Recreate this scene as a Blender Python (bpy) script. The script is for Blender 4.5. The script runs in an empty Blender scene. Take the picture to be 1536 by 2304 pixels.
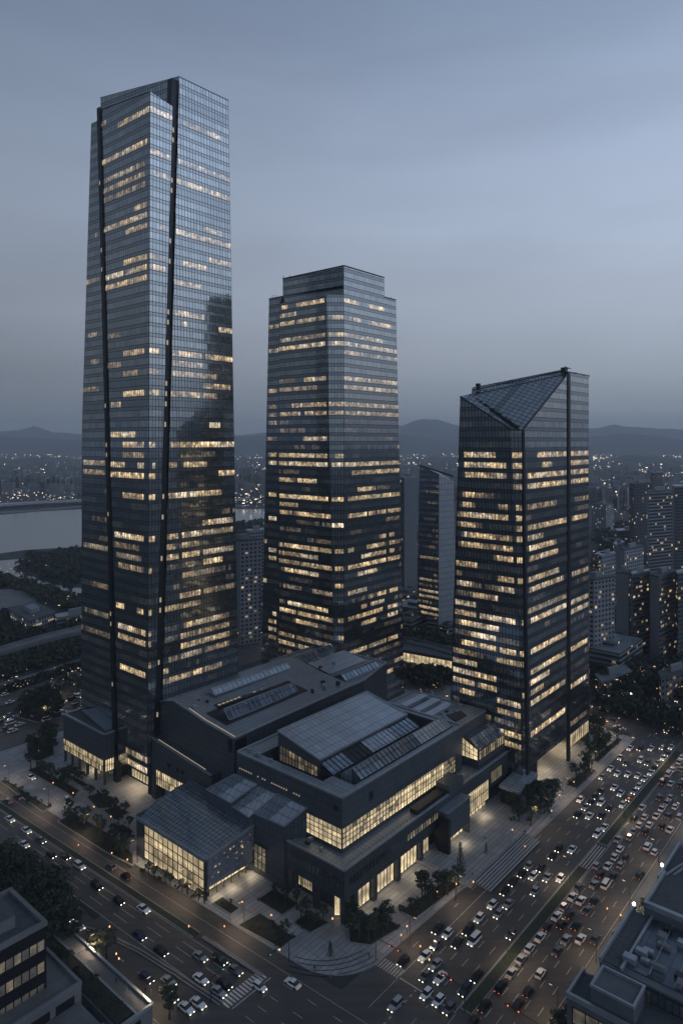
import bpy, math, random
from mathutils import Vector
rnd = random.Random(7)
scene = bpy.context.scene
COL = scene.collection

# ------------------------------------------------------------------ camera, sky, light, exposure
CAM_H = 140.0; FPX = 1556.0; HOR = 990.0; CPX = 768.0      # focal length in photo pixels, horizon row
cam = bpy.data.cameras.new('camera'); cam_o = bpy.data.objects.new('camera', cam); COL.objects.link(cam_o)
cam_o.location = (0, 0, CAM_H); cam_o.rotation_euler = (math.radians(90), 0, 0)
cam.sensor_fit = 'VERTICAL'; cam.sensor_height = 36.0; cam.lens = 36.0 * FPX / 2304.0
cam.shift_y = -(1152.0 - HOR) / 2304.0
cam.clip_start = 1.0; cam.clip_end = 60000.0
scene.camera = cam_o
scene.view_settings.view_transform = 'Standard'; scene.view_settings.look = 'None'
scene.view_settings.exposure = 0.0; scene.view_settings.gamma = 1.0
scene.view_settings.use_curve_mapping = False
cy = scene.cycles
cy.max_bounces = 6; cy.diffuse_bounces = 2; cy.glossy_bounces = 4; cy.volume_bounces = 1; cy.transmission_bounces = 2
cy.use_denoising = True; cy.sample_clamp_indirect = 2.0; cy.caustics_reflective = False; cy.caustics_refractive = False
scene.render.use_persistent_data = False

world = bpy.data.worlds.new("World"); scene.world = world; world.use_nodes = True
nt = world.node_tree; nt.nodes.clear()
class NT:
    def __init__(s, tree): s.t = tree
    def n(s, typ, **kw):
        nd = s.t.nodes.new(typ)
        for k, v in kw.items():
            if k.startswith('i_'): nd.inputs[k[2:].replace('_', ' ')].default_value = v
            else: setattr(nd, k, v)
        return nd
    def l(s, a, b): s.t.links.new(a, b)
    def m(s, op, a, b=None, c=None, clamp=False):
        nd = s.t.nodes.new('ShaderNodeMath'); nd.operation = op; nd.use_clamp = clamp
        for i, v in enumerate((a, b, c)):
            if v is None: continue
            if isinstance(v, (int, float)): nd.inputs[i].default_value = v
            else: s.t.links.new(v, nd.inputs[i])
        return nd.outputs[0]
    def ramp(s, fac, pts, interp='LINEAR'):
        nd = s.t.nodes.new('ShaderNodeValToRGB'); cr = nd.color_ramp; cr.interpolation = interp
        while len(cr.elements) < len(pts): cr.elements.new(0.5)
        for e, (p, c) in zip(cr.elements, pts):
            e.position = p; e.color = (c, c, c, 1) if isinstance(c, (int, float)) else (*c, 1)
        s.t.links.new(fac, nd.inputs[0]); return nd.outputs[0]
    def mix(s, fac, a, b, typ='MIX'):
        nd = s.t.nodes.new('ShaderNodeMix'); nd.data_type = 'RGBA'; nd.blend_type = typ
        for i, v in ((0, fac), (6, a), (7, b)):
            if isinstance(v, (int, float)): nd.inputs[i].default_value = v if i == 0 else (v, v, v, 1)
            elif isinstance(v, tuple): nd.inputs[i].default_value = (*v, 1)
            else: s.t.links.new(v, nd.inputs[i])
        return nd.outputs[2]
W = NT(nt)
geo = W.n('ShaderNodeTexCoord'); sep = W.n('ShaderNodeSeparateXYZ'); W.l(geo.outputs['Generated'], sep.inputs[0])
X, Y, Z = sep.outputs
nish = W.n('ShaderNodeTexSky', sky_type='NISHITA', sun_disc=False, sun_elevation=math.radians(2), sun_rotation=math.radians(75))
grad = W.ramp(Z, [(0.0, (.200, .234, .278)), (.05, (.252, .292, .346)), (.12, (.320, .366, .440)), (.20, (.368, .424, .522)), (.29, (.372, .442, .566)),
                  (.38, (.332, .406, .540)), (.53, (.228, .296, .424)), (.70, (.122, .163, .232)), (1.0, (.100, .135, .195))])
# long soft streaks of cloud, stretched along the horizon
mp = W.n('ShaderNodeMapping'); mp.inputs['Scale'].default_value = (1.0, 1.0, 5.5); mp.inputs['Rotation'].default_value = (math.radians(7), math.radians(-12), 0)
W.l(geo.outputs['Generated'], mp.inputs[0])
nz = W.n('ShaderNodeTexNoise'); nz.inputs['Scale'].default_value = 2.6; nz.inputs['Detail'].default_value = 5; nz.inputs['Roughness'].default_value = .5; nz.inputs['Distortion'].default_value = .35
W.l(mp.outputs[0], nz.inputs[0])
cl = W.ramp(nz.outputs['Fac'], [(.28, .93), (.50, 1.0), (.72, 1.06)])
az = W.m('ADD', W.m('MULTIPLY', X, .56), .96)              # the sky is lighter towards the right
az = W.m('ADD', az, W.m('MULTIPLY', W.m('MAXIMUM', W.m('SUBTRACT', X, .45), 0.0), 1.1)); az = W.m('ADD', az, W.m('MULTIPLY', W.m('MAXIMUM', W.m('MULTIPLY', Y, -1.0), 0.0), .30))
az = W.m('MINIMUM', W.m('MAXIMUM', az, .46), 2.1)
c1 = W.mix(1.0, grad, cl, 'MULTIPLY'); c2 = W.mix(1.0, c1, az, 'MULTIPLY')
nsk = W.mix(1.0, nish.outputs[0], .004, 'MULTIPLY')
c3 = W.mix(1.0, c2, nsk, 'ADD')
bg = W.n('ShaderNodeBackground'); W.l(c3, bg.inputs[0]); bg.inputs[1].default_value = 1.0
wo = W.n('ShaderNodeOutputWorld'); W.l(bg.outputs[0], wo.inputs[0])

sun = bpy.data.lights.new('sun', 'SUN'); sun.energy = 0.05; sun.angle = math.radians(30); sun.color = (.8, .88, 1.0)
sun_o = bpy.data.objects.new('sun', sun); COL.objects.link(sun_o)
sun_o.rotation_euler = (math.radians(62), 0, math.radians(75))

# ------------------------------------------------------------------ measuring helpers
RX, RY = .650, .760; LX, LY = -.760, .650                    # street grid: a runs right-back, b runs left-back
def W2(a, b): return (a * RX + b * LX, a * RY + b * LY)
def W3(a, b, z): return (a * RX + b * LX, a * RY + b * LY, z)
def gxy(px, py, z=0.0):                                       # where a photo pixel meets the level z
    d = FPX * (CAM_H - z) / (py - HOR); return ((px - CPX) / FPX * d, d)
def gab(px, py, z=0.0):
    x, y = gxy(px, py, z); return (x * RX + y * RY, x * LX + y * LY)
def proj(p): return (CPX + FPX * p[0] / p[1], HOR - FPX * (p[2] - CAM_H) / p[1])

# ------------------------------------------------------------------ mesh builder
class MB:
    def __init__(s): s.v = []; s.f = []; s.uv = []; s.mi = []; s.at = []; s.sm = []
    def face(s, pts, uvs=None, mi=0, at=0.0, sm=False):
        n = len(s.v); s.v += [tuple(p) for p in pts]; s.f.append(tuple(range(n, n + len(pts))))
        if uvs is None:
            nrm = (Vector(pts[1]) - Vector(pts[0])).cross(Vector(pts[2]) - Vector(pts[1]))
            if nrm.length and abs(nrm.normalized().z) > .7: uvs = [(p[0] * RX + p[1] * RY, p[0] * LX + p[1] * LY) for p in pts]
            else:
                o = Vector(pts[0]); h = Vector((nrm.y, -nrm.x, 0)) if nrm.length else Vector((1, 0, 0))
                h = h.normalized() if h.length else Vector((1, 0, 0))
                uvs = [(Vector(p).dot(h), p[2]) for p in pts]
        s.uv += list(uvs); s.mi.append(mi); s.at += [at] * len(pts); s.sm.append(sm)
    def box(s, a0, a1, b0, b1, z0, z1, mi=0, w=W3):
        P = lambda a, b, z: w(a, b, z)
        s.prism([(a0, b0), (a1, b0), (a1, b1), (a0, b1)], z0, z1, mi, w)
    def prism(s, poly, z0, z1, mi=0, w=W3, top_mi=None, bottom=True):
        # poly in (a,b); z0/z1 numbers or lists per corner
        ar = sum(poly[i][0] * poly[(i + 1) % len(poly)][1] - poly[(i + 1) % len(poly)][0] * poly[i][1] for i in range(len(poly)))
        n = len(poly); zb = [z0] * n if isinstance(z0, (int, float)) else list(z0); zt = [z1] * n if isinstance(z1, (int, float)) else list(z1)
        if ar < 0: poly = poly[::-1]; zb = zb[::-1]; zt = zt[::-1]
        B = [w(p[0], p[1], z) for p, z in zip(poly, zb)]; T = [w(p[0], p[1], z) for p, z in zip(poly, zt)]
        for i in range(n):
            j = (i + 1) % n; s.face([B[i], B[j], T[j], T[i]], None, mi)
        s.face(T, None, mi if top_mi is None else top_mi)
        if bottom: s.face(B[::-1], None, mi)
    def beam(s, p, q, w, h=None, mi=0):                       # rectangular bar between two world points
        h = h or w; p = Vector(p); q = Vector(q); d = (q - p)
        if d.length < 1e-6: return
        d.normalize(); up = Vector((0, 0, 1)) if abs(d.z) < .9 else Vector((1, 0, 0))
        sx = d.cross(up).normalized() * w / 2; sy = sx.cross(d).normalized() * h / 2
        c = [sx + sy, -sx + sy, -sx - sy, sx - sy]; A = [p + k for k in c]; B = [q + k for k in c]
        for i in range(4):
            j = (i + 1) % 4; s.face([A[i], A[j], B[j], B[i]], None, mi)
        s.face(A[::-1], None, mi); s.face(B, None, mi)
    def tube(s, pts, rads, n=8, mi=0, sm=True):
        rings = []
        for i, p in enumerate(pts):
            p = Vector(p); d = (Vector(pts[min(i + 1, len(pts) - 1)]) - Vector(pts[max(i - 1, 0)]))
            d = d.normalized() if d.length else Vector((0, 0, 1))
            up = Vector((1, 0, 0)) if abs(d.z) > .8 else Vector((0, 0, 1))
            u = d.cross(up).normalized(); v = d.cross(u)
            rings.append([p + (u * math.cos(2 * math.pi * k / n) + v * math.sin(2 * math.pi * k / n)) * rads[i] for k in range(n)])
        for i in range(len(rings) - 1):
            for k in range(n):
                j = (k + 1) % n; s.face([rings[i][k], rings[i + 1][k], rings[i + 1][j], rings[i][j]], None, mi, sm=sm)
        s.face(rings[0], None, mi); s.face(rings[-1][::-1], None, mi)
    def build(s, name, mats, parent=None):
        loc = Vector(parent.matrix_basis.translation) if parent and parent.type == 'EMPTY' else Vector((0, 0, 0))
        pa = parent
        while pa is not None and pa.parent is not None: pa = pa.parent
        if pa is not None: loc = Vector(pa.location)
        me = bpy.data.meshes.new(name)
        me.from_pydata([(v[0] - loc.x, v[1] - loc.y, v[2] - loc.z) for v in s.v], [], s.f)
        uvl = me.uv_layers.new(name='UVMap')
        flat = [c for uv in s.uv for c in uv]; uvl.data.foreach_set('uv', flat)
        if any(s.at):
            at = me.attributes.new('glow', 'FLOAT', 'POINT'); at.data.foreach_set('value', s.at)
        if not isinstance(mats, (list, tuple)): mats = [mats]
        for m in mats: me.materials.append(m)
        me.polygons.foreach_set('material_index', s.mi); me.polygons.foreach_set('use_smooth', s.sm)
        if any(s.sm):
            import bmesh
            bm = bmesh.new(); bm.from_mesh(me); bmesh.ops.remove_doubles(bm, verts=bm.verts, dist=.0005); bm.to_mesh(me); bm.free()
        me.update()
        o = bpy.data.objects.new(name, me); COL.objects.link(o)
        if parent is not None: o.parent = parent
        return o
def tag(o, label, cat, group=None, kind=None):
    if label: o['label'] = label
    if cat: o['category'] = cat
    if group: o['group'] = group
    if kind: o['kind'] = kind
    return o
def thing(name, label, cat, loc=(0, 0, 0), group=None, rz=0):
    o = bpy.data.objects.new(name, None); COL.objects.link(o); o.location = loc; o.rotation_euler = (0, 0, rz)
    o.empty_display_size = .5
    return tag(o, label, cat, group)
def struct(o): o['kind'] = 'structure'; return o
KIDS = {}
def copy_thing(src, loc, rz, label=None, group=None, scale=1.0, kids=None):
    r = src.copy(); COL.objects.link(r); r.location = loc; r.rotation_euler = (0, 0, rz)
    if isinstance(scale, tuple): r.scale = scale
    else: r.scale = (scale,) * 3
    if label: r['label'] = label
    if group: r['group'] = group
    out = []
    for ch in (kids if kids is not None else src.children):
        c = ch.copy(); COL.objects.link(c); c.parent = r; out.append(c)
        for g in ch.children:
            d = g.copy(); COL.objects.link(d); d.parent = c
    return r, out

# ------------------------------------------------------------------ materials
def newmat(name):
    m = bpy.data.materials.new(name); m.use_nodes = True; m.node_tree.nodes.clear(); return m, NT(m.node_tree)
def finish(T, col, rough=.6, metal=0.0, emis=None, est=None, normal=None, spec=None):
    p = T.n('ShaderNodeBsdfPrincipled')
    for k, v in (('Base Color', col), ('Roughness', rough), ('Metallic', metal), ('Emission Color', emis), ('Emission Strength', est), ('Normal', normal), ('Specular IOR Level', spec)):
        if v is None: continue
        if isinstance(v, tuple): p.inputs[k].default_value = (*v, 1)
        elif isinstance(v, (int, float)): p.inputs[k].default_value = v
        else: T.l(v, p.inputs[k])
    o = T.n('ShaderNodeOutputMaterial'); T.l(p.outputs[0], o.inputs[0]); return p
def uvxy(T):
    u = T.n('ShaderNodeUVMap'); u.uv_map = 'UVMap'; s = T.n('ShaderNodeSeparateXYZ'); T.l(u.outputs[0], s.inputs[0]); return u.outputs[0], s.outputs[0], s.outputs[1]
def wnoise(T, x, y, z=0.0):
    c = T.n('ShaderNodeCombineXYZ')
    for i, v in enumerate((x, y, z)):
        if isinstance(v, (int, float)): c.inputs[i].default_value = v
        else: T.l(v, c.inputs[i])
    w = T.n('ShaderNodeTexWhiteNoise'); w.noise_dimensions = '3D'; T.l(c.outputs[0], w.inputs[0]); return w.outputs[0], w.outputs[1]
def noise(T, vec, scale, detail=3, rough=.55, dist=0.0):
    n = T.n('ShaderNodeTexNoise'); n.inputs['Scale'].default_value = scale; n.inputs['Detail'].default_value = detail
    n.inputs['Roughness'].default_value = rough; n.inputs['Distortion'].default_value = dist
    T.l(vec, n.inputs['Vector']); return n.outputs[0]
def objco(T): return T.n('ShaderNodeTexCoord').outputs['Object']
def geopos(T): return T.n('ShaderNodeNewGeometry').outputs['Position']
def plain(name, col, rough=.7, metal=0.0, var=.18, scale=.4, spec=None):
    m, T = newmat(name); n = noise(T, geopos(T), scale, 4)
    f = T.ramp(n, [(.25, 1 - var), (.75, 1 + var)]); c = T.mix(1.0, col, f, 'MULTIPLY')
    finish(T, c, rough, metal, spec=spec); return m
def emitter(name, col, st):
    m, T = newmat(name); finish(T, (.3, .3, .3), .5, 0, col, st); return m
def frac_line(T, x, period, w):      # 1 on a thin line every period
    f = T.m('FRACT', T.m('DIVIDE', x, period)); return T.m('LESS_THAN', f, w / period)

def curtain(name, fh, bw, sp=.38, glass=(.40, .438, .46), span=(.30, .333, .352), dim=.03, seed=0.0, rough=.06, bigbay=6):
    """glass curtain wall: window bands, spandrels, mullions, every pane tilted a hair"""
    m, T = newmat(name); uv, u, v = uvxy(T)
    fl = T.m('FLOOR', T.m('DIVIDE', v, fh)); fv = T.m('FRACT', T.m('DIVIDE', v, fh))
    by = T.m('FLOOR', T.m('DIVIDE', u, bw)); fu = T.m('FRACT', T.m('DIVIDE', u, bw))
    spm = T.m('LESS_THAN', fv, sp)
    mul = T.m('LESS_THAN', fu, .15)
    hl = T.m('MAXIMUM', T.m('LESS_THAN', T.m('ABSOLUTE', T.m('SUBTRACT', fv, sp)), .03), T.m('LESS_THAN', fv, .045))
    line = T.m('MAXIMUM', mul, hl)
    r1, rc = wnoise(T, fl, by, seed); r2, _ = wnoise(T, fl, T.m('FLOOR', T.m('DIVIDE', by, 4.0)), seed + 5); r3, _ = wnoise(T, fl, 3.0, seed + 9)
    # a few whole storeys are plant floors behind duller panels
    plant = T.m('LESS_THAN', r3, .10)
    tone = T.m('ADD', .86, T.m('MULTIPLY', r1, .20))
    g = T.mix(1.0, glass, tone, 'MULTIPLY')
    g = T.mix(T.m('MULTIPLY', plant, .75), g, span)
    c = T.mix(spm, g, span); c = T.mix(line, c, (.035, .042, .05))
    ro = T.m('ADD', rough, T.m('MULTIPLY', T.m('MAXIMUM', spm, plant), .07)); ro = T.m('ADD', ro, T.m('MULTIPLY', line, .2))
    met = T.m('SUBTRACT', .92, T.m('MULTIPLY', line, .5))
    # panes lean a little, each its own way
    gn = T.n('ShaderNodeNewGeometry').outputs['Normal']
    vm = T.n('ShaderNodeVectorMath', operation='SUBTRACT'); T.l(rc, vm.inputs[0]); vm.inputs[1].default_value = (.5, .5, .5)
    vs = T.n('ShaderNodeVectorMath', operation='SCALE'); T.l(vm.outputs[0], vs.inputs[0]); vs.inputs['Scale'].default_value = .007
    va = T.n('ShaderNodeVectorMath', operation='ADD'); T.l(gn, va.inputs[0]); T.l(vs.outputs[0], va.inputs[1])
    vn = T.n('ShaderNodeVectorMath', operation='NORMALIZE'); T.l(va.outputs[0], vn.inputs[0])
    # rooms behind unlit glass: faint light through blinds
    nn = noise(T, uv, .55, 3); room = T.m('MULTIPLY', T.m('SUBTRACT', 1.0, T.m('MAXIMUM', T.m('MAXIMUM', spm, line), plant)), 1.0)
    es = T.m('MULTIPLY', room, T.m('MULTIPLY', T.m('POWER', r2, 2.0), T.m('MULTIPLY', T.ramp(nn, [(.35, .15), (.7, 1.0)]), dim)))
    ec = T.mix(r1, (.75, .80, .85), (1.0, .74, .48))
    finish(T, c, ro, met, ec, es, vn.outputs[0])
    return m
def lit_glass(name, fh, bw, sp=.38, col=(1.0, .65, .30), gain=1.12, off=0.0, soft=False):
    """lit rooms behind glass: ceilings, blinds and furniture break the light up; strength per row in the attribute glow"""
    m, T = newmat(name); uv, u, v = uvxy(T)
    a = T.n('ShaderNodeAttribute', attribute_name='glow'); g = a.outputs['Fac']
    fv = T.m('FRACT', T.m('DIVIDE', v, fh)); by = T.m('FLOOR', T.m('DIVIDE', u, bw)); fl = T.m('FLOOR', T.m('DIVIDE', v, fh))
    r1, _ = wnoise(T, by, fl, 2.0 + off)
    mp = T.n('ShaderNodeMapping'); mp.inputs['Scale'].default_value = (1.1, .7, 1); T.l(uv, mp.inputs[0])
    n1 = noise(T, mp.outputs[0], 1.0, 4, .65)
    n2 = noise(T, uv, .22, 2)
    base = T.ramp(n1, [(.36, .22), (.48, .8), (.64, 1.35)])
    if soft: base = T.ramp(n1, [(.34, .62), (.5, .9), (.66, 1.12)])
    big = T.ramp(n2, [(.36, .42), (.62, 1.3)])
    low = T.ramp(T.m('DIVIDE', T.m('SUBTRACT', fv, sp), 1 - sp), [(0.0, .35), (.30, .75), (.55, 1.0), (.86, 1.12), (.97, .8)])
    dark = T.ramp(r1, [(.04, .4), (.12, .75), (.5, .95), (1.0, 1.18)])
    r5, _ = wnoise(T, by, fl, 6.0 + off); fn_ = T.m('DIVIDE', T.m('SUBTRACT', fv, sp), 1 - sp)
    blind = T.m('SUBTRACT', 1.0, T.m('MULTIPLY', T.m('GREATER_THAN', fn_, T.m('ADD', .30, T.m('MULTIPLY', r5, 1.3))), .62)); dark = T.m('MULTIPLY', dark, blind)
    if soft: dark = T.ramp(r1, [(0, .85), (1, 1.1)]); low = T.ramp(fv, [(0.0, 1.5), (.10, 1.0), (.5, .72), (1.0, 1.0)])
    s = T.m('MULTIPLY', T.m('MULTIPLY', base, low), T.m('MULTIPLY', dark, big)); s = T.m('MULTIPLY', T.m('MULTIPLY', s, g), gain)
    c = T.mix(T.ramp(n1, [(.3, 0.0), (.8, 1.0)]), col, (1.0, .79, .48))
    r6, _ = wnoise(T, fl, T.m('FLOOR', T.m('DIVIDE', by, 7.0)), 13.0 + off)
    if not soft: c = T.mix(T.ramp(r6, [(.66, 0.0), (.78, .45)]), c, (1.0, .88, .70)); s = T.m('MULTIPLY', s, T.ramp(r6, [(0, .55), (.5, 1.1), (.75, .7), (1, 1.15)]))
    finish(T, (.28, .33, .38), .08, .75, c, s); return m
def panelled(name, col, pw, ph, rough=.5, metal=0.0, line=.55, lw=.06, var=.12, tile=.10, bump=0.0):
    """stone or metal panels with joints, laid out in metres through the UV"""
    m, T = newmat(name); uv, u, v = uvxy(T)
    l = T.m('MAXIMUM', frac_line(T, u, pw, lw), frac_line(T, v, ph, lw))
    r, _ = wnoise(T, T.m('FLOOR', T.m('DIVIDE', u, pw)), T.m('FLOOR', T.m('DIVIDE', v, ph)))
    n = noise(T, geopos(T), .12, 5, .6)
    f = T.m('MULTIPLY', T.m('ADD', 1 - tile, T.m('MULTIPLY', r, 2 * tile)), T.ramp(n, [(.25, 1 - var), (.75, 1 + var)]))
    c = T.mix(1.0, col, f, 'MULTIPLY'); c = T.mix(l, c, tuple(x * line for x in col))
    ro = T.m('ADD', rough - .06, T.m('MULTIPLY', r, .12))
    finish(T, c, ro, metal); return m
M = {}
M['t1'] = curtain('glass_curtain_wall_a', 4.1, 1.5, .36, seed=1.0)
M['t2'] = curtain('glass_curtain_wall_b', 4.3, 1.5, .40, glass=(.35, .39, .415), span=(.23, .26, .28), seed=11.0)
M['t3'] = curtain('glass_curtain_wall_c', 4.1, 1.45, .38, glass=(.38, .42, .445), span=(.23, .26, .28), seed=21.0)
M['t4'] = curtain('glass_curtain_wall_d', 4.0, 1.6, .45, glass=(.33, .38, .45), span=(.2, .23, .28), seed=31.0)
M['l1'] = lit_glass('lit_office_a', 4.1, 1.5, .36); M['l2'] = lit_glass('lit_office_b', 4.3, 1.5, .40, off=3); M['l3'] = lit_glass('lit_office_c', 4.1, 1.45, .38, off=7)
M['lhall'] = lit_glass('lit_hall_glass', 5.0, 1.6, .0, (1.0, .77, .42), .98, off=11, soft=True)
M['l4'] = emitter('far_window_light', (1.0, .76, .45), .32)
M['dark'] = plain('black_metal_and_shade', (.018, .020, .024), .45, .3)  # black metal; also the painted shade on the steps and roof wells
M['frame'] = plain('dark_window_frame', (.035, .038, .044), .45, .5)
M['clad'] = panelled('slate_cladding', (.092, .106, .122), 1.2, 2.4, .42, .25, .40, .17)
M['clad2'] = panelled('dark_slate_cladding', (.068, .079, .091), 1.4, 1.4, .42, .25, .40, .17)
M['roofm'] = panelled('zinc_roof_sheets', (.40, .455, .52), 2.0, 3.6, .34, .55, .42, .22)
M['roofl'] = panelled('pale_roof_paving', (.25, .29, .335), 1.8, 1.8, .42, .40, .55, .2)
M['roofg'] = panelled('glazed_roof_panes', (.30, .35, .41), 1.9, 2.4, .16, .8, .25, .24, tile=.25)
M['coping'] = plain('pale_metal_coping', (.30, .335, .37), .4, .4)
M['gravel'] = plain('roof_gravel', (.075, .083, .09), .9, 0, .3, 1.2)
M['roofp'] = panelled('pale_roof_glass', (.42, .46, .51), 1.9, 2.4, .25, .5, .4, .2)
M['asphalt'] = None
# asphalt: patches, tyre-darkened lanes and seams
def road_mat(name, col):
    m, T = newmat(name); p = geopos(T)
    n = noise(T, p, .035, 5, .6); n2 = noise(T, p, 1.6, 3)
    mp = T.n('ShaderNodeMapping', vector_type='POINT'); mp.inputs['Rotation'].default_value = (0, 0, -math.atan2(RY, RX)); mp.inputs['Scale'].default_value = (.02, .7, 1); T.l(p, mp.inputs[0])
    n3 = noise(T, mp.outputs[0], 1.0, 3)
    f = T.m('MULTIPLY', T.m('MULTIPLY', T.ramp(n, [(.3, .78), (.7, 1.2)]), T.ramp(n2, [(.3, .92), (.7, 1.08)])), T.ramp(n3, [(.35, .85), (.65, 1.12)]))
    c = T.mix(1.0, col, f, 'MULTIPLY'); finish(T, c, .62, 0.0); return m
M['asphalt'] = road_mat('asphalt', (.076, .070, .065))
M['paint'] = plain('road_paint', (.6, .58, .54), .6, 0, .3, .8)
M['paint2'] = plain('worn_road_paint', (.42, .40, .37), .6, 0, .4, .8)
M['pave'] = panelled('plaza_paving', (.30, .305, .315), 6.0, 1.6, .6, 0, .58, .22, var=.30, tile=.14)
M['pave2'] = panelled('pavement_slabs', (.125, .128, .13), 1.2, 1.2, .7, 0, .7, .06, var=.30)
M['step'] = plain('granite_step', (.34, .35, .36), .6, 0, .12)
M['kerb'] = plain('kerb_stone', (.26, .255, .25), .7, 0, .15)
M['soil'] = plain('planting_soil', (.022, .026, .020), .95, 0, .4, .6)
M['grass'] = plain('lawn_grass', (.030, .040, .024), .95, 0, .35, .9)
M['ground'] = plain('city_ground', (.038, .040, .041), .9, 0, .45, .02)
M['farcity'] = None
def leaf_mat(name, col, var=.5):
    m, T = newmat(name); n = noise(T, geopos(T), .9, 3)
    f = T.ramp(n, [(.3, 1 - var), (.7, 1 + var)]); c = T.mix(1.0, col, f, 'MULTIPLY'); finish(T, c, .75, 0); return m
M['leaf'] = leaf_mat('foliage_dark', (.036, .048, .030)); M['leaf2'] = leaf_mat('foliage_mid', (.050, .062, .036))
M['bark'] = plain('bark', (.05, .042, .035), .9)
def water_mat():
    m, T = newmat('river_water'); b = T.n('ShaderNodeBump'); b.inputs['Strength'].default_value = .22; b.inputs['Distance'].default_value = .5
    mp = T.n('ShaderNodeMapping'); mp.inputs['Scale'].default_value = (.05, .12, 1); T.l(geopos(T), mp.inputs[0])
    T.l(noise(T, mp.outputs[0], 1.0, 5, .7), b.inputs['Height'])
    finish(T, (.035, .045, .055), .08, 0.0, normal=b.outputs[0], spec=.9); return m
M['water'] = water_mat()

GROUND = []
def sheet(name, poly, z, mat, ab=True, kind=True):
    b = MB(); pts = [W3(p[0], p[1], z) if ab else (p[0], p[1], z) for p in poly]
    n = Vector((0, 0, 0))
    for i in range(len(pts)): n += Vector(pts[i]).cross(Vector(pts[(i + 1) % len(pts)]))
    if n.z < 0: pts = pts[::-1]
    b.face(pts); o = b.build(name, mat); return struct(o) if kind else o
b = MB()
G0, G1 = -3000, 12000
for i in range(12):
    for j in range(10):
        x0 = -12000 + i * 2000; y0 = -3000 + j * 1500
        b.face([(x0, y0, 0), (x0 + 2000, y0, 0), (x0 + 2000, y0 + 1500, 0), (x0, y0 + 1500, 0)])
struct(b.build('ground', M['ground']))

# ---- roads.  left road runs along b, its lanes drift slightly (k), right avenue runs along a
def la(a0, bb): return a0 - .05 * (bb - 137.0)
def Lstrip(a0, a1, b0, b1, n=8):
    bs = [b0 + (b1 - b0) * i / n for i in range(n + 1)]
    return [(la(a0, x), x) for x in bs] + [(la(a1, x), x) for x in bs[::-1]]
roads = MB()
def rpoly(mb, poly, z, ab=True):
    pts = [W3(p[0], p[1], z) for p in poly] if ab else [(p[0], p[1], z) for p in poly]
    n = Vector((0, 0, 0))
    for i in range(len(pts)): n += (Vector(pts[i]) - Vector(pts[0])).cross(Vector(pts[(i + 1) % len(pts)]) - Vector(pts[0]))
    if n.z < 0: pts = pts[::-1]
    mb.face(pts)
b = MB(); rpoly(b, [(60, 69), (420, 69), (560, 60), (560, 96), (420, 108), (60, 116)], .020); struct(b.build('avenue_road', M['asphalt']))
b = MB(); rpoly(b, Lstrip(97.5, 132.5, -60, 330), .028); struct(b.build('boulevard_road', M['asphalt']))
b = MB(); rpoly(b, [(110, 318), (300, 326), (460, 330), (460, 372), (300, 366), (110, 352)], .024); struct(b.build('cross_road', M['asphalt']))
b = MB(); rpoly(b, [(338, 60), (366, 60), (372, 330), (350, 330)], .024 + .008); struct(b.build('side_road', M['asphalt']))
# lane paint, one object per kind of marking on each road
def dash_line(mb, p, q, L=3.0, gap=5.0, w=.16, z=.04):
    (a0, b0), (a1, b1) = p, q; D = math.hypot(a1 - a0, b1 - b0); ua, ub = (a1 - a0) / D, (b1 - b0) / D; na, nb = -ub * w / 2, ua * w / 2
    s = 0.0
    while s < D:
        e = min(D, s + L)
        if e - s > .3:
            c = [(a0 + ua * s + na, b0 + ub * s + nb), (a0 + ua * e + na, b0 + ub * e + nb), (a0 + ua * e - na, b0 + ub * e - nb), (a0 + ua * s - na, b0 + ub * s - nb)]
            rpoly(mb, c, z)
        s += L + gap
def solid(mb, p, q, w=.16, z=.04): dash_line(mb, p, q, 1e6, 0, w, z)
mk = MB()
for bb in (73.0, 76.4, 79.6): dash_line(mk, (150, bb), (420, bb), 3.4, 5.2, .20)
dash_line(mk, (150, 82.6), (420, 82.6), 3.4, 5.2, .20)
for bb in (91.8, 95.3, 98.8, 102.3): dash_line(mk, (152, bb), (420, bb), 3.4, 5.2, .20)
dash_line(mk, (158, 109.2), (400, 108), 2.6, 8.0, .18)
solid(mk, (147, 105.8), (232, 105.6), .2); solid(mk, (147, 88.95), (420, 88.95), .18); solid(mk, (147, 84.9), (420, 84.9), .18); solid(mk, (150, 70.2), (330, 70.2), .16)
solid(mk, (146.6, 88.6), (146.6, 105.5), .4); solid(mk, (146.6, 85.2), (146.6, 70.5), .3)
solid(mk, (134, 88.0), (146, 88.5), .16); solid(mk, (134, 105.8), (146, 105.8), .16); dash_line(mk, (108, 95), (146, 95), 3, 4, .16); dash_line(mk, (108, 100), (146, 100), 1.0, 1.2, .3)
# crossing stripes
def zebra(mb, a0, a1, b0, b1, n, along_a=True, z=.045):
    for i in range(n):
        t0 = i / n; t1 = t0 + .55 / n
        if along_a: rpoly(mb, [(a0, b0 + (b1 - b0) * t0), (a1, b0 + (b1 - b0) * t0), (a1, b0 + (b1 - b0) * t1), (a0, b0 + (b1 - b0) * t1)], z)
        else: rpoly(mb, [(a0 + (a1 - a0) * t0, b0), (a0 + (a1 - a0) * t1, b0), (a0 + (a1 - a0) * t1, b1), (a0 + (a1 - a0) * t0, b1)], z)
zebra(mk, 146.0, 149.6, 113.2, 105.6, 9)
struct(mk.build('avenue_lane_paint', M['paint2']))
mk = MB()
for i in range(4):      # hatching painted across the gap in the median
    solid(mk, (223.5, 85.6 + i * .95), (239, 85.6 + i * .95), .3, .05)
zebra(mk, la(111.2, 134), la(124.6, 134), 131.8, 135.2, 13, along_a=False)
struct(mk.build('crossing_stripes', M['paint']))
mk = MB()
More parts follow.
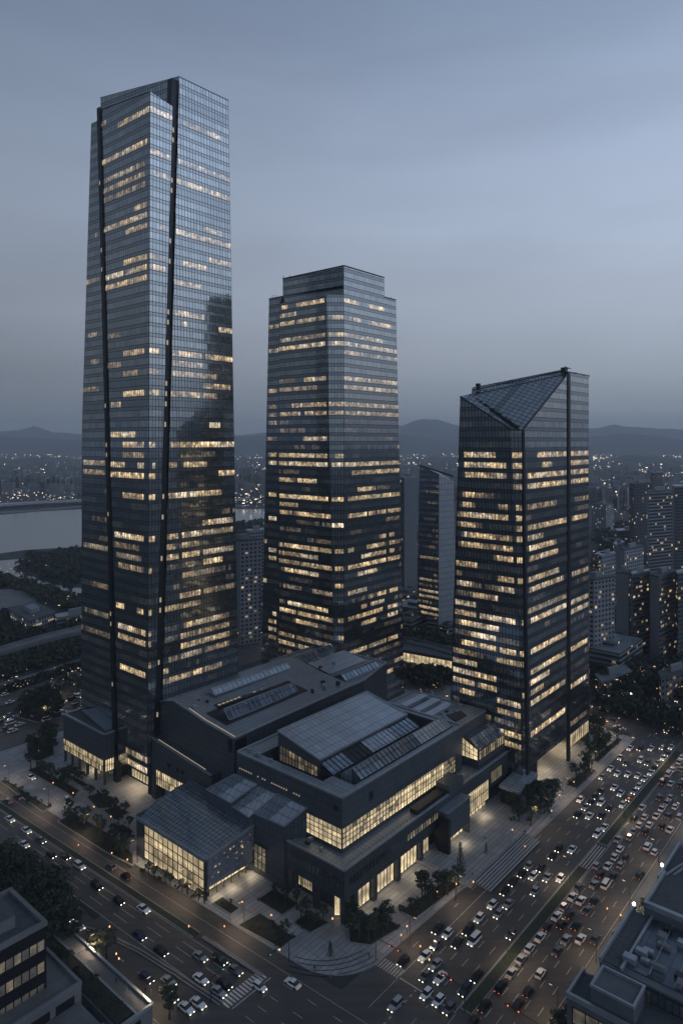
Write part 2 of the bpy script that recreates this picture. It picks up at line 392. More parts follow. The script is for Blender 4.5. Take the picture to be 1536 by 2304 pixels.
def Lline(mb, a0, b0, b1, L=6.5, gap=6.0, w=.18):
    dash_line(mb, (la(a0, b0), b0), (la(a0, b1), b1), L, gap, w, .052)
for a0 in (114.0, 116.6, 119.0): Lline(mk, a0, 140, 330)
Lline(mk, 111.3, 138, 330, 1e6, 0); Lline(mk, 121.3, 138, 330, 1e6, 0, .16); Lline(mk, 128.2, 60, 330, 1e6, 0, .14); Lline(mk, 104.5, 138, 200, 3, 6)
for a0 in (103, 107, 112, 116, 120, 125): Lline(mk, a0, 60, 128, 3, 5)
solid(mk, (la(111.5, 131), 131), (la(124.5, 131), 131), .4, .052)
struct(mk.build('boulevard_lane_paint', M['paint2']))
mk = MB()
for bb in (336, 341, 346, 351, 356): dash_line(mk, (115, bb), (440, bb), 3.5, 6, .22)
for aa in (345, 350, 356): dash_line(mk, (aa, 110), (aa + 8, 320), 3.5, 6, .22)
struct(mk.build('cross_road_lane_paint', M['paint2']))

# ---- pavements and plaza
def arc(c, r, t0, t1, n=10): return [(c[0] + r * math.cos(math.radians(t0 + (t1 - t0) * i / n)), c[1] + r * math.sin(math.radians(t0 + (t1 - t0) * i / n))) for i in range(n + 1)]
left_edge = [(la(132.4, x), x) for x in range(318, 130, -12)]
corner = arc((la(132.4, 128) + 15.5, 128.5), 15.5, 180, 270, 12)
plaza_poly = left_edge + corner + [(188, 111.6), (192.5, 110.6), (229.5, 107.0), (266, 106.6), (336, 106.2), (342, 318)]
b = MB(); b.prism(plaza_poly, -.5, .16); o = struct(b.build('plaza_pavement', M['pave']))
b = MB()
def kerb_line(mb, pts, w=.35, z=.22):
    for p, q in zip(pts, pts[1:]):
        P = W3(p[0], p[1], z - .12); Q = W3(q[0], q[1], z - .12); mb.beam(P, Q, w, .24)
kerb_line(b, left_edge + corner + [(188, 111.6), (192.5, 110.6)]); kerb_line(b, [(229.5, 107.0), (266, 106.6), (336, 106.2)])
struct(b.build('plaza_kerb', M['kerb']))
b = MB()          # raised terrace in front of the podium and its flight of steps
b.box(190, 262, 109.5, 135, .1, 1.0); struct(b.build('terrace_paving', M['pave']))
st = MB()
for i in range(6): st.box(192.8 + .0, 227.8, 103.8 + i * .95, 109.5 + .01 * i, .05 if i == 0 else .05 + .15 * i, .16 + .14 * (i + 1) - .003)
struct(st.build('plaza_steps', M['step']))
st = MB()  # dark strips along the step edges, standing for the shade on the risers
for i in range(7): st.box(192.8, 227.8, 103.78 + i * .95 - .05, 103.78 + i * .95 + .20, .0, .16 + .14 * (min(i, 5) + 1) + .012 + (.16 if i == 6 else 0))
struct(st.build('riser_shade_strip', M['dark']))
for rr in (17.5, 19.2, 20.9, 22.6):
    st = MB(); ac = arc((151, 136), rr, 196, 262, 14)
    for p, q in zip(ac, ac[1:]): st.beam(W3(p[0], p[1], .12), W3(q[0], q[1], .12), .3, .14)
    struct(st.build('corner_step', M['clad2']))
for (a0, a1, b0, b1, dirn, nm) in ((160.5, 166.5, 117, 126.5, 'a', 'garden_steps'), (137, 147.5, 141, 144.5, 'a', 'garden_steps'), (139, 142.5, 136.5, 150, 'b', 'garden_steps')):
    st = MB(); n = 9
    for i in range(n):
        if dirn == 'a': w = (a1 - a0) / n; st.box(a0 + i * w, a0 + (i + 1) * w - .28, b0, b1, .12, .20 + .035 * i)
        else: w = (b1 - b0) / n; st.box(a0, a1, b0 + i * w, b0 + (i + 1) * w - .28, .12, .46 - .02 * i)
    struct(st.build(nm, M['step']))
def Lslab(name, a0, a1, b0, b1, z, mat, zb=0.0):
    b = MB(); b.prism(Lstrip(a0, a1, b0, b1), zb, z); return struct(b.build(name, mat))
Lslab('pavement', 80, 97.6, -40, 330, .15, M['pave2'], -.5)
b = MB(); b.prism([(140, 20), (340, 20), (340, 69.6), (148, 69.6), (140, 66)], -.5, .15); struct(b.build('pavement', M['pave2']))
b = MB(); b.prism([(373, -100), (600, -100), (600, 58), (420, 67), (373, 68)], -.5, .15); struct(b.build('pavement', M['pave2']))
# medians
med_g = MB(); med_g.box(148.5, 222.5, 85.5, 88.4, 0, .28); struct(med_g.build('median_strip', M['grass']))
med_g = MB(); med_g.box(240.5, 334, 85.5, 88.4, 0, .28); struct(med_g.build('median_strip', M['grass']))
b = MB()
for a0, a1 in ((148.5, 222.5), (240.5, 334)):
    for bb in (85.4, 88.5): b.box(a0 - .1, a1 + .1, bb - .12, bb + .12, 0, .30)
    b.box(a0 - .2, a0 + .05, 85.3, 88.6, 0, .31)
struct(b.build('median_kerb', M['kerb']))
Lslab('median_strip', 121.8, 124.0, 158, 318, .24, M['grass'])
Lslab('median_strip', 109.2, 111.0, 186, 318, .24, M['grass'])
b = MB()
def lk(a0, b0, b1, w=.3, z=.3):
    pts = [(la(a0, b0 + (b1 - b0) * i / 8), b0 + (b1 - b0) * i / 8) for i in range(9)]; kerb_line(b, pts, w, z)
lk(123.2, 133, 156, .55, .5); lk(123.9, 133, 156, .3, .4); lk(121.7, 158, 318); lk(124.1, 158, 318)
pts = [(la(111.2, 134), 134), (la(110.6, 150), 150), (la(109.6, 165), 165), (la(108.0, 176), 176), (la(105.8, 184), 184), (la(103.5, 189), 189)]
kerb_line(b, pts, .4, .45); kerb_line(b, [(x - .9, y) for x, y in pts], .3, .4)
lk(109.1, 190, 318); lk(111.1, 190, 318); lk(97.6, -20, 318)
struct(b.build('road_kerb', M['kerb']))

# ---- river, inlet, far banks
Gp = lambda pts, z=0: [gxy(px, py, z) for px, py in pts]
sheet('river_water', Gp([(-700, 1262), (-200, 1252), (0, 1246), (60, 1238), (180, 1231), (300, 1222), (560, 1187), (700, 1168), (860, 1152), (700, 1142), (560, 1146), (300, 1146), (180, 1146), (90, 1151), (0, 1159), (-300, 1168), (-700, 1180)]), .35, M['water'], ab=False).name
sheet('inlet_water', Gp([(-500, 1275), (0, 1262), (40, 1259), (75, 1257), (32, 1276), (30, 1283), (100, 1303), (182, 1324), (330, 1368), (330, 1392), (182, 1344), (112, 1322), (60, 1306), (0, 1296), (-500, 1300)]), .35, M['water'], ab=False)
M['stone'] = plain('pale_concrete', (.17, .18, .195), .8, 0, .2, .1)
M['pale'] = plain('sunbleached_deck', (.50, .50, .51), .8, 0, .1, .05); M['conc'] = plain('road_concrete', (.16, .16, .165), .8, 0, .25, .1)
def gstrip(name, pxs, z, mat, thick=1.0, kind='structure'):
    """flat ribbon through pairs of photo pixels (near edge, far edge) measured at height z"""
    b = MB(); near = [gxy(x, y1, z) for x, y0, y1 in pxs]; far = [gxy(x, y0, z) for x, y0, y1 in pxs]
    for i in range(len(pxs) - 1):
        A, B, C, D = near[i], near[i + 1], far[i + 1], far[i]
        if B[0] < A[0]: A, B, C, D = B, A, D, C
        T_ = [(p[0], p[1], z) for p in (A, B, C, D)]; Bt = [(p[0], p[1], z - thick) for p in (A, B, C, D)]
        b.face(T_); b.face([Bt[0], Bt[1], T_[1], T_[0]]); b.face([Bt[2], Bt[3], T_[3], T_[2]]); b.face([Bt[1], Bt[2], T_[2], T_[1]]); b.face([Bt[3], Bt[0], T_[0], T_[3]])
    o = b.build(name, mat)
    if kind: o['kind'] = kind
    return o
gstrip('riverside_road', [(-300, 1168, 1172), (0, 1151, 1155), (60, 1148, 1151), (120, 1143, 1146), (182, 1138, 1141), (560, 1136, 1139)], 1.2, M['conc'])
gstrip('riverside_path', [(0, 1298, 1300), (60, 1309, 1312), (110, 1325, 1328), (182, 1347, 1351), (300, 1380, 1384)], .8, M['conc'])
gstrip('sports_ground', [(-200, 1330, 1372), (0, 1327, 1371), (40, 1325, 1362), (85, 1343, 1352)], .5, M['conc'])
# elevated expressways on the left and behind the towers
def viaduct(name, label, pxs, z, rail=1.1, lit=False, mat='conc'):
    r = thing(name, label, 'elevated road', (*gxy(pxs[len(pxs) // 2][0], pxs[len(pxs) // 2][2], z)[:2], 0))
    d = gstrip('road_deck', pxs, z, M[mat], 1.6, None); d.parent = r; d.location = (-r.location.x, -r.location.y, 0)
    for side, k in (('near', 2), ('far', 1)):
        rb = MB()
        for p, q in zip(pxs, pxs[1:]):
            A = gxy(p[0], p[k], z); B = gxy(q[0], q[k], z); rb.beam((A[0], A[1], z + rail / 2), (B[0], B[1], z + rail / 2), .4, rail + .3)
        rb.build('parapet', M['stone'], r)
    for p, q in zip(pxs, pxs[1:]):
        n = 4
        for i in range(n):
            t = (i + .5) / n; px = p[0] + (q[0] - p[0]) * t; py = (p[1] + p[2]) / 2 * (1 - t) + (q[1] + q[2]) / 2 * t
            x, y = gxy(px, py, z); pb = MB(); pb.tube([(x, y, 0), (x, y, z - 1.6)], [1.1, 1.1], 10); pb.build('pier', M['stone'], r)
    return r
viaduct('elevated_road', 'long pale elevated road with solid parapets left of the tallest tower', [(-120, 1492, 1505), (0, 1459, 1471), (60, 1441, 1453), (120, 1425, 1437), (185, 1409, 1422), (330, 1372, 1385)], 7)
gstrip('expressway_road', [(-100, 1560, 1585), (0, 1536, 1554), (90, 1511, 1524), (182, 1483, 1494), (330, 1440, 1452)], .3, M['conc'])
gstrip('expressway_road', [(-100, 1590, 1625), (0, 1566, 1590), (90, 1536, 1556), (182, 1504, 1522), (330, 1455, 1470)], .3, M['asphalt'])
gstrip('sound_wall_slope', [(-100, 1525, 1535), (0, 1490, 1500), (182, 1440, 1448)], .6, M['conc'])
viaduct('riverside_expressway', 'low expressway bridge along the far river bank', [(-300, 1148, 1152), (0, 1133, 1137), (90, 1128, 1131), (182, 1124, 1127), (560, 1122, 1125)], 8, mat='pale')

# ------------------------------------------------------------------ facade helper for towers
class Facade:
    """a facade between corner lines A (left) and B (right); rings = [(z,(aA,bA),(aB,bB))...]; panes counted from 'anchor'"""
    def __init__(s, root, mat, litmat, rings, fh, bw, sp, anchor='A', name='curtain_wall', ztopA=None, ztopB=None, lip=.06):
        s.root = root; s.mat = mat; s.lit_m = litmat; s.r = rings; s.fh = fh; s.bw = bw; s.sp = sp; s.anchor = anchor; s.lip = lip
        s.ztA = ztopA or rings[-1][0]; s.ztB = ztopB or rings[-1][0]; s.glow = {}
        s.build(name)
    def ends(s, z):
        r = s.r
        if z <= r[0][0]: i = 0
        elif z >= r[-1][0]: i = len(r) - 2
        else: i = max(k for k in range(len(r) - 1) if r[k][0] <= z)
        (z0, A0, B0), (z1, A1, B1) = r[i], r[i + 1]; t = (z - z0) / (z1 - z0)
        f = lambda P, Q: W2(P[0] + (Q[0] - P[0]) * t, P[1] + (Q[1] - P[1]) * t)
        return Vector(f(A0, A1)), Vector(f(B0, B1))
    def width(s, z): A, B = s.ends(z); return (B - A).length
    def pt(s, u, z, out=0.0):
        A, B = s.ends(z); d = (B - A).normalized(); n = Vector((d.y, -d.x))
        p = (A + d * u) if s.anchor == 'A' else (B - d * u)
        return (p.x + n.x * out, p.y + n.y * out, z)
    def ztop(s, u, w):
        t = u / w if s.anchor == 'A' else 1 - u / w; return s.ztA + (s.ztB - s.ztA) * t
    def build(s, name):
        b = MB(); z0 = s.r[0][0]; zt = max(s.ztA, s.ztB); zs = [z0]; k = math.floor(z0 / s.fh) + 1
        while k * s.fh < zt: zs.append(k * s.fh); k += 1
        zs.append(zt); sloped = abs(s.ztA - s.ztB) > .1
        for za, zb in zip(zs, zs[1:]):
            wa, wb = s.width(za), s.width(zb)
            if not sloped or zb <= min(s.ztA, s.ztB):
                b.face([s.pt(0, za), s.pt(wa, za), s.pt(wb, zb), s.pt(0, zb)] if s.anchor == 'A' else [s.pt(wa, za), s.pt(0, za), s.pt(0, zb), s.pt(wb, zb)],
                       [(0, za), (wa, za), (wb, zb), (0, zb)] if s.anchor == 'A' else [(wa, za), (0, za), (0, zb), (wb, zb)])
            else:       # clip this storey under the sloping top edge
                poly = [(0, za), (wa, za), (wb, zb), (0, zb)]; out = []
                fn = lambda q: s.ztop(q[0], max(s.width(q[1]), .1)) - q[1]
                for i in range(4):
                    p, q = poly[i], poly[(i + 1) % 4]; fp, fq = fn(p), fn(q)
                    if fp >= 0: out.append(p)
                    if (fp > 0) != (fq > 0) and abs(fp - fq) > 1e-6:
                        t = fp / (fp - fq); out.append((p[0] + (q[0] - p[0]) * t, p[1] + (q[1] - p[1]) * t))
                if len(out) >= 3:
                    if s.anchor == 'B': out = out[::-1]
                    b.face([s.pt(u, z) for u, z in out], out)
        s.obj = b.build(name, s.mat, s.root)
    def light_line(s, x0, y0, x1, y1, g):
        """light the panes seen along the photo line (x0,y0)-(x1,y1)"""
        best = None; xm = (x0 + x1) / 2; ym = (y0 + y1) / 2; zlo, zhi = s.r[0][0], max(s.ztA, s.ztB)
        if x1 < x0 + .5: return
        # face x range at the level of the line
        for k in range(int(zlo / s.fh), int(zhi / s.fh) + 1):
            z = (k + s.sp + (1 - s.sp) / 2) * s.fh
            if z > zhi or z < zlo: continue
            w = s.width(z); n = int(w / s.bw) + 1
            for j in range(n):
                u = (j + .5) * s.bw
                if u > w: continue
                px, py = proj(s.pt(u, z))
                if px < x0 or px > x1: continue
                ty = y0 + (y1 - y0) * (px - x0) / (x1 - x0)
                e = abs(py - ty)
                best = (e, k) if best is None or e < best[0] else best
                s.tmp.setdefault(k, []).append((e, j))
        if not s.tmp: return
        k = min(s.tmp, key=lambda q: sum(e for e, j in s.tmp[q]) / len(s.tmp[q]) + (0 if len(s.tmp[q]) else 99))
        if sum(e for e, j in s.tmp[k]) / len(s.tmp[k]) < 16:
            for e, j in s.tmp[k]: s.glow[(k, j)] = max(g, s.glow.get((k, j), 0))
    def lights(s, lines):
        for (x0, y0, x1, y1, g) in lines: s.tmp = {}; s.light_line(x0, y0, x1, y1, g)
    def scatter(s, seed, p_row, zlo, zhi, g0, g1):
        r = random.Random(seed)
        for k in range(int(zlo / s.fh) + 1, int(min(zhi, s.ztA, s.ztB) / s.fh)):
            if r.random() > p_row: continue
            w = s.width(k * s.fh); n = int(w / s.bw); j = r.randrange(0, max(1, n)); L = r.choice((4, 6, 8, 12, 16))
            g = r.uniform(g0, g1)
            for q in range(j, min(n, j + L)): s.glow.setdefault((k, q), g * (r.random() < .85))
    def emit(s, seed=0, name='window_row'):
        """one child per lit storey of this face"""
        r = random.Random(seed); rows = {}
        for (k, j), g in s.glow.items():
            if g > 0: rows.setdefault(k, []).append((j, g))
        for k, cells in sorted(rows.items()):
            z0 = (k + s.sp + .045) * s.fh; z1 = (k + .97) * s.fh; run_ = None; last = -9
            for j, g in sorted(cells):
                if j != last + 1 or run_ is None: run_ = MB(); s.root_rows.append((s, run_))
                last = j
                w = min(s.width(z0), s.width(z1)); u0 = j * s.bw + s.bw * .13; u1 = min((j + 1) * s.bw - .03, w)
                if u1 - u0 < .3 or z1 > s.ztop((u0 + u1) / 2, w): last = -9; continue
                q = [(u0, z0), (u1, z0), (u1, z1), (u0, z1)]
                if s.anchor == 'B': q = [(u1, z0), (u0, z0), (u0, z1), (u1, z1)]
                run_.face([s.pt(u, z, s.lip) for u, z in q], q, at=g * r.uniform(.8, 1.15) * (.80 if z0 > 150 else 1.0))
def emit_rows(root, faces, seed):
    """each lit run of windows is a child; past the hundred widest the rest go into one part"""
    rows = []
    for f_ in faces: f_.root_rows = rows; f_.emit(seed)
    rows = sorted([q for q in rows if q[1].f], key=lambda q: -len(q[1].f))
    for f_, b in rows[:99]: b.build('window_row', f_.lit_m, root)
    rest = MB()
    for f_, b in rows[99:]:
        for i, fc in enumerate(b.f): rest.face([b.v[v] for v in fc], b.uv[i * 4:i * 4 + 4], at=b.at[i * 4])
    if rest.f: o = rest.build('window_row', faces[0].lit_m, root); o['kind'] = 'stuff'
def zoomlines(ox, oy, k, rows): return [(x0 / k + ox, y0 / k + oy, x1 / k + ox, y1 / k + oy, g) for x0, y0, x1, y1, g in rows]
def quad_wall(root, name, mat, pts):
    b = MB(); b.face([W3(*p) for p in pts]); return b.build(name, mat, root)
# ================================================================== TOWER 1 (tallest, left)
t1 = thing('office_tower', 'tallest glass office tower, on the left, with a corner wedge between two black vertical slots', 'tower', W3(180, 260, 0), 'glass office towers')
Z1 = [(165, 286, 0)]
w_left = Facade(t1, M['t1'], M['l1'], [(9, (155.5, 252.6), (155.5, 232.2)), (140, (156.0, 260.2), (156.0, 232.1)), (278, (156.5, 267.6), (156.5, 232.0))], 4.1, 1.5, .36, 'B', 'wedge_facade', 280, 276)
w_right = Facade(t1, M['t1'], M['l1'], [(9, (155.5, 232.2), (158.0, 232.2)), (140, (156.0, 232.1), (162.6, 232.1)), (278, (156.5, 232.0), (167.2, 232.0))], 4.1, 1.5, .36, 'A', 'wedge_facade', 276, 274)
m_right = Facade(t1, M['t1'], M['l1'], [(0, (161.2, 232.2), (202.4, 232.0)), (287, (170.4, 232.0), (195.9, 232.0))], 4.1, 1.5, .36, 'B', 'curtain_wall')
m_left = Facade(t1, M['t1'], M['l1'], [(0, (159.0, 288.5), (159.0, 254.5)), (145, (162.6, 294.4), (162.4, 262)), (285, (166.4, 293.0), (167.5, 269))], 4.1, 1.5, .36, 'A', 'curtain_wall')
crown = Facade(t1, M['t1'], M['l1'], [(262, (163.2, 279.5), (170.3, 232.1)), (291, (163.2, 279.5), (170.3, 232.1))], 4.1, 1.5, .2, 'B', 'parapet_screen', 291, 287)
b = MB()    # back walls, roofs and the sides that face away
def q3(mb, *P): mb.face([W3(*p) for p in P])
q3(b, (202.4, 232, 0), (202, 288, 0), (196, 290, 287), (195.9, 232, 287)); q3(b, (202, 288, 0), (159, 288.5, 0), (166.4, 293, 285), (196, 290, 287))
b.build('rear_wall', M['t1'], t1)
b = MB()
q3(b, (170.3, 232.6, 279), (195.8, 232.6, 279), (195.8, 289, 279), (166.4, 292, 279)); b.build('roof', M['gravel'], t1)
b = MB(); q3(b, (156.5, 232.1, 275.2), (167.2, 232.1, 273.5), (169.8, 236, 275), (164.5, 268, 279), (156.6, 267.5, 279.2)); b.build('wedge_roof', M['roofl'], t1)
b = MB()    # coping lines
b.beam(W3(163.0, 279.5, 291.2), W3(170.2, 231.9, 287.2), .3, .3); b.beam(W3(170.2, 231.9, 287.2), W3(196.0, 231.9, 287.2), .3, .3); b.beam(W3(156.4, 232, 276.1), W3(156.4, 267.7, 280.1), .4, .4)
b.build('coping', M['coping'], t1)
def slot(root, pts, w, dep, lights_every=4.1, seed=1):
    """recessed black vertical slot: pts = [(a,b,z)...] centre line; w = width along the facade, dep = depth box"""
    b = MB(); 
    for (a0, b0, z0, w0, d0), (a1, b1, z1, w1, d1) in zip(pts, pts[1:]):
        A = [(a0, b0), (a0 + w0, b0), (a0 + w0, b0 + d0), (a0, b0 + d0)]; B = [(a1, b1), (a1 + w1, b1), (a1 + w1, b1 + d1), (a1, b1 + d1)]
        lo = [W3(p[0], p[1], z0) for p in A]; hi = [W3(p[0], p[1], z1) for p in B]
        for i in range(4):
            j = (i + 1) % 4; b.face([lo[i], lo[j], hi[j], hi[i]])
        b.face(hi)
    return b.build('reveal', M['dark'], root)
slot(t1, [(158.2, 232.9, 0, 2.8, 3, ), (167.4, 232.9, 286, 2.8, 3)], 0, 0)
slot(t1, [(154.9, 252.8, 0, 2.0, 2.6), (155.5, 260.4, 140, 2.0, 2.4), (155.9, 267.8, 281, 1.8, 2.3)], 0, 0)
# lights on the landings inside the slots
r = random.Random(5)
for k in range(4, 68):
    if r.random() < .22:
        z = k * 4.1 + 1.8; t = z / 286; b = MB(); a = 158.0 + 9.2 * t + 1.1
        P = [W3(a, 232.86, z), W3(a + .8, 232.86, z), W3(a + .8, 232.86, z + 1.9), W3(a, 232.86, z + 1.9)]; b.face(P, at=.6); b.build('landing_window', M['l4'], t1)
    if r.random() < .15:
        z = k * 4.1 + 1.8; t = z / 282; b = MB(); bb = 252.8 + 15 * t + 1.2; a = 154.86 + 1.0 * t
        P = [W3(a, bb + .7, z), W3(a, bb, z), W3(a, bb, z + 1.7), W3(a, bb + .7, z + 1.7)]; b.face(P, at=.5); b.build('landing_window', M['l4'], t1)
zl = zoomlines
A_ = (160, 150, 3.84); B_ = (170, 740, 4.042); C_ = (170, 1150, 4.042)
w_left.lights(zl(*A_, [(410,445,675,365,.75),(250,515,300,500,.4),(275,825,655,735,.75),(290,955,640,875,.45),(265,1035,640,945,.5),(270,1135,650,1045,.3),(545,1240,660,1210,.7),(270,1385,650,1315,.6),(480,1420,655,1380,.7),(455,1710,655,1680,.85),(285,1820,450,1790,.85),(480,1800,650,1775,.5),(300,1920,655,1870,.75)]))
w_left.lights(zl(*B_, [(280,40,425,30,.3),(430,190,625,175,.7),(290,300,425,290,.45),(430,425,570,420,.5),(430,550,635,535,.95),(325,655,415,650,.5),(325,930,545,925,.9),(430,1030,630,1025,.5),(430,1125,630,1120,.45),(320,1215,445,1215,.75),(570,1220,625,1220,.6),(330,1305,620,1310,.9),(440,1500,625,1510,.7)]))
w_left.lights(zl(*C_, [(350,190,630,215,1.0),(360,285,590,305,.3),(370,385,600,410,.3),(400,485,630,505,.35),(380,855,445,865,1.0),(560,890,630,900,.7),(395,1050,630,1085,.65),(395,1145,630,1175,.6),(400,1385,630,1425,1.0)]))
w_left.lights([(284, 1685, 332, 1700, .5), (284, 1722, 332, 1733, .95), (284, 1744, 332, 1752, .9)])
w_right.lights(zl(*A_, [(690,345,880,430,1.0),(685,715,860,785,.9),(705,920,840,965,.7),(770,1405,830,1425,.6),(665,1660,810,1710,.4),(660,1765,810,1795,.7)]))
w_right.lights(zl(*B_, [(675,170,765,185,.85),(645,425,750,430,.6),(645,540,750,545,.9),(645,1025,740,1030,.7),(645,1320,720,1320,.75),(645,1510,720,1505,.9),(690,1220,730,1220,.5)]))
w_right.lights(zl(*C_, [(645,215,720,215,.85),(645,500,700,505,.85),(650,895,700,895,.85),(655,1090,690,1090,.5),(655,1180,690,1180,.4),(645,1410,680,1410,.7)]))
m_right.lights(zl(*A_, [(960,490,1200,565,.5),(1200,560,1290,600,.95),(905,800,1365,945,.6),(905,985,1365,1160,.9),(870,1420,1385,1575,.75),(960,1720,1170,1780,.9),(1200,1710,1385,1760,.6),(850,1810,1130,1870,.6),(870,1895,1120,1950,.5),(850,2120,1160,2170,.85),(960,2200,1010,2215,.8),(1270,2260,1400,2290,.65),(1130,1430,1300,1475,.5)]))
m_right.lights(zl(*B_, [(840,170,1165,215,.9),(1170,230,1425,265,.75),(840,310,1145,340,.7),(1165,410,1290,425,.65),(820,440,1145,460,.55),(1165,490,1410,515,.65),(840,545,1145,570,.9),(1170,575,1290,585,.5),(1210,845,1325,850,.95),(820,1030,960,1030,.6),(960,1025,1435,1020,.9),(1150,1120,1280,1115,.3),(825,1220,935,1215,.55),(970,1215,1190,1205,.7),(1300,1285,1440,1280,.75),(820,1500,1320,1465,1.0)]))
m_right.lights(zl(*C_, [(770,215,950,200,.6),(960,185,1145,165,1.0),(1150,150,1440,120,.95),(780,305,900,295,.45),(960,280,1140,260,.4),(1150,240,1440,205,.4),(785,400,935,380,.6),(965,370,1145,350,.85),(1150,335,1440,300,.65),(970,470,1090,450,.6),(1155,430,1330,400,1.0),(970,570,1300,520,.3),(880,680,940,660,.4),(950,740,1150,710,1.0),(1170,760,1440,720,.35),(770,890,1120,820,.35),(970,1000,1390,920,.45),(970,1120,1390,1030,.35),(955,1210,1140,1170,.65),(1150,1165,1390,1095,.65),(840,1340,940,1310,.45),(960,1295,1150,1250,.5),(1170,1240,1390,1180,.5),(775,1425,850,1405,.8),(760,1570,1050,1490,.45),(1065,1455,1150,1435,.95),(1170,1410,1340,1370,.35)]))
m_left.lights(zl(*A_, [(120,1930,240,1850,.4),(200,1450,230,1430,.3)])); m_left.lights(zl(*B_, [(120,95,190,80,.3),(140,345,220,335,.3),(60,590,215,560,.25),(80,1200,265,1220,.4),(80,1300,265,1310,.3)]))
m_left.lights(zl(*C_, [(80,320,300,370,.35),(150,620,300,650,.2),(80,920,300,990,.15),(60,1100,310,1170,.15)]))
m_left.scatter(3, .35, 10, 120, .05, .16); m_right.scatter(4, .5, 20, 120, .05, .15)
emit_rows(t1, (w_left, w_right, m_right, m_left), 3)

# ================================================================== TOWER 2 (middle)
t2 = thing('office_tower', 'middle glass office tower with a stepped crown and one narrow chamfered corner', 'tower', W3(285, 250, 0), 'glass office towers')
f2 = dict(fh=4.3, bw=1.5, sp=.40)
ZS2 = 216.0
t2_right = Facade(t2, M['t2'], M['l2'], [(0, (261.6, 222), (313, 222)), (ZS2, (261.3, 222), (305, 222))], 4.3, 1.5, .40, 'A', 'curtain_wall')
t2_facet = Facade(t2, M['t2'], M['l2'], [(0, (258.6, 225.4), (261.6, 222)), (ZS2 - 4, (255.8, 228.4), (261.3, 222))], 4.3, 1.5, .40, 'B', 'chamfer_facade')
t2_left = Facade(t2, M['t2'], M['l2'], [(0, (258.6, 265.2), (258.6, 225.4)), (ZS2 - 4, (255.8, 261.7), (255.8, 228.4))], 4.3, 1.5, .40, 'B', 'curtain_wall')
t2_strip = Facade(t2, M['t2'], M['l2'], [(0, (261.2, 282), (261.2, 265.2)), (ZS2, (258.4, 272.4), (258.4, 261.7))], 4.3, 1.5, .40, 'B', 'side_facade')
t2_cr = Facade(t2, M['t2'], M['l2'], [(ZS2, (261.3, 222), (294.8, 222)), (226.3, (261.3, 222), (294.4, 222))], 4.3, 1.5, .30, 'A', 'crown_screen')
t2_cl = Facade(t2, M['t2'], M['l2'], [(ZS2 - 4, (258.5, 262), (261.3, 222)), (226.3, (258.5, 262), (261.3, 222))], 4.3, 1.5, .30, 'B', 'crown_screen', 225.3, 226.3)
b = MB(); q3(b, (258.6, 265.2, 0), (261.2, 265.2, 0), (258.4, 261.7, ZS2), (255.8, 261.7, ZS2 - 4)); q3(b, (255.8, 228.4, ZS2 - 4), (261.3, 222, ZS2 - 4), (259.5, 250, ZS2 - 4), (258.5, 261.9, ZS2 - 4), (255.8, 261.7, ZS2 - 4)); b.build('ledge', M['dark'], t2)
b = MB(); q3(b, (313, 222, 0), (313, 282, 0), (305, 272, ZS2), (305, 222, ZS2)); q3(b, (313, 282, 0), (261.2, 282, 0), (258.4, 272.4, ZS2), (305, 272, ZS2))
q3(b, (294.6, 222, ZS2), (294.6, 262, ZS2), (294.4, 262, 226.3), (294.4, 222, 226.3)); q3(b, (294.6, 262, ZS2), (258.5, 262, ZS2), (258.5, 262, 225.3), (294.4, 262, 226.3)); b.build('rear_wall', M['t2'], t2)
b = MB(); q3(b, (258.4, 222, ZS2), (305, 222, ZS2), (305, 272, ZS2), (258.4, 272.4, ZS2)); b.build('roof', M['gravel'], t2)
b = MB(); q3(b, (261.3, 222.1, 224), (294.4, 222.1, 224), (294.4, 262, 224), (258.6, 262, 224)); b.build('crown_roof', M['gravel'], t2)
b = MB(); b.beam(W3(258.4, 262, 225.5), W3(261.2, 221.9, 226.5), .45); b.beam(W3(261.2, 221.9, 226.5), W3(294.5, 221.9, 226.5), .45); b.beam(W3(294.8, 221.9, ZS2 + .2), W3(305.1, 221.9, ZS2 + .2), .4); b.beam(W3(258.3, 262, ZS2 + .2), W3(258.3, 272.4, ZS2 + .2), .4); b.build('coping', M['frame'], t2)
for a, bb, z, h in ((258.6, 261.8, 225.4, 2.0), (260, 271.5, ZS2, 2.6), (259, 268, ZS2, 1.8), (259.5, 258, 225.6, 1.4), (301, 222.6, ZS2, 1.3)):
    b = MB(); b.tube([W3(a, bb, z), W3(a, bb, z + h)], [.14, .08], 6); b.beam(W3(a, bb, z + h * .8), W3(a + 1.6, bb + .6, z + h * .85), .14); b.build('antenna', M['frame'], t2)
D_ = (560, 570, 4.042); E_ = (570, 1100, 4.267)
t2_strip.lights(zl(*D_, [(180,690,265,690,.6),(180,865,265,865,.5),(180,1230,255,1225,.9),(180,1380,250,1385,.5),(180,1460,250,1465,.6),(180,1540,250,1540,.6),(180,1830,250,1840,.7),(180,1915,250,1920,.8),(180,2220,250,2230,.9),(160,1680,250,1690,.3)]) + zl(*E_, [(150,250,222,255,.7),(150,600,222,605,.7),(145,680,228,682,.9),(180,1170,230,1172,.8),(150,1260,230,1262,.9),(150,1335,230,1340,.6),(150,1430,230,1440,.4),(85,905,130,905,1),(95,500,130,500,.6)]))
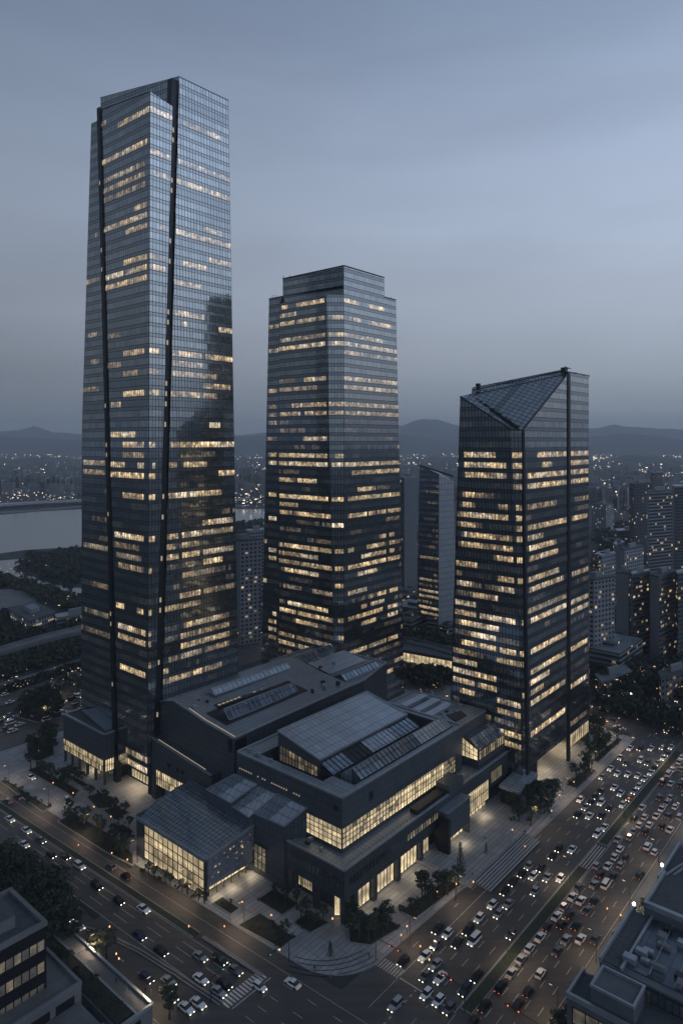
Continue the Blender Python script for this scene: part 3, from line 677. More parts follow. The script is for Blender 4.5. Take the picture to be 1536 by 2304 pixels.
t2_left.lights(zl(*D_, [(305,455,355,460,.7),(430,455,680,430,1.0),(270,600,430,590,.6),(270,670,420,655,.85),(430,640,680,610,.6),(280,760,690,710,.5),(270,840,690,790,1.0),(500,1120,630,1110,.9),(640,1130,700,1120,.6),(270,1140,420,1130,.3),(270,1220,620,1190,.4),(390,1360,715,1340,.9),(270,1455,470,1440,.95),(510,1450,715,1435,.7),(500,1690,715,1680,.75),(270,1850,720,1850,.6),(270,1925,720,1935,.9),(270,2090,415,2095,.6),(440,2090,625,2100,.75),(265,2250,730,2265,1.0)]) + zl(*E_, [(440,205,615,215,.8),(250,180,430,185,.4),(240,265,570,280,.6),(570,290,745,310,1.0),(245,535,750,595,.85),(250,625,620,660,.45),(250,705,560,730,.3),(560,745,755,775,.9),(310,795,620,835,.95),(280,890,400,905,.3),(570,950,750,975,.4),(330,1110,720,1165,1.0),(245,1180,400,1205,.95),(435,1220,775,1275,.9),(405,1310,610,1340,.95),(245,1365,400,1385,.5),(410,1410,770,1470,.35),(250,1465,400,1490,.95),(440,1520,780,1580,.85)]))
t2_facet.lights(zl(*D_, [(690,555,860,545,1),(700,725,860,715,.9),(700,795,860,790,.9),(720,1355,855,1345,.8),(720,1430,855,1430,.6),(750,1930,850,1930,.9),(770,1850,850,1850,.5),(760,2270,850,2270,.8)]) + zl(*E_, [(760,310,860,310,.95),(775,595,860,600,.9),(780,780,860,785,.95),(785,960,855,965,.6),(800,1270,860,1270,.8),(805,1465,865,1465,.7),(805,1575,865,1575,.6)]))
t2_right.lights(zl(*D_, [(870,430,1000,450,.9),(1090,465,1220,490,.9),(920,620,1010,635,.6),(1090,660,1290,690,.8),(870,740,1220,780,.6),(870,800,1350,860,.75),(870,880,1350,940,.55),(870,1110,1365,1160,.75),(870,1200,1365,1230,.7),(870,1350,1370,1385,.75),(880,1435,1375,1460,.6),(870,1930,1160,1920,.8),(1160,1915,1390,1910,.6),(930,2005,1160,2010,.4),(1165,1995,1390,1985,.75),(980,2175,1155,2160,.95),(890,2265,1160,2250,.6),(1165,2240,1410,2220,.8)]) + zl(*E_, [(905,300,1090,280,1.0),(1100,275,1270,250,.6),(1290,235,1430,225,.7),(905,595,970,590,.85),(1090,550,1270,525,.6),(1300,500,1390,490,.5),(1210,440,1270,435,.6),(1300,420,1345,415,.5),(1035,650,1270,610,.7),(1300,590,1350,580,.6),(910,775,1090,735,.9),(1090,730,1270,690,.9),(1290,680,1390,660,.85),(1000,835,1185,795,.9),(905,960,1085,930,.65),(1190,980,1265,970,.8),(1300,955,1385,935,.75),(1100,1025,1155,1020,.5),(1030,1125,1085,1110,.8),(1120,1105,1260,1070,.5),(1295,1135,1385,1105,.9),(1000,1235,1240,1175,.9),(1290,1225,1385,1195,.95),(1030,1325,1180,1285,.95),(905,1285,990,1270,.4),(905,1580,1090,1520,.9),(1100,1505,1270,1450,.6),(1290,1430,1390,1395,.8),(940,1730,1085,1690,.6),(1000,1880,1250,1790,.7),(1200,1780,1340,1740,.8),(1350,1640,1445,1610,.5),(1330,2050,1450,2000,.9)]))
t2_right.scatter(6, .9, 20, 150, .06, .22); t2_left.scatter(7, .8, 20, 170, .05, .2); t2_left.scatter(71, .7, 20, 150, .05, .15)
emit_rows(t2, (t2_strip, t2_left, t2_facet, t2_right), 4)

# ================================================================== TOWER 3 (right, cut top)
t3 = thing('office_tower', 'right-hand glass office tower whose top is cut away in slanting triangular planes', 'tower', W3(285, 135, 0), 'glass office towers')
r3 = [(11, (254.0, 121.0), (292.8, 121.0)), (144, (249.6, 121.0), (292.8, 121.0))]
t3_r1 = Facade(t3, M['t3'], M['l3'], r3 + [(170, (248.8, 121.0), (292.8, 121.0))], 4.1, 1.45, .38, 'B', 'curtain_wall', 143.8, 169.3)
t3_r2 = Facade(t3, M['t3'], M['l3'], [(11, (294.6, 121.0), (317.0, 121.0)), (169.4, (294.6, 121.0), (317.0, 121.0))], 4.1, 1.45, .38, 'A', 'curtain_wall')
t3_r3 = Facade(t3, M['t3'], M['l3'], [(0, (317.0, 121.0), (323.6, 123.2)), (169.4, (317.0, 121.0), (322.6, 123.2))], 4.1, 1.45, .38, 'A', 'end_facade')
t3_f = Facade(t3, M['t3'], M['l3'], [(0, (252.6, 122.6), (253.6, 121.2)), (70, (250.6, 123.0), (252.2, 121.2)), (144.0, (246.5, 124.5), (249.2, 121.2))], 4.1, 1.45, .38, 'B', 'chamfer_facade', 144.2, 143.9)
t3_l = Facade(t3, M['t3'], M['l3'], [(0, (252.6, 156.4), (252.6, 122.6)), (70, (250.6, 152), (250.6, 123.0)), (158, (246.4, 147.0), (246.4, 124.5))], 4.1, 1.45, .38, 'B', 'curtain_wall', 157.8, 144.2)
# cut planes of the roof
P3 = (249.4, 121.1, 143.8); P2 = (293.6, 121.0, 169.4); P1b = (260.5, 149.0, 160.2); P1 = (246.4, 147.0, 157.8); P0 = (246.4, 124.5, 144.2)
M['t3roof'] = curtain('glazed_roof_slope', 2.2, 2.2, .08, glass=(.42, .46, .50), span=(.2, .22, .24), seed=41, dim=.0, rough=.12)
def slope(name, pts, mat, root, uvs=None):
    b = MB(); P = [W3(*p) for p in pts]
    n = (Vector(P[1]) - Vector(P[0])).cross(Vector(P[2]) - Vector(P[0]))
    if n.z < 0: P = P[::-1]; pts = pts[::-1]
    b.face(P, [(p[0], p[1]) for p in pts]); return b.build(name, mat, root)
slope('roof_slope', [P3, P2, P1b], M['t3roof'], t3)
slope('roof_slope', [P3, P1b, (250.5, 148.0, 155.0)], M['t3roof'], t3)
slope('roof_slope', [P0, P3, (250.5, 148.0, 155.0), P1], M['roofl'], t3)
slope('roof', [P2, (323, 123, 169.0), (318, 150, 168.5), (294, 150, 167.0)], M['gravel'], t3)
b = MB(); q3(b, (260.5, 149, 160.2), (293.6, 121.0, 169.4), (294.2, 121.8, 171.2), (261.2, 150, 162.4)); q3(b, (261.4, 150.2, 162.4), (294.4, 122.0, 171.2), (294.4, 122.0, 160), (261.4, 150.2, 150)); q3(b, (260.5, 149, 160.2), (261.2, 150, 162.4), (261.2, 150, 152), (260.5, 149, 152)); b.build('ridge_screen', M['t3'], t3)
b = MB(); q3(b, (322.8, 123.2, 0), (322, 156, 0), (320, 150, 169), (322.6, 123.2, 169.4)); q3(b, (322, 156, 0), (252.6, 156.4, 0), (246.4, 147, 157.8), (261, 149.5, 160), (320, 150, 169)); b.build('rear_wall', M['t3'], t3)
b = MB()
for p, q in ((P3, P2), (P1, P0), (P0, P3)): b.beam(W3(*p), W3(*q), .5, .6)
b.beam(W3(293.6, 120.9, 169.7), W3(317, 120.9, 169.7), .4); b.beam(W3(317, 120.9, 169.7), W3(322.6, 123.1, 169.7), .4); b.beam(W3(260.5, 149, 162.3), W3(293.9, 121.2, 171.1), .35)
b.build('coping', M['frame'], t3)
b = MB(); r = random.Random(9)     # dark plant pipes lying in the valley of the roof
for i in range(26):
    t = i / 26; a = P1b[0] - 2 + (P3[0] + 1.2 - P1b[0]) * t; bb = 147.2 + (122.2 - 147.2) * t; z = 157.3 + (144.4 - 157.3) * t
    b.box(a - r.uniform(.3, 1.0), a + r.uniform(.3, 1.0), bb - .8, bb + .8, z - .6, z + r.uniform(.3, 1.2))
b.build('roof_plant', M['dark'], t3)
b = MB(); b.box(292.6, 294.9, 120.6, 121.6, 0, 169.8); b.build('reveal', M['dark'], t3)
b = MB(); 
for z0, z1 in ((0, 70), (70, 144)):
    t0, t1_ = z0 / 144, z1 / 144; A0 = 253.5 - 4.4 * t0; A1 = 253.5 - 4.4 * t1_
    lo = [W3(A0, 120.7, z0), W3(A0 + 1.6, 120.7, z0), W3(A0 + 1.6, 121.7, z0), W3(A0, 121.7, z0)]; hi = [W3(A1, 120.7, z1), W3(A1 + 1.6, 120.7, z1), W3(A1 + 1.6, 121.7, z1), W3(A1, 121.7, z1)]
    for i in range(4): b.face([lo[i], lo[(i + 1) % 4], hi[(i + 1) % 4], hi[i]])
b.build('reveal', M['dark'], t3)
b = MB(); b.box(291.5, 294, 121.5, 123.6, 169, 171.6); b.beam(W3(291, 121.6, 171.8), W3(298, 121.8, 171.5), .3); b.box(303, 304.4, 121.6, 123, 169, 170.3); b.box(313, 314, 121.6, 122.6, 169, 170.1); b.build('roof_crane', M['dark'], t3)
b = MB(); b.box(262.5, 264, 147.4, 149, 161, 164.2); b.build('roof_hatch', M['dark'], t3)
F_ = (900, 800, 3.2); G_ = (990, 1340, 4.267)
t3_l.lights(zl(*F_, [(465,710,695,715,1),(465,790,775,795,.9),(395,850,430,850,.6),(465,860,775,870,.7),(450,985,545,995,.7),(450,1060,545,1060,.6),(710,1080,780,1085,.4),(440,1120,700,1140,.75),(700,1145,790,1150,1),(445,1190,545,1195,.8),(440,1260,700,1290,.9),(710,1295,795,1300,.6),(440,1325,800,1380,.7),(400,1470,550,1485,.95),(700,1440,805,1460,.85),(410,1620,510,1630,.9),(700,1600,820,1620,.6),(700,1680,825,1700,.9),(510,1720,700,1760,.6),(380,1790,540,1790,.5)]) + zl(*G_, [(380,165,550,205,.9),(550,205,730,260,1),(80,110,340,145,.6),(190,235,345,265,.95),(355,265,550,320,1),(190,340,345,370,.85),(355,385,550,430,.95),(190,430,345,465,.85),(370,490,550,540,.7),(560,540,745,590,1),(120,500,345,560,.5),(110,580,350,650,.5),(550,650,750,700,.6),(110,700,345,755,.6),(350,760,550,820,1),(110,790,345,860,.85),(350,880,550,940,.85),(560,960,765,1020,.8),(190,920,345,970,.75),(560,1070,760,1130,.6),(560,1270,770,1340,.7),(430,1210,550,1250,.6),(600,1390,770,1440,.4)]))
t3_f.lights(zl(*F_, [(775,705,870,705,.8),(785,795,870,795,.8),(785,875,875,880,.7),(795,960,870,960,.7),(800,1105,880,1105,.7),(800,1150,880,1150,.7),(805,1225,885,1225,.7),(805,1305,885,1305,1),(820,1455,890,1455,.8),(830,1630,885,1630,.6)]) + zl(*G_, [(765,250,825,250,.7),(765,585,825,585,.7),(765,680,825,680,.5),(775,980,825,980,.5)]))
t3_r1.lights(zl(*F_, [(985,715,1195,705,.85),(1015,800,1090,800,.6),(920,865,1195,855,.8),(920,940,1195,925,.9),(910,1070,1120,1060,.4),(910,1235,1040,1225,.6),(1045,1215,1195,1190,.95),(910,1300,1030,1290,.5),(925,1370,1120,1350,.8),(925,1450,1135,1430,.6),(930,1610,1140,1580,.7),(930,1690,1175,1650,.8),(920,1820,1190,1780,.3),(935,1895,1195,1855,1)]) + zl(*G_, [(865,250,1210,170,.95),(865,450,1210,360,.8),(865,670,1200,570,.8),(865,770,1040,720,.75),(865,870,990,850,.65),(865,1000,1200,885,.8),(865,1290,1190,1150,1.0)]))
t3_r2.lights(zl(*F_, [(1225,705,1355,705,.95),(1225,780,1350,775,.6),(1225,850,1355,845,.65),(1225,920,1355,915,.85),(1250,1045,1350,1040,.3),(1230,1190,1345,1175,.85),(1235,1560,1350,1540,.6),(1225,1770,1350,1745,.6),(1225,1830,1350,1810,.7)]) + zl(*G_, [(1250,60,1410,20,.5),(1250,140,1410,90,.7),(1245,530,1410,470,.9),(1250,830,1410,760,.95),(1240,1190,1410,1120,.25),(1240,1430,1390,1350,1.0),(1240,1500,1390,1420,.6)]))
t3_r3.lights(zl(*G_, [(1425,440,1465,430,.5),(1430,620,1465,610,.5),(1425,720,1460,710,.5)]) + zl(*F_, [(1360,705,1385,705,.8),(1360,1190,1385,1180,.5)]))
t3_l.scatter(8, .8, 15, 120, .06, .25); t3_l.scatter(88, .6, 15, 120, .06, .2); t3_r1.scatter(9, .4, 15, 120, .05, .15); t3_r2.scatter(10, .4, 15, 120, .05, .15)
emit_rows(t3, (t3_l, t3_f, t3_r1, t3_r2, t3_r3), 5)
# base of the right tower: dark corner, tall lit lobby mouth
b = MB(); b.box(253.6, 262.5, 121.1, 150, 0, 11); b.box(252.6, 254, 122.6, 156, 0, 11); b.build('base_wall', M['dark'], t3)
b = MB(); b.box(262.5, 317, 133, 134, 0, 11); b.box(316.2, 317, 121.2, 133, 0, 11); b.build('lobby_wall', M['clad'], t3)

# small far tower between the middle and right ones
t4 = thing('glass_tower', 'slim distant glass tower with a slanted folded top between the middle and right towers', 'tower', (69, 515, 0))
def xyface(mb, *P): mb.face(list(P))
T4c0, T4l0, T4r0 = (69.5, 493), (56.0, 505), (82.5, 503)
class XF(Facade):
    def ends(s, z):
        (z0, A0, B0), (z1, A1, B1) = s.r[0], s.r[-1]; t = (z - z0) / (z1 - z0)
        return Vector((A0[0] + (A1[0] - A0[0]) * t, A0[1] + (A1[1] - A0[1]) * t)), Vector((B0[0] + (B1[0] - B0[0]) * t, B0[1] + (B1[1] - B0[1]) * t))
x1 = XF(t4, M['t4'], M['l3'], [(0, (55.0, 506), (69.0, 493)), (121, (57.2, 507), (69.5, 494))], 4.0, 1.6, .45, 'A', 'curtain_wall', 121, 115)
M['t4b'] = panelled('lit_side_tower_glass', (.40, .43, .47), 1.6, 4.0, .4, .1, .6, .7)  # right face coloured paler in place of the light it would reflect
x2 = XF(t4, M['t4b'], M['l3'], [(0, (69.0, 493), (84.0, 504)), (116, (69.5, 494), (81.5, 504))], 4.0, 1.6, .45, 'A', 'curtain_wall', 115, 110)
b = MB(); b.face([(57.2, 507, 121), (69.5, 494, 115), (81.5, 504, 110), (72, 516, 116)]); b.build('roof', M['roofl'], t4)
b = MB(); b.face([(84, 504, 0), (72, 518, 0), (72, 516, 116), (81.5, 504, 110)]); b.face([(72, 518, 0), (55, 506, 0), (57.2, 507, 121), (72, 516, 116)]); b.build('rear_wall', M['t4'], t4)
b = MB(); b.beam((57, 507, 121.2), (69.5, 493.8, 115.2), .8); b.beam((57.4, 507.5, 121.4), (81.5, 504, 113.5), .6, 1.2); b.build('coping', M['frame'], t4)
x1.lights([(944, 1247, 986, 1252, .5), (944, 1300, 986, 1306, .45), (944, 1325, 986, 1332, .6), (944, 1340, 986, 1346, .5), (944, 1362, 986, 1370, .7), (944, 1376, 986, 1384, .6)]); x1.scatter(12, .35, 5, 110, .1, .35)
emit_rows(t4, (x1,), 2)

# a dark tower standing off to the right, which the glass of the tallest tower mirrors
t5 = thing('office_tower', 'dark tower seen only as a reflection in the right face of the tallest tower', 'tower', (232, 296, 0))
x3 = XF(t5, M['t3'], M['l3'], [(0, (218, 322), (218, 279)), (258, (218, 322), (218, 279))], 4.1, 1.45, .38, 'A', 'curtain_wall', 262, 254)
x4 = XF(t5, M['t3'], M['l3'], [(0, (218, 279), (248, 279)), (258, (218, 279), (248, 279))], 4.1, 1.45, .38, 'A', 'curtain_wall', 254, 254)
b = MB(); b.face([(248, 279, 0), (248, 322, 0), (248, 322, 262), (248, 279, 254)]); b.face([(248, 322, 0), (218, 322, 0), (218, 322, 262), (248, 322, 262)]); b.build('rear_wall', M['dark'], t5)
b = MB(); b.face([(218, 279, 254), (248, 279, 254), (248, 322, 262), (218, 322, 262)]); b.build('roof', M['gravel'], t5)
x3.scatter(5, .6, 5, 250, .2, .7); emit_rows(t5, (x3,), 6)
# ================================================================== PODIUM COMPLEX
def wallN(A, B): A = Vector(W2(*A)); B = Vector(W2(*B)); d = (B - A).normalized(); return A, B, d, Vector((d.y, -d.x))
def glazed(root, A, B, z0, z1, nb, nr, glow, name='window', z0B=None, z1B=None, fw=.12, mat=None, seed=0, fr=.22, lit=1.0):
    """glazed wall from A to B (left to right as seen from outside): lit panes behind real mullions and transoms"""
    A2, B2, d, n = wallN(A, B); w = (B2 - A2).length; z0B = z0 if z0B is None else z0B; z1B = z1 if z1B is None else z1B; r = random.Random(seed)
    P = lambda t, s, o: (*(A2 + (B2 - A2) * t + n * o), (z0 + (z0B - z0) * t) * (1 - s) + (z1 + (z1B - z1) * t) * s)
    g = MB(); f = MB()
    for i in range(nb):
        for j in range(nr):
            t0, t1, s0, s1 = i / nb, (i + 1) / nb, j / nr, (j + 1) / nr
            q = [P(t0, s0, .05), P(t1, s0, .05), P(t1, s1, .05), P(t0, s1, .05)]
            on = glow * r.uniform(.88, 1.08) * (.35 if r.random() > lit else 1)
            g.face(q, [(w * t0 + seed * 7, s0 * 5 + j), (w * t1 + seed * 7, s0 * 5 + j), (w * t1 + seed * 7, s1 * 5 + j - .001), (w * t0 + seed * 7, s1 * 5 + j - .001)], at=on)
    o = g.build(name, mat or M['lhall'], root)
    for i in range(nb + 1): f.beam(P(i / nb, 0, fr / 2 + .06), P(i / nb, 1, fr / 2 + .06), fw, fr)
    for j in range(nr + 1): f.beam(P(0, j / nr, .15), P(1, j / nr, .15), .16, fw)
    fo = f.build('window_frame', M['frame'], o); return o
def coping(root, pts, w=.6, h=.35, z=None, mat='coping', closed=True):
    b = MB(); P = [W3(*p) for p in pts]
    for p, q in zip(P, P[1:] + ([P[0]] if closed else [])): b.beam(p, q, w, h)
    return b.build('coping', M[mat], root)
def lamp_light(name, loc, e, col=(1.0, .72, .40), size=.5):
    l = bpy.data.lights.new(name, 'AREA'); l.shape = 'DISK'; l.size = 1.3; l.energy = e * .55; l.color = col; l.spread = math.radians(165)
    o = bpy.data.objects.new(name, l); COL.objects.link(o); o.location = loc; return o

# ---- left annex block
an = thing('annex_building', 'low slate-clad block with a lit window strip, left of the tallest tower', 'building', W3(170, 270, 0))
a0, b0, b1, zt = 150.2, 254.6, 287.5, 20.6
b = MB(); b.prism([(a0, b0), (168, b0), (168, b1), (a0, b1)], 5.2, zt); b.build('wall', M['clad'], an)
b = MB(); b.prism([(a0 + .8, b0 + .8), (167, b0 + .8), (167, b1 - .8), (a0 + .8, b1 - .8)], zt - .4, zt + .03); b.build('roof', M['gravel'], an)
coping(an, [(a0 + .3, b0 + .3, zt + .2), (167.6, b0 + .3, zt + .2), (167.6, b1 - .3, zt + .2), (a0 + .3, b1 - .3, zt + .2)], .9, .5)
slope('roof_slope', [(152.5, 257.5, zt + .25), (158.5, 257.2, zt + .3), (163.5, 277, zt + 2.2), (155, 281, zt + 2.0)], M['roofl'], an)
glazed(an, (a0, b1 - .4), (a0, b0 + .5), 5.6, 10.4, 26, 2, .75, seed=1, lit=.75); glazed(an, (a0 + .4, b0), (154.6, b0), 5.6, 10.4, 4, 2, .9, seed=2)
for bb in (b0 + .6, 262, 268.5, 275, 281, b1 - .6): b = MB(); b.box(a0 + .3, a0 + 1.1, bb - .4, bb + .4, .1, 5.2); b.build('column', M['clad'], an)
b = MB(); b.box(157, 168, 256, 287, .1, 5.2); b.build('ground_floor_wall', M['clad2'], an)
glazed(an, (156.9, 286), (156.9, 257), .6, 4.6, 18, 1, .38, seed=3, lit=.6)

# ---- foot of the tallest tower: lobby mouth
b = MB(); b.box(161.5, 162.5, 233, 262, 0, 10); b.box(155.6, 162.4, 232.6, 256, 9.0, 9.6); b.build('lobby_wall', M['clad'], t1)
glazed(t1, (161.4, 252), (161.4, 234), 1.0, 8.0, 9, 2, .5, 'lobby_window', seed=5)

# ---- west hall (upper) with lower tier in front
hb = thing('exhibition_hall', 'slate-clad hall with a humped roof and long skylights, right of the tallest tower', 'building', W3(195, 210, 0))
b = MB()
A0, A1, B0, B1 = 162.0, 228.0, 188.8, 234.5
prof = [(189, 33.8), (196, 34.6), (206, 35.6), (216, 37.4), (224, 38.6), (230, 37.2), (234.5, 35.6)]
for (ba, za), (bb, zb) in zip(prof, prof[1:]):
    q3(b, (A0, bb, 0), (A0, ba, 0), (A0, ba, za), (A0, bb, zb))
q3(b, (A0, B0, 0), (A1, B0, 0), (A1, B0, 35.2), (A0, B0, 33.8)); q3(b, (A1, B1, 20), (A0, B1, 20), (A0, B1, 35.6), (A1, B1, 36)); b.build('wall', M['clad'], hb)
b = MB()
for (ba, za), (bb, zb) in zip(prof, prof[1:]):
    q3(b, (A0, ba, za), (A1, ba, za + 1.2), (A1, bb, zb + 1.2), (A0, bb, zb))
b.build('roof', M['roofl'], hb)
coping(hb, [(A0 - .1, x, z + .15) for x, z in prof], .7, .4, closed=False); coping(hb, [(A0, B0 - .1, 34.0), (A1, B0 - .1, 35.3)], .9, .45, closed=False)
def monitor(root, a0, a1, b0, b1, z0, zr, split=.5, mat='roofg', name='skylight', b_high=None):
    """raised roof light running along a: glazed slopes either side of a ridge"""
    bm = b0 + (b1 - b0) * split; b = MB()
    q3(b, (a0, b0, z0), (a1, b0, z0), (a1, bm, zr), (a0, bm, zr)); q3(b, (a0, bm, zr), (a1, bm, zr), (a1, b1, z0), (a0, b1, z0))
    q3(b, (a0, b0, z0), (a0, bm, zr), (a0, b1, z0)); q3(b, (a1, b0, z0), (a1, b1, z0), (a1, bm, zr))
    o = b.build(name, M[mat], root); f = MB(); n = max(3, int((a1 - a0) / 2.4))
    for i in range(n + 1):
        a = a0 + (a1 - a0) * i / n; f.beam(W3(a, b0, z0 + .12), W3(a, bm, zr + .12), .18); f.beam(W3(a, bm, zr + .12), W3(a, b1, z0 + .12), .18)
    f.beam(W3(a0, bm, zr + .2), W3(a1, bm, zr + .2), .35); f.beam(W3(a0, b0, z0 + .12), W3(a1, b0, z0 + .12), .4); f.build('glazing_bar', M['coping'], o); return o
monitor(hb, 176, 219, 216.5, 223.5, 38.5, 40.8, .35, 'roofp'); monitor(hb, 169, 206, 199.6, 206.6, 35.4, 38.6, .45)
b = MB(); b.box(172, 214, 209, 214.8, 36.2, 37.0); b.build('well_shade_sheet', M['dark'], hb)  # dark slab laid on the roof for the shade of a void
glz = MB()
r = random.Random(4)
for i in range(20):
    a = 173 + i * 2; 
    if r.random() < .5: o = MB(); q3(o, (a, 210.4, 37.05), (a + 1.4, 210.4, 37.05), (a + 1.4, 211.4, 37.05), (a, 211.4, 37.05)); o.build('well_window', M['l4'], hb)
def hz_(a, bb):
    for (ba, za), (bc, zc_) in zip(prof, prof[1:]):
        if ba <= bb <= bc: return za + (zc_ - za) * (bb - ba) / (bc - ba) + 1.2 * (a - 162) / 66
    return 35
b = MB()  # dark sheet following the roof slope, standing for a shaded well
for b0_, b1_ in ((197.5, 202), (202, 206), (206, 209.6)): q3(b, (166, b0_, hz_(166, b0_) + .07), (210, b0_, hz_(210, b0_) + .07), (210, b1_, hz_(210, b1_) + .07), (166, b1_, hz_(166, b1_) + .07))
b.build('well_shade_sheet', M['dark'], hb)
b = MB(); b.box(A0 - .06, A0 + .3, 189.6, 191.8, 28.5, 33.0); b.box(162.5, 168.0, B0 - .08, B0 + .3, 28.6, 32.8); b.build('corner_opening', M['dark'], hb)
# strip of light under the eaves
b = MB()
for (ba, za), (bb, zb) in zip(prof[:4], prof[1:5]):
    if bb > 220: continue
    q3(b, (A0 + .9, bb, zb + .1), (A0 + .9, ba, za + .1), (A0 + 1.3, ba, za + .16), (A0 + 1.3, bb, zb + .16))
b.build('eaves_light', M['l4'], hb)
lt = thing('entrance_wing', 'lower slate wing with a lit double-height glass band under the humped hall', 'building', W3(160, 214, 0))
b = MB(); b.prism([(157.4, 196), (162.2, 196), (162.2, 232), (157.4, 232)], 6.0, [20.0, 20.0, 23.4, 23.4]); b.box(157.4, 162.2, 229.6, 232, 0, 6.0); b.build('wall', M['clad'], lt)
b = MB(); b.beam(W3(157.6, 196, 20.2), W3(157.6, 232, 23.6), .8, .4); b.build('coping', M['coping'], lt)
b = MB(); b.beam(W3(158.3, 200, 20.75), W3(158.3, 229, 23.5), .25, .16); b.build('coping_light', M['l4'], lt)
glazed(lt, (157.4, 229.0), (157.4, 203), 6.4, 12.2, 20, 2, .8, seed=6, lit=.8)
for bb in (221, 215.5, 212.5):
    o = MB(); o.box(157.34, 157.6, bb - 1.0, bb + .8, 15.4, 17.0); o.build('louvre', M['dark'], lt)
b = MB(); b.box(161.6, 162.0, 200, 229.4, .1, 6); b.build('lobby_wall', M['pave'], lt)

# ---- rear hall between the left and middle towers
rh = thing('rear_hall', 'long flat-roofed hall with sloping roof lights between the left and middle towers', 'building', W3(250, 205, 0))
b = MB(); b.prism([(228.2, 189), (236, 189), (262, 196), (262, 240), (228.2, 240)], 0, 34.5); b.build('wall', M['clad'], rh)
b = MB(); b.prism([(229, 190), (236, 190), (261.4, 196.6), (261.4, 239.4), (229, 239.4)], 34.2, 34.7); b.build('roof', M['roofl'], rh)
coping(rh, [(228.4, 189.2, 34.9), (236, 189.2, 34.9), (261.8, 196.2, 34.9), (261.8, 239.8, 34.9), (228.4, 239.8, 34.9)], .8, .5)
monitor(rh, 231, 257, 221, 230, 34.7, 38.2, .7); monitor(rh, 230, 255, 194, 203, 34.7, 37.4, .35)
slope('roof_slope', [(232, 205, 35.0), (258, 205, 35.0), (258, 219, 37.2), (232, 219, 37.2)], M['roofm'], rh)

# ---- podium (two storeys of stone around the main hall)
pd = thing('podium_building', 'dark stone podium with a wide terrace roof and lit shopfronts around the main hall', 'building', W3(180, 140, 0))
pc = (151.6, 128.6); PZ = 15.8
b = MB(); b.prism([pc, (262, 128.6), (262, 150), (165, 150), (165, 152), (151.6, 152)], 7.4, PZ); b.build('wall', M['clad2'], pd)
b = MB(); b.prism([(155.5, 132.5), (262, 130.0), (262, 150), (165, 150), (165, 152), (155.5, 152)], .1, 7.4); b.build('ground_floor_wall', M['clad2'], pd)
b = MB(); b.prism([(152.3, 129.3), (261.3, 129.3), (261.3, 149), (165, 149), (165, 151.4), (152.3, 151.4)], PZ - .2, PZ + .04); b.build('roof_terrace', M['roofl'], pd)
coping(pd, [(151.8, 151.8, PZ + .3), (151.8, 128.8, PZ + .3), (262, 128.8, PZ + .3)], .7, .6, closed=False)
b = MB()
for P_ in [(a, a + 1.6, 128.62, 130.4) for a in (152, 156.2, 165.5, 177.8, 190.5, 203)] + [(151.62, 152.8, 139, 141), (151.62, 153, 151, 152)]:
    b = MB(); b.box(*P_, .1, 7.4); b.build('pier', M['clad2'], pd)
glazed(pd, (157.9, 130.3), (165.2, 130.3), .4, 6.2, 4, 1, .95, 'shopfront', seed=8); glazed(pd, (167.3, 130.3), (177.6, 130.3), .4, 6.4, 6, 1, 1.05, 'shopfront', seed=9); glazed(pd, (179.6, 130.3), (190.3, 130.3), .4, 6.4, 6, 1, 1.1, 'shopfront', seed=10); glazed(pd, (192.3, 130.3), (197.5, 130.3), .4, 5.6, 3, 1, .6, 'shopfront', seed=11)
glazed(pd, (153.2, 133.8), (155.3, 131.2), .3, 7.0, 2, 1, .75, 'shopfront', seed=12)
glazed(pd, (155.4, 150.5), (155.4, 141.5), 1.5, 6.4, 9, 1, .55, 'shopfront', seed=13, lit=.8)
glazed(pd, (214, 128.6), (236, 128.6), 3.8, 11.2, 15, 2, .72, seed=14, lit=.9); glazed(pd, (238, 128.6), (246.5, 128.6), 8.6, 13.0, 7, 1, .22, seed=15)
glazed(pd, (223, 129.9), (236, 129.9), .6, 3.4, 5, 1, .95, 'shopfront', seed=16)
b = MB()        # row of round-cornered panel recesses along the frieze
for i in range(38):
    a = 154 + i * 1.55; b.box(a, a + 1.05, 128.56, 128.62, 10.6, 13.2)
b.build('frieze_panel', M['t2'], pd); b = MB()
for i in range(13):
    x = 130.5 + i * 1.6; b.box(151.54, 151.6, x, x + 1.1, 10.6, 13.2)
b.build('frieze_panel', M['t2'], pd)
for i in range(14):
    o = MB(); a = 183 + i * 1.55; q3(o, (a, 128.53, 10.8), (a + .9, 128.53, 10.8), (a + .9, 128.53, 12.9), (a, 128.53, 12.9)); o.face([W3(a, 128.50, 10.9), W3(a + .9, 128.50, 10.9), W3(a + .9, 128.50, 12.8), W3(a, 128.50, 12.8)], at=.16 + .15 * (i % 3)); o.build('frieze_light', M['lhall'], pd)
# portal box stepping forward on the terrace side
po = thing('entrance_portal', 'slate box portal stepping out of the podium, lit doorway at its foot', 'portal', W3(207, 127, 0))
b = MB(); b.box(200.5, 216, 124.8, 128.5, 4.6, 13.4); b.box(200.5, 203.2, 124.8, 128.5, .1, 4.6); b.box(215.2, 216, 125.0, 128.5, .1, 4.6); b.build('wall', M['clad'], po)
b = MB(); b.box(199.2, 200.8, 123.4, 127.6, .1, 12.2); b.build('fin_wall', M['dark'], po)
b = MB(); b.box(200.8, 216.2, 124.6, 128.5, 13.4, 13.7); b.build('roof', M['roofl'], po)
glazed(po, (203.4, 127.4), (215, 127.4), 1.0, 4.5, 5, 1, 1.1, 'shopfront', seed=17)
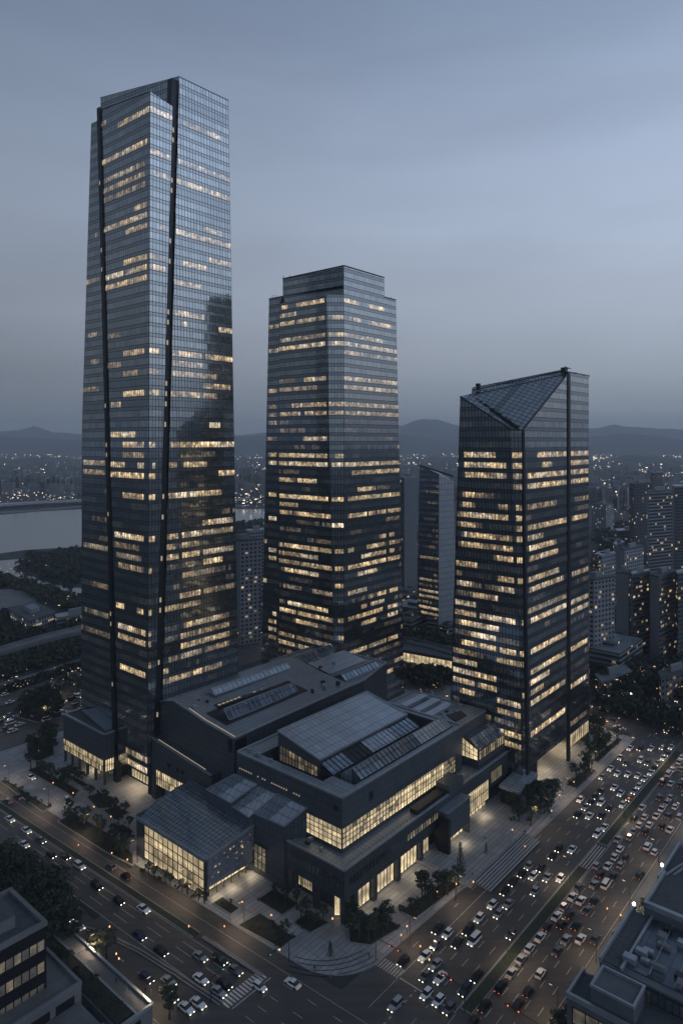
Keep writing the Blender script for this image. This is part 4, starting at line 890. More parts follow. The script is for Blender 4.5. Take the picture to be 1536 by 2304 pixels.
# balcony block above the portal
b = MB(); b.box(190, 212, 129.6, 132.6, PZ, PZ + 1.6); b.build('planter_wall', M['dark'], pd)
b = MB(); b.box(208, 217, 128.2, 134, PZ + .02, PZ + 3.2); b.build('stair_head', M['clad'], pd)

# ---- main hall
mh = thing('main_hall', 'big slate-clad hall with a large pitched metal roof and a glowing glass corner', 'building', W3(190, 158, 0))
a0, a1, b0, b1, zt = 157.4, 227.0, 134.4, 182.0, 32.6
b = MB()
b.box(a0, 161.7, b0, b1, 23.4, zt); b.box(161.7, 166.2, b0, 146, 23.4, zt); b.box(166.2, a1, b0, 136.8, 23.4, zt); b.box(161.7, a1, 174.6, b1, 23.4, zt); b.box(a1 - 3, a1, 136.8, 174.6, 23.4, zt)
b.build('wall', M['clad'], mh)
b = MB(); b.box(a0 + .3, a1 - .3, b0 + .3, b1 - .3, 0.0, 23.4); b.build('base_wall', M['clad2'], mh)
glazed(mh, (a0 + .3, 149.5), (a0 + .3, b0 + .35), 17.2, 23.3, 8, 4, .85, seed=20); glazed(mh, (a0 + .35, b0 + .3), (184.5, b0 + .3), 17.2, 23.3, 16, 4, .75, seed=21, lit=.85)
glazed(mh, (184.5, b0 + .28), (214.0, b0 + .28), 17.2, 24.8, 18, 4, 1.0, seed=22, lit=.95); glazed(mh, (214.0, b0 + .25), (222.0, b0 + .25), 17.2, 23.4, 6, 4, .35, seed=23, lit=.6)
b = MB(); b.box(184.4, 214.2, b0 - .02, b0 + .2, 24.8, 25.1); b.build('head_trim', M['frame'], mh)
# roof rim
b = MB()
for bx in ((a0 + .5, 161.5, b0 + .5, b1 - .5), (161.7, 166.0, b0 + .5, 145.8), (166.2, a1 - .5, b0 + .5, 136.6), (161.7, a1 - .5, 174.8, b1 - .5), (a1 - 2.8, a1 - .5, 136.8, 174.6)): b.box(bx[0], bx[1], bx[2], bx[3], zt - .2, zt + .05)
b.build('roof_rim', M['roofl'], mh)
coping(mh, [(a0 + .2, b0 + .2, zt + .2), (a1 - .2, b0 + .2, zt + .2), (a1 - .2, b1 - .2, zt + .2), (a0 + .2, b1 - .2, zt + .2)], .8, .5)
b = MB(); b.box(161.6, a1 - 2.8, 136.7, 174.7, 23.5, 26.0); b.build('well_floor', M['gravel'], mh)
# pitched roof rising to the rear left
S = [(166.4, 171.0, 40.0), (215.5, 171.0, 40.0), (215.5, 151.6, 35.9), (166.4, 151.6, 35.9)]
b = MB(); q3(b, S[3], S[2], S[1], S[0]); b.build('pitched_roof', M['roofm'], mh)
b = MB()
q3(b, (166.5, 171, 27), (166.5, 151.6, 27), (166.5, 151.6, 35.8), (166.5, 171, 39.9)); q3(b, (166.5, 171, 39.9), (215.4, 171, 39.9), (215.4, 171, 27), (166.5, 171, 27)); q3(b, (215.4, 151.6, 27), (215.4, 171, 27), (215.4, 171, 39.9), (215.4, 151.6, 35.8)); q3(b, (166.5, 151.6, 27), (215.4, 151.6, 27), (215.4, 151.6, 35.8), (166.5, 151.6, 35.8)); b.build('gable_wall', M['clad'], mh)
coping(mh, [(S[0][0], S[0][1], 40.1), (S[1][0], S[1][1], 40.1), (S[2][0], S[2][1], 36), (S[3][0], S[3][1], 36)], .5, .4)
glazed(mh, (166.45, 170), (166.45, 152.5), 28.2, 31.6, 12, 1, .55, 'gable_window', seed=24, lit=.7, z1=35.5 if False else 31.6) if False else glazed(mh, (166.45, 170), (166.45, 152.5), 30.2, 35.6, 12, 2, .2, 'gable_window', seed=24, lit=.5, z1B=33.4)
# stepped roof lights in front of the pitched roof
def skyrow(root, a0, a1, bl, bh, zl_, zh, segs, name='skylight'):
    for i, (t0, t1, mt) in enumerate(segs):
        b = MB(); x0, x1 = a0 + (a1 - a0) * t0, a0 + (a1 - a0) * t1; q3(b, (x0, bl, zl_), (x1, bl, zl_), (x1, bh, zh), (x0, bh, zh)); q3(b, (x1, bh, zh), (x0, bh, zh), (x0, bh, zl_ - 2), (x1, bh, zl_ - 2)); q3(b, (x0, bh, zh), (x0, bl, zl_), (x0, bl, zl_ - 2), (x0, bh, zl_ - 2))
        o = b.build(name, M[mt], root); f = MB(); n = max(2, int((x1 - x0) / 2))
        for k in range(n + 1):
            a = x0 + (x1 - x0) * k / n; f.beam(W3(a, bl, zl_ + .1), W3(a, bh, zh + .1), .14)
        f.build('glazing_bar', M['coping'] if mt == 'roofp' else M['frame'], o)
skyrow(mh, 166.4, 215.5, 145.9, 151.5, 32.9, 35.0, [(0, .22, 'roofg'), (.22, .42, 'dark'), (.42, .72, 'roofp'), (.72, 1, 'roofg')])
b = MB(); q3(b, (166.4, 145.9, 32.8), (215.5, 145.9, 32.8), (215.5, 145.9, 27), (166.4, 145.9, 27)); q3(b, (166.4, 151.5, 35), (166.4, 145.9, 32.8), (166.4, 145.9, 27), (166.4, 151.5, 27)); b.build('monitor_wall', M['clad2'], mh)
skyrow(mh, 169.6, 223.5, 137.0, 140.8, 32.9, 35.4, [(0, .62, 'roofg'), (.62, .95, 'roofp'), (.95, 1, 'roofm')])
b = MB(); q3(b, (169.6, 140.8, 35.4), (223.5, 140.8, 35.4), (223.5, 145.4, 32.4), (169.6, 145.4, 32.4)); q3(b, (169.6, 137.0, 32.9), (169.6, 140.8, 35.4), (169.6, 145.4, 32.4)); q3(b, (169.6, 145.4, 32.4), (169.6, 145.4, 26), (169.6, 137.0, 26), (169.6, 137.0, 32.9)); b.build('monitor_roof', M['roofm'], mh)
b = MB(); b.box(a0 - .05, a0 + .2, 136, 137.8, 28.2, 29.8); b.box(170.5, 172.6, b0 - .06, b0 + .2, 26.8, 29.4); b.build('louvre', M['dark'], mh)
for i in range(26):      # string of small lamps set in the left wall
    if r.random() < .75: x = 152 + i * 1.12; o = MB(); o.box(a0 - .1, a0 + .02, x, x + .45, 27.4, 27.8); o.build('wall_light', M['l4'], mh)
# planting and warm lights down in the sunken well
for i in range(16):
    o = MB(); a_, b_ = 162.6 + r.random() * 3.2, 148 + r.random() * 25; o.box(a_, a_ + .5, b_, b_ + .4, 26.0, 26.5); o.build('well_light', M['l4'], mh)
# blocks behind the main hall
rb = thing('roof_block', 'flat-roofed rear block with ribbed roof behind the main hall', 'building', W3(240, 150, 0))
b = MB(); b.box(227.2, 250, 137, 172, 0, 30.4); b.build('wall', M['clad'], rb)
b = MB(); b.box(227.8, 249.4, 137.6, 171.4, 30.2, 30.5); b.build('roof', M['roofl'], rb); coping(rb, [(227.5, 137.3, 30.7), (249.7, 137.3, 30.7), (249.7, 171.7, 30.7), (227.5, 171.7, 30.7)], .5, .4)
for i in range(3):
    b = MB(); b.box(230, 246, 150 + i * 6, 153.5 + i * 6, 30.5, 31.5 + .3 * i); b.build('roof_vent', M['roofm'], rb)
b = MB(); b.prism([(233, 141), (241, 141), (243, 144.5), (236, 147)], 30.5, 30.9); b.build('roof_opening', M['dark'], rb)
# glazed winter garden on the podium roof
wg = thing('winter_garden', 'glowing glazed winter garden with a faceted roof on the podium beside the right tower', 'conservatory', W3(245, 134, 15))
b = MB(); b.prism([(231.5, 130.2), (253, 130.2), (253, 138), (231.5, 138)], PZ, 19.2); b.build('base_wall', M['clad'], wg)
glazed(wg, (231.45, 137.5), (231.45, 130.4), 19.2, 26.4, 4, 3, 1.0, z1B=23.2, seed=30); glazed(wg, (231.6, 130.15), (252.8, 130.15), 19.3, 22.6, 12, 1, .4, seed=31, lit=.6)
b = MB(); q3(b, (231.4, 130.1, 23.0), (253, 130.1, 22.8), (252, 134.4, 25.8), (231.4, 134.0, 26.3)); q3(b, (231.4, 134.0, 26.3), (252, 134.4, 25.8), (252, 138, 26.2), (231.4, 138, 26.6)); q3(b, (253, 130.1, 19.2), (253, 138, 19.2), (252, 138, 26.2), (252, 134.4, 25.8), (253, 130.1, 22.8)); b.build('glass_roof', M['roofg'], wg)
b = MB()
for i in range(9):
    a = 231.5 + i * 2.65; b.beam(W3(a, 130.1, 23.1), W3(a, 134.1, 26.3), .14); b.beam(W3(a, 134.1, 26.3), W3(a, 138, 26.6), .14)
b.build('glazing_bar', M['coping'], wg)
# gatehouse
gh = thing('gatehouse', 'small dark pavilion with an upturned roof before the right tower', 'pavilion', W3(248, 123, 0))
b = MB(); b.box(241.5, 243.4, 119.2, 125.5, .9, 7.0); b.box(241.5, 256, 125.0, 126.0, .9, 7.0); b.build('wall', M['dark'], gh)
b = MB(); b.prism([(240.6, 118.2), (257, 118.2), (257, 126.6), (240.6, 126.6)], [6.7, 7.6, 7.6, 6.7], [7.5, 8.9, 8.9, 7.5]); b.build('roof', M['roofm'], gh)
for x in (250, 255.8): b = MB(); b.box(x, x + .4, 118.8, 119.2, .9, 7.2); b.build('column', M['frame'], gh)
glazed(gh, (244, 124.9), (249, 124.9), 1.2, 4.2, 3, 1, .45, seed=33)
# bridge wing joining the podium to the right tower
br = thing('bridge_wing', 'dark link wing between the podium and the right tower with a shadowed underpass', 'building', W3(256, 137, 0))
b = MB(); b.prism([(262.0, 128.8), (265.5, 128.8), (265.5, 150), (262.0, 150)], 12, PZ); b.box(250.5, 252.4, 126.6, 150, 0, 12) if False else None; b.build('wall', M['clad2'], br)

# ---- glass pavilion at the street corner
gp_ = thing('glass_pavilion', 'glass-fronted pavilion with a tiled glazed roof glowing at the street corner', 'pavilion', W3(144, 186, 0))
a0, a1, b0, b1 = 132.4, 154.8, 167.4, 204.0
zc = 12.6      # height of the street front
b = MB(); b.box(a0, a0 + .9, b0, b0 + .9, 0, zc); b.box(a0, a0 + .9, b1 - 4.2, b1, 0, zc); b.box(a0, a1, b1 - .5, b1, 0, 14); b.box(a1 - .5, a1, b0 + .5, b1, 0, 14.2)
b.box(a0 + 1.0, a1 - .6, b0 + 3.2, b1 - .6, 0, .35)
b.build('wall', M['clad'], gp_)
glazed(gp_, (a0 + .35, b1 - 4.3), (a0 + .35, b0 + .9), .8, zc - .9, 12, 4, .62, seed=40, lit=.95, fw=.2)
b = MB(); b.prism([(a0, b0), (a1, b0), (a1, b0 + .5), (a0, b0 + .5)], [3.9, 3.4, 3.4, 3.9], [zc, 15.2, 15.2, zc]); M['screen'] = panelled('pale_screen_panels', (.27, .295, .335), 1.3, 1.3, .3, .35, .6, .14); b.build('side_screen', M['screen'], gp_)
glazed(gp_, (a0 + 1, b0 + 3.3), (a1 - .6, b0 + 3.3), .4, 3.6, 8, 1, 1.0, 'shopfront', seed=41)
b = MB(); b.box(a0 + .5, a1 - .6, b0 + .5, b0 + 3.3, 3.6, 3.9); b.build('soffit', M['coping'], gp_)
for i in range(7):
    o = MB(); a = a0 + 2.2 + i * 3.0; o.tube([W3(a, b0 + 1.1, .16), W3(a, b0 + 1.1, 3.7)], [.13, .13], 8); o.build('column', M['frame'], gp_)
r2 = random.Random(12)
spots = [(a0 + 2.2 + r2.random() * 18, r2.choice((1, 2, 2, 3))) for _ in range(26)]
for a, lv in spots:      # glowing patches on the screen's face, put in for the warm reflections on it
    z = 3.9 + lv * 2.3 + (a - a0) * .10 + r2.uniform(-.5, .5); o = MB(); s_ = r2.uniform(.25, .75)
    o.face([W3(a, b0 - .04, z), W3(a + s_, b0 - .04, z), W3(a + s_, b0 - .04, z + s_ * .8), W3(a, b0 - .04, z + s_ * .8)], at=r2.uniform(.3, .8)); o.build('screen_glow_patch', M['lhall'], gp_)
N = 14; bmr = MB()
def roofz(a, bb):
    s = (a - a0) / (a1 - a0); t = (bb - b0) / (b1 - b0); return zc + .1 + 2.6 * s + 1.9 * s * t + .9 * math.sin(math.pi * s) * t
for i in range(N):
    for j in range(N):
        aa, ab_, ba, bb = a0 + (a1 - a0) * i / N, a0 + (a1 - a0) * (i + 1) / N, b0 + (b1 - b0) * j / N, b0 + (b1 - b0) * (j + 1) / N
        q3(bmr, (aa, ba, roofz(aa, ba)), (ab_, ba, roofz(ab_, ba)), (ab_, bb, roofz(ab_, bb)), (aa, bb, roofz(aa, bb)))
M['tiles'] = panelled('glazed_roof_tiles', (.24, .29, .345), 1.6, 1.6, .2, .65, .28, .22, tile=.14)
bmr.build('glazed_roof', M['tiles'], gp_)
rp = [W3(a0 - .05, b0 + (b1 - b0) * t / 10, zc + .1) for t in range(11)]
b = MB(); [b.beam(p, q, .8, .9) for p, q in zip(rp, rp[1:])]; rp = [W3(a0 + (a1 - a0) * t / 10, b0, roofz(a0 + (a1 - a0) * t / 10, b0)) for t in range(11)]; [b.beam(p, q, .8, .6) for p, q in zip(rp, rp[1:])]; b.build('coping', M['coping'], gp_)
# stepped roofs behind the pavilion
sr = thing('stepped_roof_building', 'stepped metal-roofed rooms between the glass pavilion and the main hall', 'building', W3(158, 175, 0))
def shed(root, a0, a1, b0, b1, zb, z00, z10, z11, z01, split=.5):
    b = MB(); b.prism([(a0, b0), (a1, b0), (a1, b1), (a0, b1)], zb, [z00, z10, z11, z01]); b.build('wall', M['clad'], root)
    m = lambda t: (b0 + (b1 - b0) * t)
    for t0, t1, mt in ((0, split, 'roofp'), (split, 1, 'roofm')):
        c = MB(); zz = lambda a_, t: (z00 + (z01 - z00) * t if a_ == a0 else z10 + (z11 - z10) * t) + .12
        q3(c, (a0, m(t0), zz(a0, t0)), (a1, m(t0), zz(a1, t0)), (a1, m(t1), zz(a1, t1)), (a0, m(t1), zz(a0, t1))); c.build('roof_slope', M[mt], root)
def skew_room(root, P, zb):
    """room under a tilted roof; P = front-left, front-right, rear-right, rear-left with heights"""
    b = MB(); F0, F1, R1, R0 = P
    for A, B in ((F0, F1), (F1, R1), (R1, R0), (R0, F0)): b.face([W3(A[0], A[1], zb), W3(B[0], B[1], zb), W3(*B), W3(*A)])
    b.build('wall', M['clad'], root); mix_ = lambda A, B, t: tuple(A[k] + (B[k] - A[k]) * t for k in range(3))
    for t0, t1, mt in ((0, .5, 'roofg2'), (.5, 1, 'roofp')):
        c = MB(); q = [mix_(F0, F1, t0), mix_(F0, F1, t1), mix_(R0, R1, t1), mix_(R0, R1, t0)]; q3(c, *[(a, bb, z + .12) for a, bb, z in q]); c.build('roof_slope', M[mt], root)
    e = MB()
    for A, B in ((F0, F1), (F1, R1), (R1, R0), (R0, F0)): e.beam(W3(A[0], A[1], A[2] + .1), W3(B[0], B[1], B[2] + .1), .28, .3)
    e.build('coping', M['coping'], root)
M['roofg2'] = panelled('dull_roof_panes', (.20, .235, .27), 1.9, 1.9, .25, .5, .4, .2)
skew_room(sr, [(150.6, 190.1, 19.7), (150.6, 177.2, 19.4), (157.25, 171.3, 25.0), (157.25, 182.9, 24.8)], 0)
skew_room(sr, [(151.2, 178.6, 18.2), (151.2, 169.0, 17.2), (157.2, 162.2, 24.6), (157.2, 170.8, 24.4)], 0)
skew_room(sr, [(152.0, 167.3, 18.9), (152.0, 153.5, 19.5), (157.2, 148.7, 24.9), (157.2, 161.9, 25.0)], 0)
glazed(sr, (151.95, 167.0), (151.95, 161.5), 2.0, 9.5, 3, 3, .18, seed=44)
b = MB(); b.box(151.85, 152.2, 161.2, 167, 9.4, 10.6); b.build('band', M['clad2'], sr)
# warm lamps under canopies and in lobbies
for p, e in (((158, 243, 6.5), 2600), ((160, 214, 4.5), 2200), ((154, 270, 4.2), 900), ((142, 166, 3.0), 500), ((150, 166, 3.0), 500), ((136, 166, 3.0), 450), ((172, 126.5, 5), 500), ((184, 126.5, 5), 600), ((161, 127, 5), 350), ((208, 123, 4), 500), ((228, 126, 4), 600), ((275, 127, 8), 3600), ((302, 127, 8), 3200)):
    lamp_light('canopy_light', W3(*p), e * .5, (1.0, .78, .50), .3)
glazed(t3, (264, 132.9), (291, 132.9), 5.2, 10.6, 9, 2, .9, 'lobby_window', seed=50); glazed(t3, (296, 132.9), (316, 132.9), .6, 10.6, 8, 3, .8, 'lobby_window', seed=51)
glazed(t3, (294.8, 121.0), (316.4, 121.0), 5.4, 10.9, 10, 1, .75, 'lobby_window', seed=52)

# plant, ducts and hatches on the flat roofs
r = random.Random(61)
for root, a0_, a1_, b0_, b1_, z_, n_, nm in ((hb, 208, 226, 191, 199, 36.0, 5, 'roof_unit'), (hb, 164, 175, 210, 222, 37.4, 3, 'roof_unit'), (rh, 232, 240, 204, 219, 36.6, 4, 'roof_unit'), (pd, 153, 156.5, 137, 150, PZ, 3, 'roof_unit'), (pd, 218, 228, 130, 133, PZ, 3, 'roof_unit'), (rb, 229, 247, 139, 149, 30.5, 5, 'roof_unit'), (mh, 158.5, 161, 150, 180, zt if False else 32.6, 4, 'roof_unit'), (an, 160, 166, 259, 284, 20.6, 4, 'roof_unit')):
    for i in range(n_):
        a_, b_ = r.uniform(a0_, a1_), r.uniform(b0_, b1_); w_, d_, h_ = r.uniform(.7, 2.0), r.uniform(.7, 1.6), r.uniform(.5, 1.3); o = MB(); o.box(a_, a_ + w_, b_, b_ + d_, z_ - .3, z_ + h_); o.build(nm, M[r.choice(('coping', 'frame', 'roofm'))], root)
o = MB()
for i in range(60):
    a_ = 153 + i * 1.8; o.beam(W3(a_, 129.1, PZ + .55), W3(a_, 129.1, PZ + 1.5), .07)
o.beam(W3(153, 129.1, PZ + 1.5), W3(260, 129.1, PZ + 1.5), .09); o.build('railing', M['frame'], pd)
# ================================================================== FOREGROUND BUILDINGS
fl = thing('office_block', 'dark flat-roofed office block cut off by the bottom left corner of the picture', 'building', W3(70, 170, 0))
b = MB(); b.box(30, 79.7, 160.7, 179.5, 0, 24.2); b.build('wall', M['dark'], fl)
b = MB(); b.box(31, 79, 161.4, 178.8, 24.1, 24.35); b.build('roof', M['gravel'], fl)
b = MB(); b.box(30, 79.9, 160.5, 161.4, 24.2, 25.3); b.box(78.9, 79.9, 161.4, 179.7, 24.2, 25.3); b.box(30, 78.9, 178.8, 179.7, 24.2, 25.3); b.build('parapet', M['conc'], fl)
b = MB(); b.box(50, 74.5, 165.5, 176, 24.35, 27.4); b.build('plant_room', M['conc'], fl)
b = MB(); b.box(49.7, 74.8, 165.2, 176.3, 27.4, 27.8); b.build('plant_room_roof', M['gravel'], fl)
for z in (18.9, 13.7): glazed(fl, (50, 160.65), (79.2, 160.65), z, z + 2.5, 16, 1, .16, seed=int(z), lit=.75)
glazed(fl, (50, 160.65), (79.2, 160.65), 8.6, 11, 16, 1, .05, seed=77)
fp = thing('podium_block', 'pale stone podium with dark tall openings and terrace roofs in the bottom left corner', 'building', W3(75, 150, 0))
b = MB(); b.box(60, 85.4, 146, 155.0, 0, 9.4) if False else None
b.box(50, 85.4, 154.8, 160.4, 0, 9.6); b.box(79.9, 85.4, 160.6, 172, 0, 9.6); b.box(66, 84.6, 143.5, 154.6, 0, 6.2); b.build('wall', M['conc'], fp)
b = MB(); b.box(50.5, 84.9, 155.2, 160.2, 9.5, 9.66); b.box(80.2, 84.9, 160.8, 171.6, 9.5, 9.66); b.box(66.5, 84.1, 144, 154.4, 6.1, 6.26); b.build('roof_terrace', M['pave2'], fp)
b = MB(); b.box(50, 85.5, 154.7, 155.3, 9.6, 10.5); b.box(84.8, 85.5, 155.3, 172, 9.6, 10.5); b.box(66, 84.7, 143.4, 143.9, 6.2, 7.0); b.build('parapet', M['stone'], fp)
for a in (60, 66.5, 73, 79):
    o = MB(); o.box(a, a + 4.6, 154.72, 154.9, .5, 8.2); o.build('opening', M['dark'], fp)
glazed(fp, (70, 143.45), (76, 143.45), 1.6, 5.0, 3, 1, .3, seed=60)
fs = thing('terrace_building', 'long low street-front building with paved roof terraces and planted beds, bottom left', 'building', W3(92, 160, 0))
b = MB(); b.box(87.2, 96.2, 141.5, 183, 0, 4.8); b.build('wall', M['conc'], fs)
b = MB(); b.box(92.4, 95.7, 142, 165, 4.7, 4.96); b.box(92.4, 95.7, 171, 182.5, 4.7, 4.96); b.build('roof_terrace', M['pave2'], fs)
b = MB(); b.box(87.5, 92.0, 143, 182, 4.7, 5.2); b.build('planting_bed', M['soil'], fs)
b = MB(); b.box(95.8, 96.4, 141.4, 183.2, 4.8, 5.6); b.box(87.2, 96.2, 141.3, 141.9, 4.8, 5.6); b.box(91.9, 92.4, 142, 182, 4.8, 5.4); b.build('parapet', M['coping'], fs)
b = MB(); b.box(88, 92.8, 141.2, 141.5, 1, 3.8); b.build('opening', M['dark'], fs)
for bb in (146, 149, 152.5, 156, 160, 174, 177): 
    o = thing('roof_table', 'small dark terrace table, number %d from the street corner on the low roof' % [146, 149, 152.5, 156, 160, 174, 177].index(bb), 'table', W3(94.2, bb, 4.96)) if False else None

fr = thing('mall_building', 'large stepped building with terraces and patchwork panel roofs filling the bottom right corner', 'building', W3(165, 45, 0))
M['patch'] = panelled('patchwork_roof_panels', (.07, .09, .115), 4.6, 3.2, .3, .5, .4, .14, tile=.75)
b = MB(); b.box(147.9, 157.4, 2, 61.3, 0, 17.4); b.box(157.4, 180, 2, 57.6, 0, 21.6); b.box(180, 197, 2, 54.8, 0, 23.6); M['mall'] = plain('grey_mall_stone', (.105, .115, .13), .8, 0, .2, .3); b.build('wall', M['mall'], fr)
b = MB(); b.box(148.4, 157.3, 2.5, 60.8, 17.3, 17.55); b.build('roof_terrace', M['gravel'], fr)
b = MB(); b.box(159.5, 179.6, 2.5, 52.8, 21.5, 21.8); b.build('panel_roof', M['patch'], fr)
b = MB(); b.box(158, 179.8, 53.2, 57.2, 21.5, 21.82); b.box(181, 196.6, 2.5, 54.2, 23.5, 23.8); b.build('roof_terrace', M['gravel'], fr)
b = MB(); b.box(147.7, 157.4, 60.9, 61.5, 17.4, 18.5); b.box(147.7, 148.4, 2, 60.9, 17.4, 18.5); b.box(157.2, 180.2, 57.2, 57.8, 21.6, 22.7); b.box(180.0, 181.2, 2, 55.0, 23.6, 24.8); b.box(180, 197.2, 54.4, 55.0, 23.6, 24.6); b.box(157.4, 180, 52.6, 53.1, 21.6, 22.4); b.build('parapet', M['coping'], fr)
b = MB(); b.box(149.2, 156.4, 47.5, 56.5, 17.6, 21.3); b.build('penthouse', M['mall'], fr)
b = MB(); b.box(149.0, 156.6, 47.3, 47.8, 21.3, 21.9); b.box(149.0, 156.6, 56.2, 56.7, 21.3, 21.9); b.box(149.0, 149.5, 47.8, 56.2, 21.3, 21.9); b.box(156.1, 156.6, 47.8, 56.2, 21.3, 21.9); b.build('penthouse_parapet', M['coping'], fr)
b = MB(); b.box(157.3, 157.5, 3, 57, 17.8, 21.2); b.build('clerestory', M['t3'], fr)
glazed(fr, (147.9, 60), (147.9, 20), 12.6, 16.0, 14, 1, .10, seed=70, lit=.7); glazed(fr, (147.9, 60), (147.9, 20), 7.0, 11.0, 14, 1, .10, seed=71)
r = random.Random(21)
for i in range(30):
    a = 160 + r.random() * 18; bb = 20 + r.random() * 31; o = MB(); w = r.uniform(.8, 2.2); o.box(a, a + w, bb, bb + r.uniform(1, 3), 21.8, 21.8 + r.uniform(.6, 1.6)); o.build('roof_unit', M[r.choice(('coping', 'frame', 'stone'))], fr)
for i in range(9):
    x = 6 + i * 5.2; o = MB(); o.beam(W3(159.6, x, 22.4), W3(179.4, x + .3, 22.6), .12); o.build('railing', M['coping'], fr)
f2_ = thing('curved_roof_building', 'dark building with curved white ribs on its roof at the right edge', 'building', W3(213, 55, 0))
b = MB(); b.box(205, 226, 20, 58.5, 0, 17); b.build('wall', M['clad2'], f2_)
b = MB(); b.box(205.5, 225.5, 20.5, 58, 16.9, 17.2); b.build('roof', M['gravel'], f2_)
for i in range(3):
    b = MB(); pts = [W3(206 + i * 3 + 16 * math.sin(t * math.pi / 8), 57.8 - t * 2.2 - i * 2, 17.2 + 2.2 * math.sin(t * math.pi / 8)) for t in range(9)]
    for p, q in zip(pts, pts[1:]): b.beam(p, q, .45)
    b.build('roof_rib', M['coping'], f2_)
b = MB(); b.box(204.7, 226.2, 58.2, 58.8, 17, 18); b.box(204.7, 205.2, 20, 58.2, 17, 18); b.build('parapet', M['coping'], f2_)

# ================================================================== APARTMENTS AND LOW CITY
def apt_mat(name, wall, fh=2.9, bw=3.2, ww=.55, wh=.5, lit=.06, band=False):
    m, T = newmat(name); uv, u, v = uvxy(T)
    fv = T.m('FRACT', T.m('DIVIDE', v, fh)); fu = T.m('FRACT', T.m('DIVIDE', u, bw)); fl_ = T.m('FLOOR', T.m('DIVIDE', v, fh)); by = T.m('FLOOR', T.m('DIVIDE', u, bw))
    inv = T.m('MULTIPLY', T.m('GREATER_THAN', fv, .3), T.m('LESS_THAN', fv, .3 + wh)); inu = T.m('MULTIPLY', T.m('GREATER_THAN', fu, .2), T.m('LESS_THAN', fu, .2 + ww))
    win = inv if band else T.m('MULTIPLY', inv, inu)
    r1, _ = wnoise(T, fl_, by, 4.0); n = noise(T, geopos(T), .05, 4)
    w = T.mix(1.0, wall, T.ramp(n, [(.3, .82), (.7, 1.12)]), 'MULTIPLY')
    c = T.mix(win, w, (.035, .04, .048)); e = T.m('MULTIPLY', T.m('MULTIPLY', inv, inu), T.m('LESS_THAN', r1, lit))
    r2, _ = wnoise(T, by, fl_, 9.0)
    es = T.m('MULTIPLY', e, T.m('ADD', .12, T.m('MULTIPLY', T.m('POWER', r2, 2.0), .7)))
    finish(T, c, T.m('SUBTRACT', .8, T.m('MULTIPLY', win, .6)), 0, (1.0, .70, .38), es); return m
AW = {'white': apt_mat('white_punched_flats', (.26, .275, .30), lit=.045), 'pale': apt_mat('pale_banded_flats', (.19, .205, .225), ww=.7, wh=.55, lit=.045, band=True), 'dark': apt_mat('dark_banded_flats', (.08, .088, .10), ww=.7, wh=.5, lit=.045, band=True),
      'tower': apt_mat('dark_office_flats', (.07, .078, .09), 3.4, 2.6, .6, .6, lit=.05), 'grid': apt_mat('gridded_flats', (.23, .245, .27), 3.0, 3.0, .6, .6, lit=.08), 'low': apt_mat('low_block_walls', (.14, .142, .15), 3.4, 3.4, .6, .45, lit=.08)}
M['gable2'] = plain('pale_end_wall', (.42, .43, .45), .8, 0, .10, .06); M['gable'] = plain('blank_gable', (.21, .228, .25), .8, 0, .10, .06)
def apt(name, label, x0, xs, x1, top, base, dl, dr, left, right, t=None, group=None, parts=True, seed=0, cat='apartment block', lits=8):
    """block seen corner-on: photo columns x0|xs|x1, roof row at the corner, base row (or distance t)"""
    t = t or FPX * CAM_H / (base - HOR); f = lambda px, tt: ((px - CPX) / FPX * tt, tt)
    c = f(xs, t); l = f(x0, t + dl); rr = f(x1, t + dr); bk = (l[0] + rr[0] - c[0], l[1] + rr[1] - c[1]); H = CAM_H - (top - HOR) * t / FPX
    o = thing(name, label, cat, (*c, 0), group)
    def wall(p, q, m, nm):
        w = math.hypot(q[0] - p[0], q[1] - p[1]); b = MB(); b.face([(*p, 0), (*q, 0), (*q, H), (*p, H)], [(0, 0), (w, 0), (w, H), (0, H)]); return b.build(nm, m, o)
    am = lambda k: M['gable'] if k == 'gable' else M['gable2'] if k == 'gable2' else AW[k]
    wall(l, c, am(left), 'gable_wall' if left == 'gable' else 'wall'); wall(c, rr, am(right), 'gable_wall' if right == 'gable' else 'wall')
    b = MB(); b.face([(*rr, 0), (*bk, 0), (*bk, H), (*rr, H)]); b.face([(*bk, 0), (*l, 0), (*l, H), (*bk, H)]); b.build('rear_wall', am('low'), o)
    idw = lambda a, bb, z: (a, bb, z)
    b = MB(); cx = (l[0] + rr[0]) / 2; cy_ = (c[1] + bk[1]) / 2; k = 1.03
    ring = [(cx + (p[0] - cx) * k, cy_ + (p[1] - cy_) * k) for p in (c, rr, bk, l)]; b.prism(ring, H, H + .9, w=idw); b.build('roof', M['gravel'] if seed % 2 else M['roofl'], o)
    if parts:
        r = random.Random(seed + 50); b = MB(); ring = [(cx + (p[0] - cx) * .35, cy_ + (p[1] - cy_) * .35) for p in (c, rr, bk, l)]; b.prism(ring, H + .9, H + 4, w=idw); b.build('stair_tower', M['gable'], o)
        for i in range(lits):
            p, q = (c, rr) if (right != 'gable' and (left == 'gable' or r.random() < .65)) else (l, c)
            w = math.hypot(q[0] - p[0], q[1] - p[1]); d = ((q[0] - p[0]) / w, (q[1] - p[1]) / w); n = (d[1], -d[0]); u = r.uniform(.5, max(.6, w - 3)); z = 2.9 * r.randrange(1, max(2, int(H / 2.9) - 1)) + 1
            W_ = lambda uu, zz: (p[0] + d[0] * uu + n[0] * .12, p[1] + d[1] * uu + n[1] * .12, zz); b = MB(); b.face([W_(u, z), W_(u + 2.0, z), W_(u + 2.0, z + 1.3), W_(u, z + 1.3)]); b.build('window', M['l4'], o)
    return o
